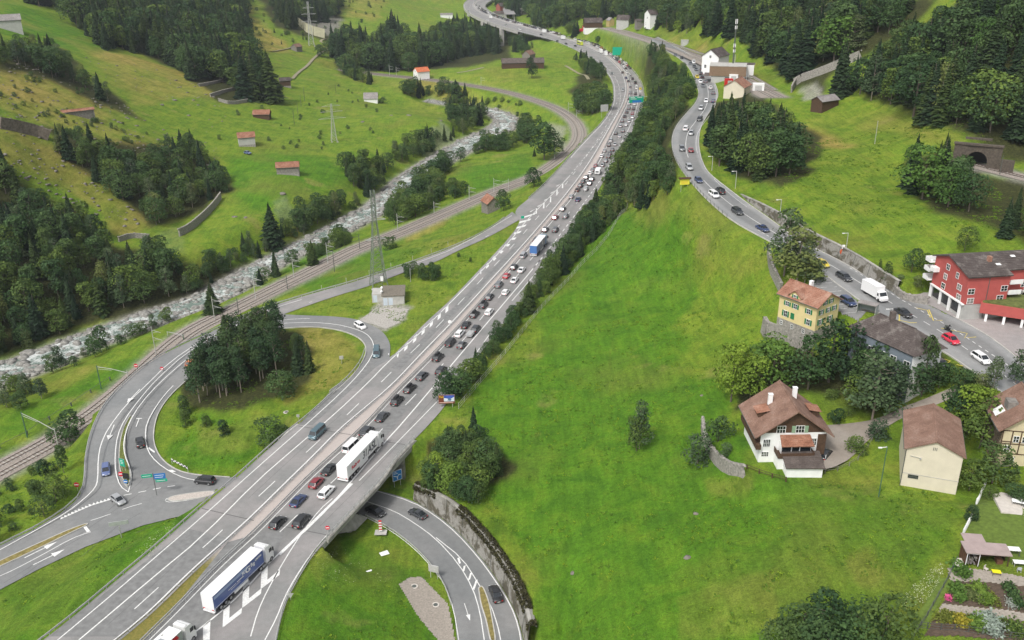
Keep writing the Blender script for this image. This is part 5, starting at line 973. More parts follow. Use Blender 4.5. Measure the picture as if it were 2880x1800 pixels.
for u, v, vt, w_ in ((30,1100,1055,1.4), (75,1108,1050,1.5), (118,1120,1065,1.5), (20,1145,1095,1.5), (60,1150,1105,1.3), (172,1042,975,1.2), (150,1050,1000,1.1), (236,1006,978,1.3), (285,992,925,1.2), (268,1004,955,1.1), (375,948,910,1.4), (402,940,905,1.2), (432,925,885,1.3), (340,970,940,1.3), (210,1030,1000,1.2), (470,905,868,1.3)): one('birch_tree' if vt % 3 == 0 else 'broadleaf_tree', u, v, vt, 'riverside bush on the near bank, left of the exit ramp', w_); TREES['birch_tree' if vt % 3 == 0 else 'broadleaf_tree'][-1]['group'] = 'riverside bushes left of the exit ramp'
one('broadleaf_tree', 198, 1245, 1165, 'dense round tree between railway and exit ramp', 1.5); one('broadleaf_tree', 180, 1330, 1250, 'narrow ivy-covered tree below the round one', .6); one('broadleaf_tree', 128, 1340, 1290, 'low dense tree left of the ivy-covered one', 1.4); one('broadleaf_tree', 160, 1410, 1335, 'dark tree beside the no-entry sign', 1.2)
one('garden_conifer', 520, 1165, 1112, 'upper of two small pines at the left of the loop island', 1.2); one('garden_conifer', 523, 1197, 1150, 'lower of two small pines at the left of the loop island', 1.2); one('garden_conifer', 581, 1198, 1163, 'small round pine alone in the loop island grass', 1.5); one('garden_conifer', 630, 1222, 1180, 'small dark pine nearest the checkered marker', 1.5)
one('broadleaf_tree', 768, 1258, 1178, 'round dark tree beside the motorway guard rail', 1.4); one('broadleaf_tree', 795, 1125, 1042, 'light green bush-like tree at the edge of the pine clump', 1.3)
one('garden_conifer', 1290, 722, 710, 'tiny conifer on the grass left of the motorway', 1.6); one('garden_conifer', 1323, 736, 724, 'second tiny conifer on the grass left of the motorway', 1.6)
one('broadleaf_tree', 903, 160, 130, 'round tree by the forest track on the far slope', 1.5); one('bush', 1075, 290, 275, 'dark bush beside the slate-roofed barn', 1.3); one('broadleaf_tree', 1495, 220, 170, 'narrow tree in front of the long barn', .8)
one('garden_conifer', 2729, 1465, 1418, 'clipped dark round conifer at the garden fence', 1.6); one('broadleaf_tree', 2780, 1400, 1365, 'round shrub at the top of the lawn garden', 1.5); one('broadleaf_tree', 2860, 1400, 1362, 'clipped hedge bush beside the terrace', 2.2)
one('broadleaf_tree', 2385, 1170, 1140, 'small clipped shrub tree at the chalet forecourt', 1.3); one('broadleaf_tree', 2350, 1190, 1150, 'round light shrub beside the chalet dormer', 1.4); one('bush', 2410, 1268, 1232, 'dark flat bush at the edge of the forecourt', 1.6); one('bush', 2470, 1235, 1190, 'dark bush with a pole behind the forecourt', 1.5)
one('bush', 2340, 1120, 1095, 'dark shrub on the lawn under the conifers', 1.4); one('bush', 2020, 1240, 1170, 'shrub inside the curved garden wall', .9); one('bush', 2040, 1290, 1250, 'small shrub on the terrace garden left of the chalet', .9)
g = G(2460, 925)[0];
def footprint_free(t_):
 return True
def grass_tufts():
 n_ = 60000; x = trees_rng.uniform(-150, 150, n_); y = trees_rng.uniform(95, 330, n_); z = gh(x, y); u, v, _ = proj(np.stack([x, y, z], 1)); ok = (u > -40) & (u < 2920) & (v < 1860)
 dd = D[np.round(y-RY0).astype(int), np.round(x-RX0).astype(int)]; ok &= (dd > 3) & (vnoise(x/5, y/5, 8)*.6+vnoise(x/1.6, y/1.6, 9)*.4 > .53)
 for pl in ([(2060,1040),(2500,900),(2900,1000),(2900,1430),(2740,1400),(2330,1350),(2040,1340),(1960,1200)], [(2560,1800),(2720,1430),(2900,1380),(2900,1850)], [(-60,1100),(200,900),(600,750),(1200,300),(1450,250),(1500,500),(900,850),(300,1100),(-60,1350)], [(2150,700),(2900,1100),(2900,650),(2400,640)], [(900,1480),(1010,1430),(1040,1480),(930,1530)], [(1110,1620),(1200,1610),(1300,1820),(1200,1820)]): ok &= ~inpoly(u, v, pl)
 x, y, z = x[ok], y[ok], z[ok]; rg = np.random.default_rng(3); vs_ = []
 for i in range(3):
  k = 14; c_ = np.stack([rg.normal(0, .35, k), rg.normal(0, .35, k), rg.uniform(.12, .45, k)], 1); v_, f_ = quads(c_, rg.normal(size=(k, 3))*.7+np.array([0, -.3, .8]), rg.uniform(.10, .26, k), rg); me = np_mesh('tuft', v_, f_, TUFT, False); set_leaf(me, rg.uniform(0, 1, len(f_))); vs_.append((me, MB().tri((0, 0, 0), (.01, 0, 0), (0, 0, .01)).mesh('stem', TUFT)))
 KINDS['grass'] = vs_; o = stuff_points('grass', [dict(x=x[i], y=y[i], z=z[i]-.12, h=float(rg.uniform(.35, .85)), wide=1.0) for i in range(len(x))]); o.name = 'grass_tufts'; tag(o, 'tufts of longer grass all over the meadows and verges', 'grass', kind='stuff'); print('TUFTS', len(x))
TUFT = leaf_mat('grass_blades', (.085, .175, .014), (.150, .245, .026))
PROTO = {}
def stuff_points(kind, items):
 vars_ = KINDS[kind];
 if kind not in PROTO:
  PROTO[kind] = []
  for cr_, tk in vars_:
   me = cr_.copy(); bm = bmesh.new(); bm.from_mesh(me); n0 = len(bm.faces); lay = bm.faces.layers.float.get('leaf'); bm.from_mesh(tk)
   bm.faces.ensure_lookup_table()
   for f_ in bm.faces[n0:]: f_.material_index = 1
   bm.to_mesh(me); bm.free(); me.materials.append(tk.materials[0]); me.name = kind+'_whole'; PROTO[kind].append(bpy.data.objects.new(kind+'_whole', me))
 n_ = len(items); me = bpy.data.meshes.new('far_'+kind+'s'); me.vertices.add(n_); me.vertices.foreach_set('co', np.array([[i['x'], i['y'], i['z']] for i in items], np.float32).ravel())
 sc = me.attributes.new('sc', 'FLOAT_VECTOR', 'POINT'); sc.data.foreach_set('vector', np.array([[i['h']*i['wide'], i['h']*i['wide'], i['h']] for i in items], np.float32).ravel())
 ro = me.attributes.new('ro', 'FLOAT_VECTOR', 'POINT'); ro.data.foreach_set('vector', np.array([[0, 0, trees_rng.uniform(0, 6.28)] for i in items], np.float32).ravel())
 ix = me.attributes.new('ix', 'INT', 'POINT'); ix.data.foreach_set('value', trees_rng.integers(0, len(vars_), n_).astype(np.int32))
 o = mk('far_'+kind+'s', me); ng = bpy.data.node_groups.new('scatter_'+kind, 'GeometryNodeTree'); ng.interface.new_socket('Geometry', in_out='INPUT', socket_type='NodeSocketGeometry'); ng.interface.new_socket('Geometry', in_out='OUTPUT', socket_type='NodeSocketGeometry')
 gi = ng.nodes.new('NodeGroupInput'); go = ng.nodes.new('NodeGroupOutput'); ip = ng.nodes.new('GeometryNodeInstanceOnPoints'); jn = ng.nodes.new('GeometryNodeJoinGeometry')
 for p_ in reversed(PROTO[kind]):
  oi = ng.nodes.new('GeometryNodeObjectInfo'); oi.inputs['Object'].default_value = p_; oi.inputs['As Instance'].default_value = True; ng.links.new(oi.outputs['Geometry'], jn.inputs[0])
 ip.inputs['Pick Instance'].default_value = True
 def na(nm, ty):
  q = ng.nodes.new('GeometryNodeInputNamedAttribute'); q.data_type = ty; q.inputs['Name'].default_value = nm; return q
 ng.links.new(gi.outputs[0], ip.inputs['Points']); ng.links.new(jn.outputs[0], ip.inputs['Instance']); a_ = na('sc', 'FLOAT_VECTOR'); b_ = na('ro', 'FLOAT_VECTOR'); c_ = na('ix', 'INT')
 ng.links.new(a_.outputs[0], ip.inputs['Scale']); ng.links.new(b_.outputs[0], ip.inputs['Rotation']); ng.links.new(c_.outputs[0], ip.inputs['Instance Index']); ng.links.new(ip.outputs[0], go.inputs[0])
 md_ = o.modifiers.new('scatter', 'NODES'); md_.node_group = ng
 return o
FARLABEL = {'broadleaf_tree': 'mass of leafy trees covering the far valley sides', 'spruce_tree': 'mass of dark spruces covering the far valley sides', 'birch_tree': 'pale birches scattered through the far woods', 'bush': 'low scrub at the edges of the far woods', 'pine_tree': 'pines standing in the far woods', 'bright_tree': 'bright green trees scattered in the far woods'}
def plant_all():
 for kind, items in TREES.items():
  if not items: continue
  items = [i for i in items if not (-1e9 < 0 and i.get('skip'))]
  for i in items: i['px'] = i['h']/max(i['y'], 1); i['out'] = not (-80 < proj([i['x'], i['y'], i['z']+i['h']*.5])[0] < 2960)
  items.sort(key=lambda i: (not i['force'], i['out'], -i['px'])); near, far = items[:300], items[300:]
  vs = KINDS[kind]
  for i in near:
   k = int(trees_rng.integers(0, len(vs))) if i['var'] is None else i['var']; cr_, tk = vs[k]
   e = empty(kind, (i['x'], i['y'], i['z']), float(trees_rng.uniform(0, 6.28)), i['label'], 'shrub' if kind == 'bush' else 'tree', i['group']); e.scale = (i['h']*i['wide'], i['h']*i['wide'], i['h'])
   mk('foliage' if kind == 'bush' else 'crown', cr_, e); mk('stems' if kind == 'bush' else 'trunk', tk, e)
  if far:
   o = stuff_points(kind, far); tag(o, FARLABEL.get(kind, 'far trees'), 'trees', kind='stuff')
  print('TREES', kind, len(near), len(far))
# ------------------------------------------------------------------ vehicles
GLASS = simple('dark_glass', (.018, .022, .026), .08, .1, 2.0, spec=.8, obj=True); TYRE = simple('tyre_rubber', (.025, .025, .026), .8, .2, 5.0); RIM = simple('wheel_rim', (.42, .42, .43), .35, .1, 2.0, metal=.6)
LAMPW = simple('lamp_glass', (.70, .72, .74), .15, .05, 2.0); LAMPR = simple('tail_lamp_red', (.50, .02, .02), .25, .05, 2.0); PLATE = simple('number_plate', (.65, .65, .60), .5, .05, 2.0); BLK = simple('black_plastic', (.02, .02, .022), .5, .1, 4.0)
PAINTS = {'black': (.012, .013, .016), 'dark grey': (.055, .06, .068), 'grey': (.17, .18, .19), 'silver': (.42, .43, .44), 'white': (.80, .80, .80), 'red': (.42, .012, .025), 'dark blue': (.02, .04, .12), 'blue': (.10, .14, .30), 'yellow': (.75, .58, .02), 'teal': (.09, .16, .19), 'orange': (.60, .18, .05), 'brown': (.10, .06, .045), 'bright red': (.62, .015, .05), 'dark red': (.22, .02, .03)}
def pm(c): return paint('paint_'+c.replace(' ', '_'), PAINTS[c], .28 if c != 'white' else .35, .3 if c in ('silver', 'grey', 'dark grey', 'teal') else 0)
SPEC = {  # length, width, height, belt, bonnet height, bonnet length, boot length, rear rake
 'hatchback': (4.15, 1.80, 1.48, .92, .86, 1.05, .15, .45), 'sedan': (4.75, 1.84, 1.43, .90, .84, 1.20, .85, .75), 'estate': (4.75, 1.84, 1.50, .92, .86, 1.15, .12, .40),
 'SUV': (4.60, 1.90, 1.68, 1.06, 1.02, 1.05, .15, .35), 'minivan': (4.70, 1.88, 1.75, 1.02, .98, .80, .12, .25), 'van': (5.20, 1.98, 2.02, 1.15, 1.10, .55, .06, .12), 'coupe': (4.45, 1.85, 1.36, .88, .82, 1.30, .45, .95)}
def loft(mb, rings, close=True, cap=True):
 n_ = len(rings[0]); i0 = len(mb.v)
 for r_ in rings: mb.v += [tuple(p) for p in r_]
 for k in range(len(rings)-1):
  for j in range(n_ if close else n_-1):
   mb.f.append((i0+k*n_+j, i0+k*n_+(j+1) % n_, i0+(k+1)*n_+(j+1) % n_, i0+(k+1)*n_+j)); mb.m.append(mb.mi)
 if cap: mb.f.append(tuple(i0+j for j in reversed(range(n_)))); mb.m.append(mb.mi); k = len(rings)-1; mb.f.append(tuple(i0+k*n_+j for j in range(n_))); mb.m.append(mb.mi)
def body_rings(kind):
 L_, W_, Ht, belt, bon, bl, tl, rk = SPEC[kind]; hw = W_/2; x0, x1 = -L_/2, L_/2
 def ring(x, w, zb, zt, zs):
  return [(x, -w*.90, zb), (x, -w, zb+.14), (x, -w, zs*.72), (x, -w*.985, zs), (x, -w*.86, zt), (x, w*.86, zt), (x, w*.985, zs), (x, w, zs*.72), (x, w, zb+.14), (x, w*.90, zb)]
 xb = x1-bl; xt = x0+tl
 st = [ring(x0, hw*.86, .34, belt*.82, belt*.62), ring(x0+.10, hw*.95, .24, belt*.97, belt*.86), ring(x0+.45, hw, .20, belt+(.02 if tl < .3 else -.02), belt*.92), ring(xt+.5, hw, .20, belt, belt*.92), ring(0, hw, .20, belt, belt*.92), ring(xb-.1, hw, .20, belt, belt*.92), ring(xb+.35, hw*.99, .20, bon+.02, bon*.93), ring(x1-.35, hw*.97, .20, bon*.95, bon*.84), ring(x1-.12, hw*.90, .24, bon*.82, bon*.70), ring(x1, hw*.80, .32, bon*.66, bon*.55)]
 return st
def car_meshes(kind):
 L_, W_, Ht, belt, bon, bl, tl, rk = SPEC[kind]; hw = W_/2; x0, x1 = -L_/2, L_/2; xb = x1-bl; out = {}
 b = MB(); loft(b, body_rings(kind)); out['body'] = b
 g = MB(); wf = .55 if kind != 'van' else .35; xr0 = x0+tl+.04; rt0 = xr0+rk; rf = xb-wf*(1.35 if kind in ('sedan', 'coupe', 'hatchback', 'estate') else 1.0)
 wb, wt = hw*.90, hw*.70
 A0 = [(xr0, -wb*.95, belt-.02), (xr0, wb*.95, belt-.02), (rt0, wt, Ht-.05), (rt0, -wt, Ht-.05)]; A1 = [(xb+.12, -wb*.93, belt-.02), (xb+.12, wb*.93, belt-.02), (rf, wt, Ht-.05), (rf, -wt, Ht-.05)]
 g.quad(*A0[::-1]); g.quad(*A1); g.quad(A0[1], A1[1], A1[2], A0[2]); g.quad(A1[0], A0[0], A0[3], A1[3]); g.quad(A0[2], A1[2], A1[3], A0[3]); out['windows'] = g
 r_ = MB(); r_.box(rt0-.06, rf+.05, -wt-.02, wt+.02, Ht-.06, Ht-.01); r_.box(rt0+.05, rf-.05, -wt*.86, wt*.86, Ht-.02, Ht+.02)
 for s_ in (-1, 1):
  r_.bar((xb+.14, s_*wb*.94, belt-.02), (rf, s_*(wt+.01), Ht-.05), .07); r_.bar((xr0-.02, s_*wb*.96, belt-.02), (rt0, s_*(wt+.01), Ht-.05), .10); r_.bar((.05, s_*wb*.955, belt-.02), (-.05, s_*(wt+.015), Ht-.05), .07)
 out['roof'] = r_
 wh = MB(); R_ = .33 if kind not in ('SUV', 'van') else .37; wh.tube((0, -.12, 0), (0, .12, 0), R_, R_, 12); out['_R'] = R_; out['wheel'] = wh
 rm = MB(); rm.tube((0, -.13, 0), (0, .13, 0), R_*.60, R_*.60, 10); out['rim'] = rm
 tp_ = belt*.72 if kind not in ('SUV', 'van', 'minivan') else belt*.78
 out['headlight'] = MB().box(-.10, .10, -.17, .17, -.07, .07); out['tail_light'] = MB().box(-.05, .05, -.13, .13, -.10, .10); out['number_plate'] = MB().box(-.012, .012, -.26, .26, -.06, .06)
 out['_p'] = dict(head=(x1-.14, hw*.64, bon*.72), tail=(x0+.04, hw*.70, tp_), plate=(x0-.01, 0, .50), wx=(L_*.31, -L_*.29), wy=hw-.09)
 return out
CM = {}
def cm(kind):
 if kind not in CM: CM[kind] = car_meshes(kind)
 return CM[kind]
MC = {}
def mcache(key, fn):
 if key not in MC: MC[key] = fn()
 return MC[key]
def build_car(kind, col, loc, rz, label, group=None, near=True, box=False, extras=None, cat=None):
 c = cm(kind); name = {'van': 'van', 'minivan': 'minivan'}.get(kind, 'car'); M_ = pm(col); p_ = c['_p']; R_ = c['_R']
 if not near:
  def mk_():
   mb = MB(); mats = [M_, GLASS, TYRE, LAMPR, LAMPW]
   for i, k in enumerate(('body', 'windows', 'roof')):
    o = len(mb.v); mb.v += c[k].v; mb.f += [tuple(q+o for q in f_) for f_ in c[k].f]; mb.m += [(0, 1, 0)[i]]*len(c[k].f)
   mb.mi = 2
   for x in p_['wx']:
    for s_ in (-1, 1): mb.tube((x, s_*(p_['wy'])-.1, R_), (x, s_*p_['wy']+.1, R_), R_, R_, 8)
   mb.mi = 3; x, y, z = p_['tail']; mb.box(x-.05, x+.05, y-.13, y+.13, z-.1, z+.1); mb.box(x-.05, x+.05, -y-.13, -y+.13, z-.1, z+.1)
   mb.mi = 4; x, y, z = p_['head']; mb.box(x-.1, x+.1, y-.17, y+.17, z-.07, z+.07); mb.box(x-.1, x+.1, -y-.17, -y+.17, z-.07, z+.07)
   return mb.mesh(name+'_small', mats)
  o = mk(name, mcache(('far', kind, col), mk_), None, loc, rz); return tag(o, label, cat or name, group)
 e = empty(name, loc, rz, label, cat or name, group)
 b = mk('body', mcache(('body', kind, col), lambda: c['body'].mesh('body', M_, True)), e); mk('windows', mcache(('win', kind), lambda: c['windows'].mesh('windows', GLASS)), e); mk('roof', mcache(('roof', kind, col), lambda: c['roof'].mesh('roof', M_)), e)
 for x in p_['wx']:
  for s_ in (-1, 1):
   w_ = mk('wheel', mcache(('wheel', kind), lambda: c['wheel'].mesh('wheel', TYRE)), e, (x, s_*p_['wy'], R_)); mk('rim', mcache(('rim', kind), lambda: c['rim'].mesh('rim', RIM)), w_)
 for s_ in (-1, 1):
  x, y, z = p_['head']; mk('headlight', mcache('hl', lambda: c['headlight'].mesh('headlight', LAMPW)), e, (x, y*s_, z)); x, y, z = p_['tail']; mk('tail_light', mcache('tl', lambda: c['tail_light'].mesh('tail_light', LAMPR)), e, (x, y*s_, z))
 x, y, z = p_['plate']; mk('number_plate', mcache('np', lambda: c['number_plate'].mesh('number_plate', PLATE)), e, (x, y, z)); mk('number_plate', mcache('np', None), e, (-x-.02, y, .45))
 if box:
  Ht = SPEC[kind][2]; rb = mcache('roofbox', lambda: MB().box(-.95, .95, -.38, .38, 0, .20).box(-.8, .85, -.30, .30, .20, .30).mesh('roof_box', BLK)); mk('roof_box', rb, e, (-.25, 0, Ht+.10))
 return e
def tangent(w, p):
 i = int(np.argmin(np.linalg.norm(w[:, :2]-np.array(p)[:2], axis=1))); i0, i1 = max(0, i-2), min(len(w)-1, i+2); d = w[i1]-w[i0]; return math.atan2(d[1], d[0])
def slope_of(w, p): return 0
w_mid_r = resample(w_mr0, step=3); w_mid_l = resample(w_md, step=3)
# --- the queue on the right carriageway (u, v, colour, kind, roof box)
Q = [(781,1468,'black','hatchback',0),(848,1464,'black','SUV',0),(839,1406,'dark blue','coupe',0),(918,1382,'white','estate',0),(890,1356,'dark red','hatchback',0),(927,1318,'black','sedan',0),(988,1256,'white','van',0),(1031,1213,'dark grey','SUV',0),(1075,1170,'dark grey','sedan',0),(1117,1126,'black','SUV',1),(1153,1091,'black','estate',1),(1187,1056,'dark grey','estate',0),(1232,1004,'black','SUV',1),(1241,1042,'black','SUV',0),(1267,963,'black','minivan',0),(1299,969,'dark grey','hatchback',0),(1293,937,'white','estate',0),(1338,925,'black','SUV',0),(1311,912,'black','sedan',0),(1335,883,'black','estate',1),(1376,876,'white','estate',0),(1360,857,'dark grey','SUV',1),(1377,834,'dark grey','estate',0),(1422,821,'white','hatchback',0),(1403,800,'grey','SUV',0),(1447,787,'white','sedan',0),(1425,775,'red','hatchback',0),(1467,758,'white','sedan',0),(1446,750,'black','estate',0),(1472,718,'silver','minivan',0),(1509,674,'dark grey','SUV',0),(1562,646,'dark grey','SUV',0),(1534,645,'dark grey','estate',0),(1562,611,'dark red','estate',0),(1591,608,'grey','SUV',0),(1583,587,'grey','estate',0),(1607,552,'silver','hatchback',0),(1626,560,'dark blue','sedan',0),(1624,533,'brown','sedan',0),(1648,531,'silver','SUV',0),(1632,522,'black','SUV',0),(1659,515,'dark grey','estate',0),(1640,510,'black','hatchback',0),(1665,503,'black','estate',0),(1649,498,'dark grey','estate',0),(1660,486,'white','hatchback',0),(1667,477,'grey','hatchback',0),(1675,466,'dark red','hatchback',0),(1695,463,'silver','sedan',0),(1704,452,'grey','estate',0),(1712,440,'black','SUV',0),(1715,431,'black','hatchback',0),(1722,421,'dark grey','SUV',0),(1692,438,'white','hatchback',0),(1700,423,'silver','hatchback',0),(1713,407,'black','estate',0),(1730,405,'silver','sedan',0),(1718,395,'silver','minivan',0),(1743,383,'silver','hatchback',0),(1732,374,'black','estate',0),(1752,368,'dark grey','SUV',0),(1745,354,'silver','minivan',0),(1761,351,'silver','SUV',0),(1750,340,'dark grey','SUV',0),(1770,341,'silver','minivan',0),(1779,330,'silver','SUV',0),(1757,327,'black','sedan',0),(1779,319,'dark red','estate',0),(1782,305,'black','hatchback',0),(1763,315,'black','hatchback',0),(1769,304,'dark grey','estate',0),(1785,293,'silver','SUV',0),(1770,291,'silver','minivan',0),(1770,277,'black','SUV',0),(1800,269,'black','hatchback',0),(1788,263,'black','SUV',0),(1773,261,'grey','SUV',0),(1790,247,'white','van',0),(1801,249,'yellow','hatchback',0),(1802,257,'white','hatchback',0),(1773,244,'grey','estate',0),(1787,233,'black','van',0),(1767,228,'black','sedan',0),(1779,221,'black','SUV',0),(1761,219,'dark blue','SUV',0),(1773,213,'silver','sedan',0),(1751,204,'black','SUV',0),(1763,202,'white','sedan',0)]
ordw = lambda n_: {1: 'first', 2: 'second', 3: 'third', 4: 'fourth', 5: 'fifth', 6: 'sixth', 7: 'seventh', 8: 'eighth', 9: 'ninth', 10: 'tenth'}.get(n_, '%dth' % n_ if n_ % 10 not in (1, 2, 3) or 10 < n_ % 100 < 14 else '%d%s' % (n_, {1: 'st', 2: 'nd', 3: 'rd'}[n_ % 10]))
rows = {'left': [], 'right': []}
for (u, v, c_, k_, bx) in Q:
 p_ = P(u, v, .65); i = int(np.argmin(np.linalg.norm(w_mid_r[:, :2]-p_[:2], axis=1))); d = np.linalg.norm(w_mid_r[i, :2]-p_[:2]); rows['left' if d < 4.6 else 'right'].append((i, u, v, c_, k_, bx, p_))
for ln_, lst in rows.items():
 lst.sort(key=lambda q: q[0])
 for n_, (i, u, v, c_, k_, bx, p_) in enumerate(lst):
  base = {'left': 'median-side', 'right': 'hedge-side'}[ln_]
  lab = '%s %s%s, %s from the bridge in the %s queue lane' % (c_, k_, ' with roof box' if bx else '', ordw(n_+1), base)
  build_car(k_, c_, (p_[0], p_[1], .0), tangent(w_mid_r, p_)+random.uniform(-.02, .02), lab, 'vehicles queueing on the motorway', v > 420, bool(bx))
cmix = ['black']*5+['dark grey']*3+['grey']*3+['silver']*4+['white']*5+['dark blue', 'red', 'brown']; kmix = ['hatchback', 'estate', 'SUV', 'SUV', 'sedan', 'minivan', 'van']
start = int(np.argmin(np.linalg.norm(w_mid_r[:, :2]-P(1752, 196, 0)[:2], axis=1))); sfar = w_mid_r[start:]; LT = length(sfar)
specials = [(1700, 152, 'white box truck'), (1690, 150, 'w'), (1632, 120, 'bus'), (1583, 107, 't2')]
spx = [float(P(u, v, 0)[0]) for u, v, _ in specials]
def far_lane(off, name, step):
 s_ = 4.0; n_ = 0; w_ = offs(sfar, -off)
 while s_ < LT-12 and n_ < 75:
  a = along(w_, s_, s_+2.5); u_, v_, _ = proj(a[0])
  block = any(abs(float(u_)-su) < 11 and abs(float(v_)-sv) < 9 for su, sv, _ in specials) and name == 'right'
  if not block and 20 < float(u_) < 2860 and float(v_) > -8:
   c_ = random.choice(cmix); k_ = random.choice(kmix); ang = math.atan2(a[-1][1]-a[0][1], a[-1][0]-a[0][0])
   build_car(k_, c_, tuple(a[0]), ang, 'tiny %s vehicle in the %s lane of the far queue %s' % (c_, name, 'on the viaduct' if float(u_) < 1480 else 'round the bend'), 'tiny %s vehicles far back in the %s lane %s' % (c_, name, 'on the viaduct' if float(u_) < 1480 else 'in the bend'), False)
  s_ += step*random.uniform(.8, 1.35); n_ += 1
far_lane(2.6, 'left', 7.6); far_lane(6.2, 'right', 7.8)
for (u, v, c_, k_, lab) in [(1752,253,'silver','minivan','silver van alone on the free carriageway in the bend'),(1721,207,'grey','hatchback','grey car alone on the free carriageway above the silver van'),(1691,178,'dark grey','SUV','dark car at the railing of the free carriageway before the bend'),(1618,129,'dark grey','sedan','dark car on the free carriageway beside the yellow coach'),(1634,141,'white','hatchback','white car on the free carriageway just past the sign gantry'),(1592,123,'black','hatchback','black car second from the yellow coach on the free carriageway'),(1568,116,'black','hatchback','black car third from the yellow coach on the free carriageway'),(1522,97,'dark grey','sedan','dark car on the free carriageway at the near end of the viaduct'),(1462,82,'white','sedan','white car on the free carriageway over the viaduct'),(1372,56,'white','sedan','white car midway on the viaduct, free lane'),(1317,32,'silver','hatchback','silver car in the tight viaduct bend, free lane'),(1423,70,'silver','estate','silver car right above the viaduct pier, free lane')]:
 p_ = P(u, v, .6); build_car(k_, c_, (p_[0], p_[1], 0), tangent(w_mid_l, p_)+math.pi, lab, None, False)
p_ = P(892, 1216, .8); build_car('van', 'teal', (p_[0], p_[1], 0), tangent(w_mid_l, p_)+math.pi, 'grey-blue panel van driving down the free left carriageway towards the bridge', None, True)
def on_ground(u, v, hz=.65):
 g = G(u, v+0)[0]; d = rays(u, v);
 t_ = (g[2]+.15+hz-CAMH)/d[2]; q = np.array([d[0]*t_, d[1]*t_]); return np.array([q[0], q[1], float(gh(q[0], q[1]))+.16])
def head_px(p_, du, dv):
 z_ = p_[2]; u, v, _ = proj(p_); a = P(u, v, z_); b_ = P(u+du, v+dv, z_); return math.atan2(b_[1]-a[1], b_[0]-a[0])
for (u, v, du, dv, c_, k_, lab) in [(1013,916,30,18,'white','SUV','white SUV rounding the top of the loop ramp'),(1059,993,-2,30,'teal','van','grey-blue van at the right side of the loop ramp, about to merge'),(537,1019,20,-18,'orange','hatchback','orange car half hidden behind the pine clump on the loop ramp'),(394,1243,-6,-30,'black','SUV','black SUV driving up the loop ramp beside the white arrow'),(298,1320,0,30,'blue','estate','blue car coming down the exit ramp to the junction'),(332,1405,24,18,'silver','hatchback','silver car entering the junction over the give-way teeth'),(576,1351,-30,-3,'black','SUV','black SUV behind the blue and green direction sign'),
 (1056,1436,24,12,'black','sedan','black car coming out of the shadow under the bridge'),(1174,1443,-26,-14,'dark grey','coupe','dark coupe on the underpass road heading under the bridge'),(1394,1668,-10,-26,'black','sedan','black saloon on the underpass road beside the retaining wall')]:
 p_ = on_ground(u, v); build_car(k_, c_, tuple(p_), head_px(p_, du, dv), lab, None, True)
LC = [(2313,740,'yellow','hatchback',1,'yellow small car with dark roof bars on the local road by the birches'),(2374,777,'dark grey','estate',1,'dark estate car behind the white box truck'),(2386,842,'dark blue','estate',1,'dark blue estate parked in the lot beside the yellow house'),(2540,878,'black','sedan',1,'black saloon ahead of the white box truck near the red block'),(2675,953,'bright red','hatchback',1,'bright red hatchback following the motorcycle past the dark-roofed house'),(2760,1006,'white','estate',1,'white car half hidden by trees at the road end'),(2649,1004,'grey','hatchback',1,'grey car parked at the white wall of the dark-roofed house'),
 (1938,469,'silver','SUV',1,'silver car on the local road beside the yellow information board'),(1965,504,'dark blue','hatchback',1,'blue hatchback following the silver car past the yellow board'),(2008,545,'white','minivan',1,'white car side by side with the black one below the bend'),(2025,535,'black','SUV',-1,'black SUV going the other way beside the white car'),(2074,593,'dark grey','SUV',1,'dark SUV beside the start of the long retaining wall'),(2145,640,'dark blue','sedan',1,'dark blue car left of the tall birches on the local road'),
 (1929,361,'white','minivan',-1,'white van-like car in the S-bend'),(1944,373,'silver','hatchback',1,'silver hatchback beside the white one in the S-bend'),(1918,417,'grey','SUV',1,'grey SUV low in the bend above the yellow board'),(1943,421,'dark red','hatchback',-1,'dark red hatchback low in the bend'),(1968,334,'black','SUV',1,'black SUV with pale roof in the S-bend above the white pair'),(1972,304,'silver','SUV',1,'silver SUV alone above the S-bend'),(1986,283,'white','hatchback',1,'white car left of the dark blue one by the tree tops'),(2006,283,'dark blue','estate',-1,'dark blue car at the right kerb below the station building'),(2006,260,'grey','estate',-1,'grey car below the white one in front of the beige-gabled shed'),(1998,246,'white','hatchback',-1,'white car left of the station forecourt'),(1977,240,'grey','sedan',1,'grey car on the outer lane level with the red container'),(1970,229,'white','hatchback',1,'white car right below the yellow one'),(1984,229,'grey','hatchback',-1,'dark-windowed grey hatchback beside the white one below the yellow car'),(1961,216,'yellow','hatchback',1,'small yellow car in the row in front of the station'),(1975,216,'black','sedan',-1,'black car right beside the small yellow car'),(1971,207,'black','SUV',-1,'black SUV behind the black car by the station'),(1973,194,'dark grey','hatchback',-1,'dark grey hatchback at the station wall end'),(1958,195,'grey','sedan',1,'grey saloon in the outer lane above the yellow car'),(1953,187,'dark grey','sedan',1,'dark saloon above the grey one'),(1942,179,'grey','sedan',1,'grey car next to the white one at the top of the queue'),(1951,175,'white','minivan',1,'white car at the top of the local road queue'),(1918,163,'black','estate',1,'black car half behind the bushes at the upper local road'),(1900,155,'grey','hatchback',1,'grey car farthest up the local road'),(2004,218,'white','hatchback',-1,'white car parked outside the station'),(2010,223,'black','SUV',-1,'black SUV parked outside the station')]
locw = resample(locmid, step=3)
for (u, v, c_, k_, s_, lab) in LC:
 p_ = on_ground(u, v); build_car(k_, c_, tuple(p_), tangent(locw, p_)+(0 if s_ > 0 else math.pi), lab, None, v > 330 or u > 2200)
p_ = on_ground(2321, 1276, .7); build_car('hatchback', 'black', tuple(p_), head_px(p_, 20, -22), 'black hatchback parked at the chalet beside the white lean-to', None, True)
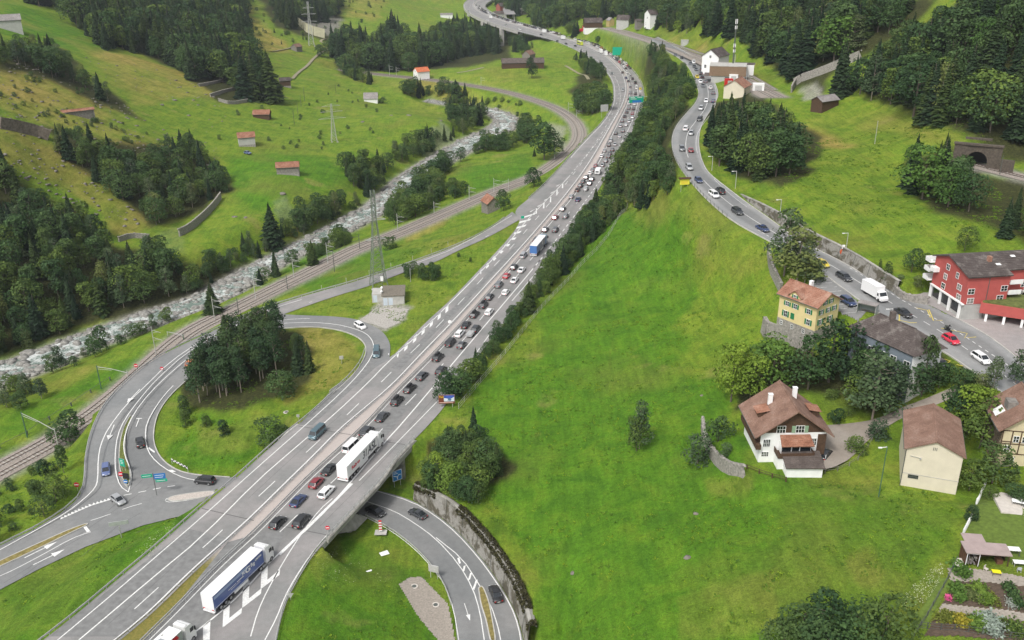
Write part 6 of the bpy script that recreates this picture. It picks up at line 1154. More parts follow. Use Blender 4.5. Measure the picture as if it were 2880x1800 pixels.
p_ = on_ground(696, 427, .7); build_car('hatchback', 'blue', tuple(p_), head_px(p_, 20, 4), 'small blue car parked in front of the half-timbered hill barn', None, False)
# ---- lettering
def text_mesh(txt, size, mat, bold=0.0, shear=0.0, sx=1.0):
 cu = bpy.data.curves.new('lettering', 'FONT'); cu.body = txt; cu.size = size; cu.extrude = .012; cu.offset = bold; cu.shear = shear; cu.align_x = 'CENTER'; cu.align_y = 'CENTER'
 o = bpy.data.objects.new('lettering', cu); COL.objects.link(o); dg = bpy.context.evaluated_depsgraph_get(); me = bpy.data.meshes.new_from_object(o.evaluated_get(dg)); bpy.data.objects.remove(o); bpy.data.curves.remove(cu)
 me.materials.clear(); me.materials.append(mat);
 if sx != 1.0: me.transform(Matrix.Diagonal((sx, 1, 1, 1)))
 return me
def lettering(txt, size, mat, parent, loc, rot, **kw):
 o = mk('lettering', text_mesh(txt, size, mat, **kw), parent, loc); o.rotation_euler = rot; return o
TW = paint('truck_white', (.82, .82, .82), .4); TB = paint('truck_blue', (.035, .085, .30), .45); TLB = simple('pale_blue_stripe', (.28, .36, .55), .5, .05, 1.0); REDP = simple('red_print', (.55, .02, .03), .5, .05, 1.0); DKP = simple('dark_print', (.035, .04, .055), .5, .05, 1.0); GRP = simple('grey_print', (.30, .31, .33), .5, .05, 1.0)
MIDB = paint('container_blue', (.05, .16, .42), .4); ORG = simple('orange_red', (.55, .10, .03), .5, .1, 2.0)
TWH = MB().tube((0, -.17, 0), (0, .17, 0), .50, .50, 14).mesh('wheel', TYRE); TRM = MB().tube((0, -.19, 0), (0, .19, 0), .29, .29, 12).mesh('rim', RIM)
def truck(loc, rz, label, side=TB, roof=TW, rear=TW, cab=TW, L_=13.6, letters=None, group=None, spoiler=True, stripe=None):
 """origin: trailer rear, on the road, +x forward"""
 e = empty('lorry', loc, rz, label, 'lorry', group)
 t_ = MB(); t_.box(0, L_, -1.275, 1.275, 1.15, 3.97); t_.obj('trailer_box', side, e)
 MB().box(-.02, L_+.02, -1.29, 1.29, 3.975, 4.03).obj('trailer_roof', roof, e); MB().box(-.05, -.005, -1.24, 1.24, 1.2, 3.93).obj('rear_doors', rear, e)
 MB().box(-.12, .3, -1.2, 1.2, .45, .65).box(-.04, .3, -1.27, 1.27, .95, 1.14).obj('rear_bumper', TW, e)
 MB().box(.3, L_-.4, -.5, .5, .85, 1.14).obj('chassis', BLK, e)
 for s_ in (-1, 1): MB().box(5.2, 9.0, s_*1.22-.03, s_*1.22+.03, .55, 1.1).obj('side_guard', TW, e); MB().box(-.09, -.06, s_*.95-.2, s_*.95+.2, .98, 1.12).obj('tail_light', LAMPR, e)
 c0 = L_+.75
 rg = [[(c0+x, -y, zb), (c0+x, -y, zt), (c0+x, y, zt), (c0+x, y, zb)] for x, y, zb, zt in ((0, 1.22, .55, 3.85), (1.1, 1.24, .45, 3.78), (1.75, 1.23, .40, 3.15), (2.15, 1.18, .40, 2.35), (2.3, 1.12, .42, 1.5))]
 cb = MB(); loft(cb, rg); cb.obj('cab', cab, e, True if False else False)
 if spoiler: MB().prism([(c0-.1, 3.3), (c0-.1, 4.0), (c0+.5, 4.0), (c0+1.5, 3.5), (c0+1.3, 3.2)], -1.1, 1.1).obj('wind_deflector', cab, e)
 MB().quad((c0+1.80, -1.12, 3.08), (c0+2.19, -1.08, 2.32), (c0+2.19, 1.08, 2.32), (c0+1.80, 1.12, 3.08)).obj('windscreen', GLASS, e)
 for s_ in (-1, 1):
  MB().box(c0+.95, c0+1.7, s_*1.245-.015, s_*1.245+.015, 2.15, 2.95).obj('side_window', GLASS, e); MB().box(c0+1.8, c0+1.95, s_*1.42-.12, s_*1.42+.12, 2.1, 2.9).obj('mirror', BLK, e); MB().box(c0+2.2, c0+2.32, s_*.85-.2, s_*.85+.2, .75, .95).obj('headlight', LAMPW, e)
  for x in (1.6, 2.9, 4.2, L_-1.0, c0+1.35):
   if x == L_-1.0 and False: continue
   w_ = mk('wheel', TWH, e, (x, s_*1.08, .50)); mk('rim', TRM, w_)
 if stripe:
  for s_ in (-1, 1): MB().box(.2, L_-4.5, s_*1.285-.006, s_*1.285+.006, 3.1, 3.7).obj('stripe', stripe, e); MB().box(.1, L_-.1, s_*1.285-.006, s_*1.285+.006, 1.28, 1.36).obj('stripe', TW, e)
 if letters: letters(e, L_)
 return e
def rside(e, txt, size, mat, x, z, **kw): return lettering(txt, size, mat, e, (x, -1.30, z), (R(90), 0, 0), **kw)
hq = math.pi/2-.41
def let_blue(e, L_): rside(e, '3C', .75, TW, 8.0, 3.0, bold=.02); rside(e, 'G', 1.5, TW, 9.2, 2.85, bold=.03, sx=1.3); rside(e, 'B', 1.0, TW, 10.3, 3.1, bold=.02); rside(e, 'g', 1.0, TW, 10.9, 3.0, bold=.02); rside(e, 'CPETPM', .5, TW, 12.2, 3.3, bold=.015); MB().box(3.8, 5.9, -1.292, -1.287, 2.35, 2.45).box(6.1, 7.9, -1.292, -1.287, 2.35, 2.5).box(4.4, 7.0, -1.292, -1.287, 2.0, 2.07).obj('print_lines', TW, e)
truck((-51.98-.0, 124.8, 0), math.pi/2-.403, 'white-roofed lorry with a dark blue curtain side, beside the grassy median', TB, TW, TW, TW, letters=let_blue, stripe=TLB)
def let_white(e, L_): rside(e, 'Raben', 1.15, REDP, 3.6, 2.5, bold=.03, sx=1.25); rside(e, '31', 2.3, DKP, 7.6, 2.6, bold=.02, shear=.25, sx=.9); rside(e, 'ASL', 2.6, DKP, 10.9, 2.55, bold=.03, shear=.25, sx=.95)
truck((-35.8, 164.6, 0), math.pi/2-.345, 'all-white lorry with red and dark lettering on the bridge', TW, TW, TW, TW, letters=let_white)
def let_last(e, L_):
 o = MB();
 for k in range(28):
  a0, a1 = 2*math.pi*k/28, 2*math.pi*(k+1)/28; c_ = (11.6, 2.2); o.bar((c_[0]+math.cos(a0)*1.1, -1.30, c_[1]+math.sin(a0)*1.1), (c_[0]+math.cos(a1)*1.1, -1.30, c_[1]+math.sin(a1)*1.1), .12, .12)
 o.obj('ring_print', DKP, e); rside(e, '24', 1.3, DKP, 11.6, 2.2, bold=.03, shear=.3); MB().poly([(10.5, -1.31, 3.95), (12.4, -1.31, 3.95), (12.9, -1.31, 3.1), (10.9, -1.31, 3.2)]).obj('red_print', REDP, e)
 lettering('AM', 2.2, GRP, e, (9.2, -.35, 4.045), (0, 0, R(0)), bold=.03, sx=1.15)
 for q in ((9.0, .6), (9.8, .9), (10.4, .5), (11.5, .75)): MB().box(q[0]-.15, q[0]+.15, q[1]-.12, q[1]+.12, 4.03, 4.10).obj('roof_vent', CONC, e)
p_ = P(552, 1775, 1.2); dirn = np.array([math.sin(.42), math.cos(.42)]); o_ = p_[:2]-dirn*16.6
truck((float(o_[0])-1.0, float(o_[1])+.3, 0), math.pi/2-.42, 'white lorry with roof lettering and red print, cut off by the bottom edge', simple('lorry_grey_green', (.33, .37, .35), .5, .08, 1.0), TW, TW, TW, letters=let_last)
def let_far(e, L_): MB().box(3.6, L_-1.2, -1.292, -1.286, 1.2, 3.9).obj('grey_curtain', simple('curtain_grey', (.30, .32, .34), .6, .1, 1.0), e); MB().box(7.0, 8.4, -1.300, -1.294, 2.2, 3.5).obj('white_print', TW, e)
p_ = P(1500, 722, 0); truck((float(p_[0]), float(p_[1]), 0), tangent(w_mid_r, p_), 'lorry with a bright blue rear and pale roof in the middle of the queue', MIDB, TW, MIDB, paint('cab_grey_blue', (.25, .35, .42), .4), L_=12.5, letters=let_far)
def box_truck(loc, rz, label, col, L_=7.2, H_=3.2, cat='truck', name='box_truck', boxcol=None, near=True):
 e = empty(name, loc, rz, label, cat); MB().box(-L_/2, L_/2-1.9, -1.1, 1.1, .75, H_).obj('cargo_box', boxcol or col, e); rg = [[(L_/2-1.8+x, -y, .45), (L_/2-1.8+x, -y, zt), (L_/2-1.8+x, y, zt), (L_/2-1.8+x, y, .45)] for x, y, zt in ((0, 1.0, 2.25), (.7, 1.0, 2.2), (1.25, .98, 1.35), (1.8, .9, 1.0))]
 cb = MB(); loft(cb, rg); cb.obj('cab', col, e); MB().quad((L_/2-1.05, -.9, 2.15), (L_/2-.56, -.88, 1.40), (L_/2-.56, .88, 1.40), (L_/2-1.05, .9, 2.15)).obj('windscreen', GLASS, e)
 for s_ in (-1, 1):
  MB().box(L_/2-1.65, L_/2-1.1, s_*1.01-.01, s_*1.01+.01, 1.35, 2.0).obj('side_window', GLASS, e)
  for x in (-L_/2+1.4, L_/2-1.0): w_ = mk('wheel', TWH, e, (x, s_*.9, .42)); w_.scale = (.8, .8, .8)
 return e
p_ = on_ground(2461, 822, 1.2); box_truck(tuple(p_), tangent(locw, p_), 'white box truck on the local road beside the bus shelter', TW, 7.4, 3.3)
p_ = P(1682, 484, .8); e = empty('caravan', (p_[0], p_[1], 0), tangent(w_mid_r, p_), 'white caravan in the queue beside the wooded bank', 'caravan'); cv = MB(); cv.prism([(-2.6, .5), (-2.75, 1.2), (-2.5, 2.5), (2.2, 2.6), (2.7, 1.6), (2.6, .5)], -1.15, 1.15); cv.obj('body', TW, e); MB().box(-2.78, -2.70, -.7, .7, 1.3, 1.9).obj('window', GLASS, e)
for s_ in (-1, 1): MB().box(-.8, .6, s_*1.16-.01, s_*1.16+.01, 1.4, 1.9).obj('window', GLASS, e); w_ = mk('wheel', TWH, e, (0, s_*1.0, .35)); w_.scale = (.65,)*3
MB().bar((2.6, 0, .5), (3.8, 0, .5), .12).obj('tow_bar', STEELD, e)
p_ = P(1323, 941, .5); e = empty('car_trailer', (p_[0], p_[1], 0), tangent(w_mid_r, p_), 'low silver trailer towed by the black SUV in the queue', 'trailer'); MB().box(-1.5, 1.4, -.85, .85, .5, 1.15).obj('body', pm('silver'), e); MB().box(-1.45, 1.35, -.8, .8, 1.15, 1.22).obj('cover', STEEL, e); MB().bar((1.4, 0, .5), (2.6, 0, .5), .1).obj('tow_bar', STEELD, e)
for s_ in (-1, 1): w_ = mk('wheel', TWH, e, (0, s_*.9, .32)); w_.scale = (.6,)*3
for (u, v, lab, c_) in ((1703,153,'tall white box truck in the far queue where the bend begins',TW),(1583,108,'white truck in the far queue beyond the yellow coach',TW),(1689,146,'second white truck just behind the tall one in the far queue',TW),(1530,90,'white van-sized truck in the far queue near the viaduct',TW),(1380,50,'white truck in the queue midway over the viaduct',TW)):
 p_ = P(u, v, 1.0); box_truck((p_[0], p_[1], 0), tangent(w_mid_r, p_), lab, c_, 8.5, 3.7)
p_ = P(1631, 122, 1.4); e = empty('coach', (p_[0], p_[1], 0), tangent(w_mid_r, p_), 'yellow-green coach in the far queue', 'coach'); LG = paint('lime_paint', (.55, .62, .04), .4); MB().box(-6, 6, -1.25, 1.25, .5, 3.5).obj('body', LG, e); MB().box(-5.8, 5.8, -1.27, 1.27, 1.7, 2.7).obj('windows', GLASS, e); MB().box(-4, 3, -.8, .8, 3.5, 3.7).obj('roof_unit', TW, e)
for s_ in (-1, 1):
 for x in (-3.5, 3.8): mk('wheel', TWH, e, (x, s_*1.1, .5))
def person_mesh(name, joints, edges, radii, mat):
 me = bpy.data.meshes.new(name); me.from_pydata(joints, edges, []); o = bpy.data.objects.new(name, me); COL.objects.link(o); sk = o.modifiers.new('skin', 'SKIN'); o.modifiers.new('sub', 'SUBSURF').levels = 1; bpy.context.view_layer.update()
 for i, r_ in enumerate(radii): me.skin_vertices[0].data[i].radius = (r_, r_)
 me.skin_vertices[0].data[0].use_root = True; dg = bpy.context.evaluated_depsgraph_get(); dg.update(); m2 = bpy.data.meshes.new_from_object(o.evaluated_get(dg)); bpy.data.objects.remove(o); m2.materials.clear(); m2.materials.append(mat); return m2
J = [(0,0,.85),(-.05,0,1.15),(.05,0,1.42),(.12,0,1.55),(.15,0,1.68),(.05,-.19,1.40),(.25,-.28,1.15),(.5,-.30,1.08),(.05,.19,1.40),(.25,.28,1.15),(.5,.30,1.08),(.02,-.12,.82),(.38,-.20,.72),(.12,-.20,.38),(.24,-.20,.32),(.02,.12,.82),(.38,.20,.72),(.12,.20,.38),(.24,.20,.32)]
E_ = [(0,1),(1,2),(2,3),(3,4),(2,5),(5,6),(6,7),(2,8),(8,9),(9,10),(0,11),(11,12),(12,13),(13,14),(0,15),(15,16),(16,17),(17,18)]
try: rider = person_mesh('rider', J, E_, [.15,.15,.17,.07,.12,.08,.06,.05,.08,.06,.05,.10,.085,.06,.05,.10,.085,.06,.05], BLK)
except Exception as ex: print('skin fail', ex); rider = None
p_ = on_ground(2668, 925, .6); hd = tangent(locw, p_); mo = empty('motorcycle', tuple(p_), hd, 'black touring motorcycle with side cases just ahead of the red hatchback', 'motorcycle')
MB().prism([(-.5, .5), (-.6, .85), (-.1, .82), (.3, .98), (.55, .85), (.5, .5), (.2, .3), (-.3, .3)], -.16, .16).obj('body', BLK, mo); MB().box(-.95, -.45, -.45, -.2, .45, .85).box(-.95, -.45, .2, .45, .45, .85).box(-.95, -.55, -.25, .25, .85, 1.15).obj('cases', STEELD, mo); MB().bar((.55, 0, .9), (.78, 0, .3), .08).bar((.5, -.35, 1.08), (.5, .35, 1.08), .05).obj('fork', STEEL, mo)
for x in (-.68, .78): w_ = mk('wheel', TWH, mo, (x, 0, .32)); w_.scale = (.62, .35, .62)
if rider: pe = tag(mk('person', rider, None, tuple(p_+np.array([0, 0, 0.0])), hd), 'rider in black leathers and helmet sitting on the motorcycle', 'person')
# ------------------------------------------------------------------ buildings
def tiles_mat(name, a, b2, c2, sc=1.0):
 m, t, b = new_mat(name); co = nd(t, 'ShaderNodeTexCoord').outputs['Object']; n1 = noise(t, .5*sc, 4, .6, co); n2 = noise(t, 4.0, 3, .7, co)
 c = ramp(t, n1.outputs[0], [(.3, a), (.52, b2), (.72, c2)]).outputs[0]; c = mix(t, 1.0, c, ramp(t, n2.outputs[0], [(.3, (.72,)*3), (.7, (1.25,)*3)]).outputs[0], 'MULTIPLY')
 t.links.new(c, b.inputs['Base Color']); b.inputs['Roughness'].default_value = .85; bump(t, b, n2.outputs[0], .4, .05); return m
T_BROWN = tiles_mat('brown_tiles', (.155, .088, .062), (.215, .125, .09), (.26, .17, .13)); T_RED = tiles_mat('red_tiles', (.22, .095, .06), (.30, .15, .10), (.37, .23, .17)); T_GREY = tiles_mat('grey_slate', (.055, .042, .038), (.082, .066, .060), (.19, .17, .155)); T_RUST = tiles_mat('rusty_sheet', (.20, .08, .045), (.28, .13, .08), (.36, .20, .14)); T_PALE = tiles_mat('pale_slate', (.20, .18, .175), (.27, .25, .24), (.33, .31, .30)); T_ORANGE = tiles_mat('orange_tiles', (.45, .12, .05), (.55, .16, .07), (.6, .2, .1)); T_DKBR = tiles_mat('dark_brown_roof', (.075, .058, .05), (.105, .085, .075), (.15, .12, .105))
WOODD = simple('dark_timber', (.075, .042, .024), .8, .35, 3.0, bmp=.3); WOODG = simple('weathered_timber', (.20, .185, .165), .9, .35, 2.0, bmp=.3); WOODR = simple('reddish_timber', (.12, .055, .03), .8, .3, 3.0)
PLW = simple('white_render', (.78, .78, .77), .85, .06, .8); PLY = simple('yellow_render', (.62, .52, .26), .85, .07, .8); PLR = simple('red_render', (.40, .085, .075), .85, .08, .8); PLB = simple('beige_render', (.60, .545, .43), .85, .06, .6); PLG = simple('grey_render', (.40, .40, .38), .9, .12, .8); PLBL = simple('blue_grey_boards', (.15, .18, .21), .7, .1, 2.0)
STONEW = simple('rubble_stone', (.26, .245, .22), .95, .4, 2.2, bmp=.6); GRSH = simple('green_shutters', (.02, .17, .07), .5, .1, 2.0); GRSH2 = simple('pale_green_shutters', (.22, .33, .22), .6, .1, 2.0); WFR = simple('white_frames', (.78, .78, .77), .5, .04, 2.0); MOSS = simple('green_roof', (.10, .12, .03), .95, .5, 1.0, bmp=.5)
def roof_slope(mb, e0, e1, r1, r0, th=.14, course=.45):
 """stepped tile courses between eave e0-e1 and ridge r0-r1"""
 e0, e1, r0, r1 = map(Vector, (e0, e1, r0, r1)); n_ = max(3, int((r0-e0).length/course)); nrm = (e1-e0).cross(r0-e0).normalized()
 if nrm.z < 0: nrm = -nrm
 for i in range(n_):
  t0, t1 = i/n_, (i+1)/n_; a, b_ = e0.lerp(r0, t0), e1.lerp(r1, t0); c_, d = e1.lerp(r1, t1), e0.lerp(r0, t1); mb.quad(a+nrm*.07, b_+nrm*.07, c_+nrm*.02, d+nrm*.02); mb.quad(a-nrm*.0, b_-nrm*.0, b_+nrm*.07, a+nrm*.07)
 for p_, q_ in ((e0, r0), (e1, r1)): mb.quad(p_+nrm*.05, q_+nrm*.05, q_-nrm*th, p_-nrm*th)
 mb.quad(e0+nrm*.03, e1+nrm*.03, e1-nrm*th, e0-nrm*th); mb.quad(e0-nrm*th, e1-nrm*th, r1-nrm*th, r0-nrm*th)
def window(e, face, s, z, w, h, dim, frame=WFR, shutter=None, mull=1, depth=.05, blank=None):
 """dim: x0,x1,y0,y1 of the walls"""
 x0, x1, y0, y1 = dim
 base, ux = {'S': ((s, y0, z), (1, 0)), 'N': ((s, y1, z), (-1, 0)), 'W': ((x0, s, z), (0, -1)), 'E': ((x1, s, z), (0, 1))}[face]; ang = math.atan2(ux[1], ux[0])
 f = MB(); t = .07
 for a, b_, c_, d in ((-w/2-t, w/2+t, h/2, h/2+t), (-w/2-t, w/2+t, -h/2-t, -h/2), (-w/2-t, -w/2, -h/2, h/2), (w/2, w/2+t, -h/2, h/2)): f.box(a, b_, -depth-.03, .01, c_, d)
 for k in range(mull): x = -w/2+w*(k+1)/(mull+1); f.box(x-.03, x+.03, -depth-.015, 0, -h/2, h/2)
 f.box(-w/2, w/2, -depth-.012, 0, -.02, .03)
 o = f.obj('window', frame, e, loc=base); o.rotation_euler.z = ang
 MB().box(-w/2, w/2, -depth+.01, .004, -h/2, h/2).obj('pane', blank or GLASS, o)
 if shutter:
  for s_ in (-1, 1): q = MB().box(s_*(w/2+.09+w*.22)-w*.22, s_*(w/2+.09+w*.22)+w*.22, -depth-.05, -.01, -h/2, h/2).obj('shutter', shutter, e, loc=base); q.rotation_euler.z = ang
 return o
def gable_house(name, X, Y, z0, hdeg, hl, wl, wr, ze, zr, wall, roof, label, cat='house', oh=.6, ohy=.6, gable_mat=None, base_mat=None, base_h=1.0, chimneys=(), wins=(), group=None, down=3.0, course=.45, chim=PLW, roofname='roof'):
 e = empty(name, (X, Y, z0), R(hdeg), label, cat, group); x0, x1, y0, y1 = -(wl-oh), wr-oh, -(hl-ohy), hl-ohy
 sl = (zr-ze)/wl; zl = ze+sl*oh-.12; sr = (zr-ze)/wr; zrr = ze+sr*oh-.12
 w_ = MB(); zb = base_h if base_mat else -down
 w_.quad((x0, y0, zb), (x0, y0, zl), (x0, y1, zl), (x0, y1, zb)); w_.quad((x1, y1, zb), (x1, y1, zrr), (x1, y0, zrr), (x1, y0, zb))
 gm = MB() if gable_mat else w_
 for y, fl in ((y0, 1), (y1, -1)):
  zc = min(zl, zrr) if gable_mat else None
  if gable_mat:
   q = [(x0, y, zb), (x1, y, zb), (x1, y, zc-.3), (x0, y, zc-.3)]; w_.quad(*(q if fl > 0 else q[::-1])); q = [(x0-.02, y-.03*fl, zc-.3), (x1+.02, y-.03*fl, zc-.3), (x1, y-.03*fl, zrr), (0, y-.03*fl, zr-.15), (x0, y-.03*fl, zl)]; gm.poly(q if fl > 0 else q[::-1])
  else: q = [(x0, y, zb), (x1, y, zb), (x1, y, zrr), (0, y, zr-.15), (x0, y, zl)]; w_.poly(q if fl > 0 else q[::-1])
 w_.obj('wall', wall, e)
 if gable_mat: gm.obj('gable_boarding', gable_mat, e)
 if base_mat: MB().box(x0-.04, x1+.04, y0-.04, y1+.04, -down, base_h).obj('plinth', base_mat, e)
 r_ = MB(); roof_slope(r_, (-wl, -hl, ze), (-wl, hl, ze), (0, hl, zr), (0, -hl, zr), course=course); roof_slope(r_, (wr, hl, ze), (wr, -hl, ze), (0, -hl, zr), (0, hl, zr), course=course); r_.bar((0, -hl, zr+.05), (0, hl, zr+.05), .3, .14); ro = r_.obj(roofname, roof, e)
 g_ = MB(); g_.tube((-wl-.05, -hl+.1, ze-.05), (-wl-.05, hl-.1, ze-.05), .08, n=6); g_.tube((wr+.05, -hl+.1, ze-.05), (wr+.05, hl-.1, ze-.05), .08, n=6); g_.obj('gutter', STEELD, e)
 for (cx, cy, h_, s_) in chimneys:
  zc = zr-abs(cx)*(sl if cx < 0 else sr); MB().box(cx-s_, cx+s_, cy-s_*.8, cy+s_*.8, zc-.4, zc+h_).box(cx-s_-.06, cx+s_+.06, cy-s_*.8-.06, cy+s_*.8+.06, zc+h_, zc+h_+.12).obj('chimney', chim, ro)
 for wn in wins: window(e, wn[0], wn[1], wn[2], wn[3], wn[4], (x0, x1, y0, y1), **(wn[5] if len(wn) > 5 else {}))
 return e, (x0, x1, y0, y1)
ch, cd = gable_house('chalet', 51.3, 151.9, 16, .9, 6.24, 7.4, 7.1, 4.89, 10.21, PLW, T_BROWN, 'large chalet with brown tiled roof, dark timber gable and white walls in the meadow garden', oh=1.3, ohy=1.0, gable_mat=WOODD, chimneys=((-3.0, 1.2, 1.9, .38), (1.6, 1.6, 2.0, .38)),
 wins=[('S', -2.5, 6.1, 1.5, 1.4, dict(mull=2, depth=.08)), ('S', .95, 6.1, 1.5, 1.4, dict(mull=2, depth=.08, shutter=GRSH2)), ('S', -4.9, 3.3, 1.2, 1.5, dict(mull=3)), ('S', 3.6, 3.4, 1.2, 1.4, dict(mull=3)), ('S', -5.0, .95, 1.2, .9, dict(mull=3)), ('W', -2, 1.2, 1.6, .9, dict(mull=2)), ('W', 1.6, 1.2, 1.6, .9, dict(mull=2))])
x0, x1, y0, y1 = cd
MB().box(x0-.9, x0-.02, y0-.9, y1, 2.4, 3.4).obj('side_balcony', WOODD, ch); MB().box(x0-.06, x0-.01, y0, y1, 3.4, 5.4).obj('timber_cladding', WOODD, ch)
MB().box(x1-1.4, x1+.1, y0-.25, y0-.03, .8, 5.0).obj('timber_corner', WOODD, ch)
pr_ = MB(); roof_slope(pr_, (-2.9, y0-2.6, 3.95), (3.1, y0-2.6, 3.95), (2.9, y0-.04, 5.0), (-2.6, y0-.04, 5.0)); pr_.obj('porch_roof', T_RUST, ch)
MB().box(-2.6, 2.9, y0-1.5, y0-.05, 1.9, 3.9).obj('bay', WFR, ch); MB().box(-2.5, -.8, y0-1.54, y0-1.5, 2.2, 3.6).box(.9, 2.8, y0-1.54, y0-1.5, 2.2, 3.6).box(-.6, .7, y0-1.54, y0-1.5, 2.0, 3.6).obj('bay_glass', GLASS, ch)
MB().box(-3.4, 3.2, y0-2.7, y0-.04, 1.55, 1.75).box(-3.4, 3.2, y0-2.72, y0-2.6, 1.7, 2.6).box(-3.42, -3.3, y0-2.7, y0, 1.7, 2.6).box(3.1, 3.22, y0-2.7, y0-.2, 1.7, 2.6).obj('balcony', WOODD, ch)
MB().box(-3.3, 4.6, y0-2.5, y0-.06, -2, 1.5).obj('veranda_base', PLW, ch)
for sx, nm in ((-1, 'left'), (1, 'right')):
 cx = sx*4.6; zc = 10.21-abs(cx)*.72; d_ = MB(); d_.box(cx-sx*.2, cx+sx*1.1, -1.2, 1.2, zc-.4, zc+.55); do = d_.obj('dormer', WOODD, ch); rr = MB(); rr.quad((cx+sx*1.5, -1.5, zc+.5), (cx+sx*1.5, 1.5, zc+.5), (cx-sx*1.0, 1.5, zc+1.0), (cx-sx*1.0, -1.5, zc+1.0)) if sx < 0 else rr.quad((cx+sx*1.5, 1.5, zc+.5), (cx+sx*1.5, -1.5, zc+.5), (cx-sx*1.0, -1.5, zc+1.0), (cx-sx*1.0, 1.5, zc+1.0)); rr.obj('dormer_roof', T_RUST, do)
a = on_ground(2256, 1305, 1.5); sh = empty('shed', (float(a[0]), float(a[1]), 15.0), R(-2), 'low white shed with a single-pitch brown roof in front of the chalet', 'shed'); MB().prism([(-1.9, -2), (1.9, -2), (1.9, 3.2), (-1.9, 2.4)], -3.2, 3.2, Matrix.Rotation(R(90), 4, 'Z')).obj('wall', PLW, sh); rr = MB(); roof_slope(rr, (-3.5, -2.3, 2.35), (3.5, -2.3, 2.35), (3.5, 2.2, 3.35), (-3.5, 2.2, 3.35)); rr.obj('roof', T_DKBR, sh); window(sh, 'W', .2, 1.5, .5, .7, (-3.2, 3.2, -1.9, 1.9)); window(sh, 'W', -.7, 1.5, .5, .7, (-3.2, 3.2, -1.9, 1.9))
gb, gd = gable_house('barn', 72.7, 138.8, 19, -20.6, 7.03, 4.75, 4.75, 6.56, 8.8, PLB, T_BROWN, 'windowless beige barn with a brown tiled roof below the driveway', 'barn', .4, .35, wins=[('S', -2.6, 1.3, 1.5, .55, dict(mull=7, frame=STEELD))], down=4)
MB().box(gd[0]-.06, gd[1]+.06, gd[2]-.06, gd[2]-.01, 1.75, 1.83).obj('ledge', CONC, gb)
for k in range(3): MB().box(-.35+k*.25, -.25+k*.25, gd[2]-.03, gd[2]+.02, 6.9, 7.5).obj('vent_slot', STEELD, gb)
MB().tube((gd[0]-.05, gd[2]-.1, 6.3), (gd[0]-.05, gd[2]-.1, -1), .07, n=6).obj('downpipe', STEELD, gb); MB().bar((-3.6, gd[2]-.12, 5.3), (-2.0, gd[2]-.12, 5.1), .06).box(-2.15, -1.85, gd[2]-.3, gd[2]-.02, 4.95, 5.2).obj('wall_lamp', STEEL, gb)
sh_ = dict(shutter=GRSH, mull=1)
yh, yd = gable_house('house', 66.6, 191.7, 24, 35.4, 5.68, 4.35, 4.62, 5.85, 8.35, PLY, T_RED, 'yellow house with green shutters and red ribbed roof on a stone plinth', 'house', .6, .6, base_mat=STONEW, base_h=.2, chimneys=((1.0, .6, 1.3, .4),),
 wins=[('W', 3.0, 1.7, .9, 1.4, sh_), ('W', 1.1, 1.7, .85, 1.3, dict(mull=0, frame=GRSH, blank=GRSH)), ('W', -3.2, 1.7, .9, 1.3, sh_), ('W', 2.8, 4.2, .9, 1.0, sh_), ('W', .6, 4.2, .9, 1.1, sh_), ('W', -3.0, 4.2, .9, 1.1, sh_), ('W', 3.9, -.8, .6, .9), ('W', .9, -.8, .6, .9), ('W', -2.2, -.8, .6, .9),
  ('S', -2.2, 4.3, .8, 1.1, sh_), ('S', .2, 4.3, .8, 1.1, sh_), ('S', 2.3, 4.3, .8, 1.1, sh_), ('S', -1.1, 6.3, .75, 1.0, sh_), ('S', .9, 6.3, .75, 1.0, sh_), ('S', -2.2, 2.0, .9, 1.3, sh_), ('S', 1.2, 2.0, .9, 1.3, sh_)], down=6)
dm = MB(); dm.poly([(yd[0]-.08, 2.4, 5.0), (yd[0]-.08, -.6, 5.0), (yd[0]-.08, -.6, 6.8), (yd[0]-.08, .9, 7.8), (yd[0]-.08, 2.4, 6.8)]); dm.box(yd[0]-.05, -1.2, -.6, 2.4, 5.5, 6.8); do = dm.obj('cross_gable', PLY, yh); rr = MB(); roof_slope(rr, (yd[0]-.4, -1.0, 6.55), (-.6, -1.0, 6.55), (-.6, .9, 7.95), (yd[0]-.4, .9, 7.95)); roof_slope(rr, (-.6, 2.8, 6.55), (yd[0]-.4, 2.8, 6.55), (yd[0]-.4, .9, 7.95), (-.6, .9, 7.95)); rr.obj('cross_gable_roof', T_RED, do); window(yh, 'W', .9, 6.3, .75, 1.1, (yd[0]-.09, 0, 0, 0), shutter=GRSH)
sw = empty('stone_wall', tuple(P(2205, 950, 19)), 0, 'old grey terrace wall under the yellow house', 'wall')
so = np.array(sw.location); pts = [P(2148, 905, 20.5), P(2158, 922, 20), P(2205, 940, 20), P(2262, 952, 20)]; m_ = MB()
for a, b_ in zip(pts[:-1], pts[1:]): m_.bar(a-so+np.array([0, 0, -.6]), b_-so+np.array([0, 0, -.6]), .8, 4.4)
m_.obj('masonry', STONEW, sw)
rb = empty('apartment_block', (105.8, 194.3, 27.2), R(-82.9), 'red apartment block with white balconies and a dark sloping roof', 'apartment block')
RX = dict(a=-8.73, b=24.0)
wl_, wr_, ze_, zr_ = 5.93, 8.13, 9.53, 11.64   # x<0 far side, x>0 street side
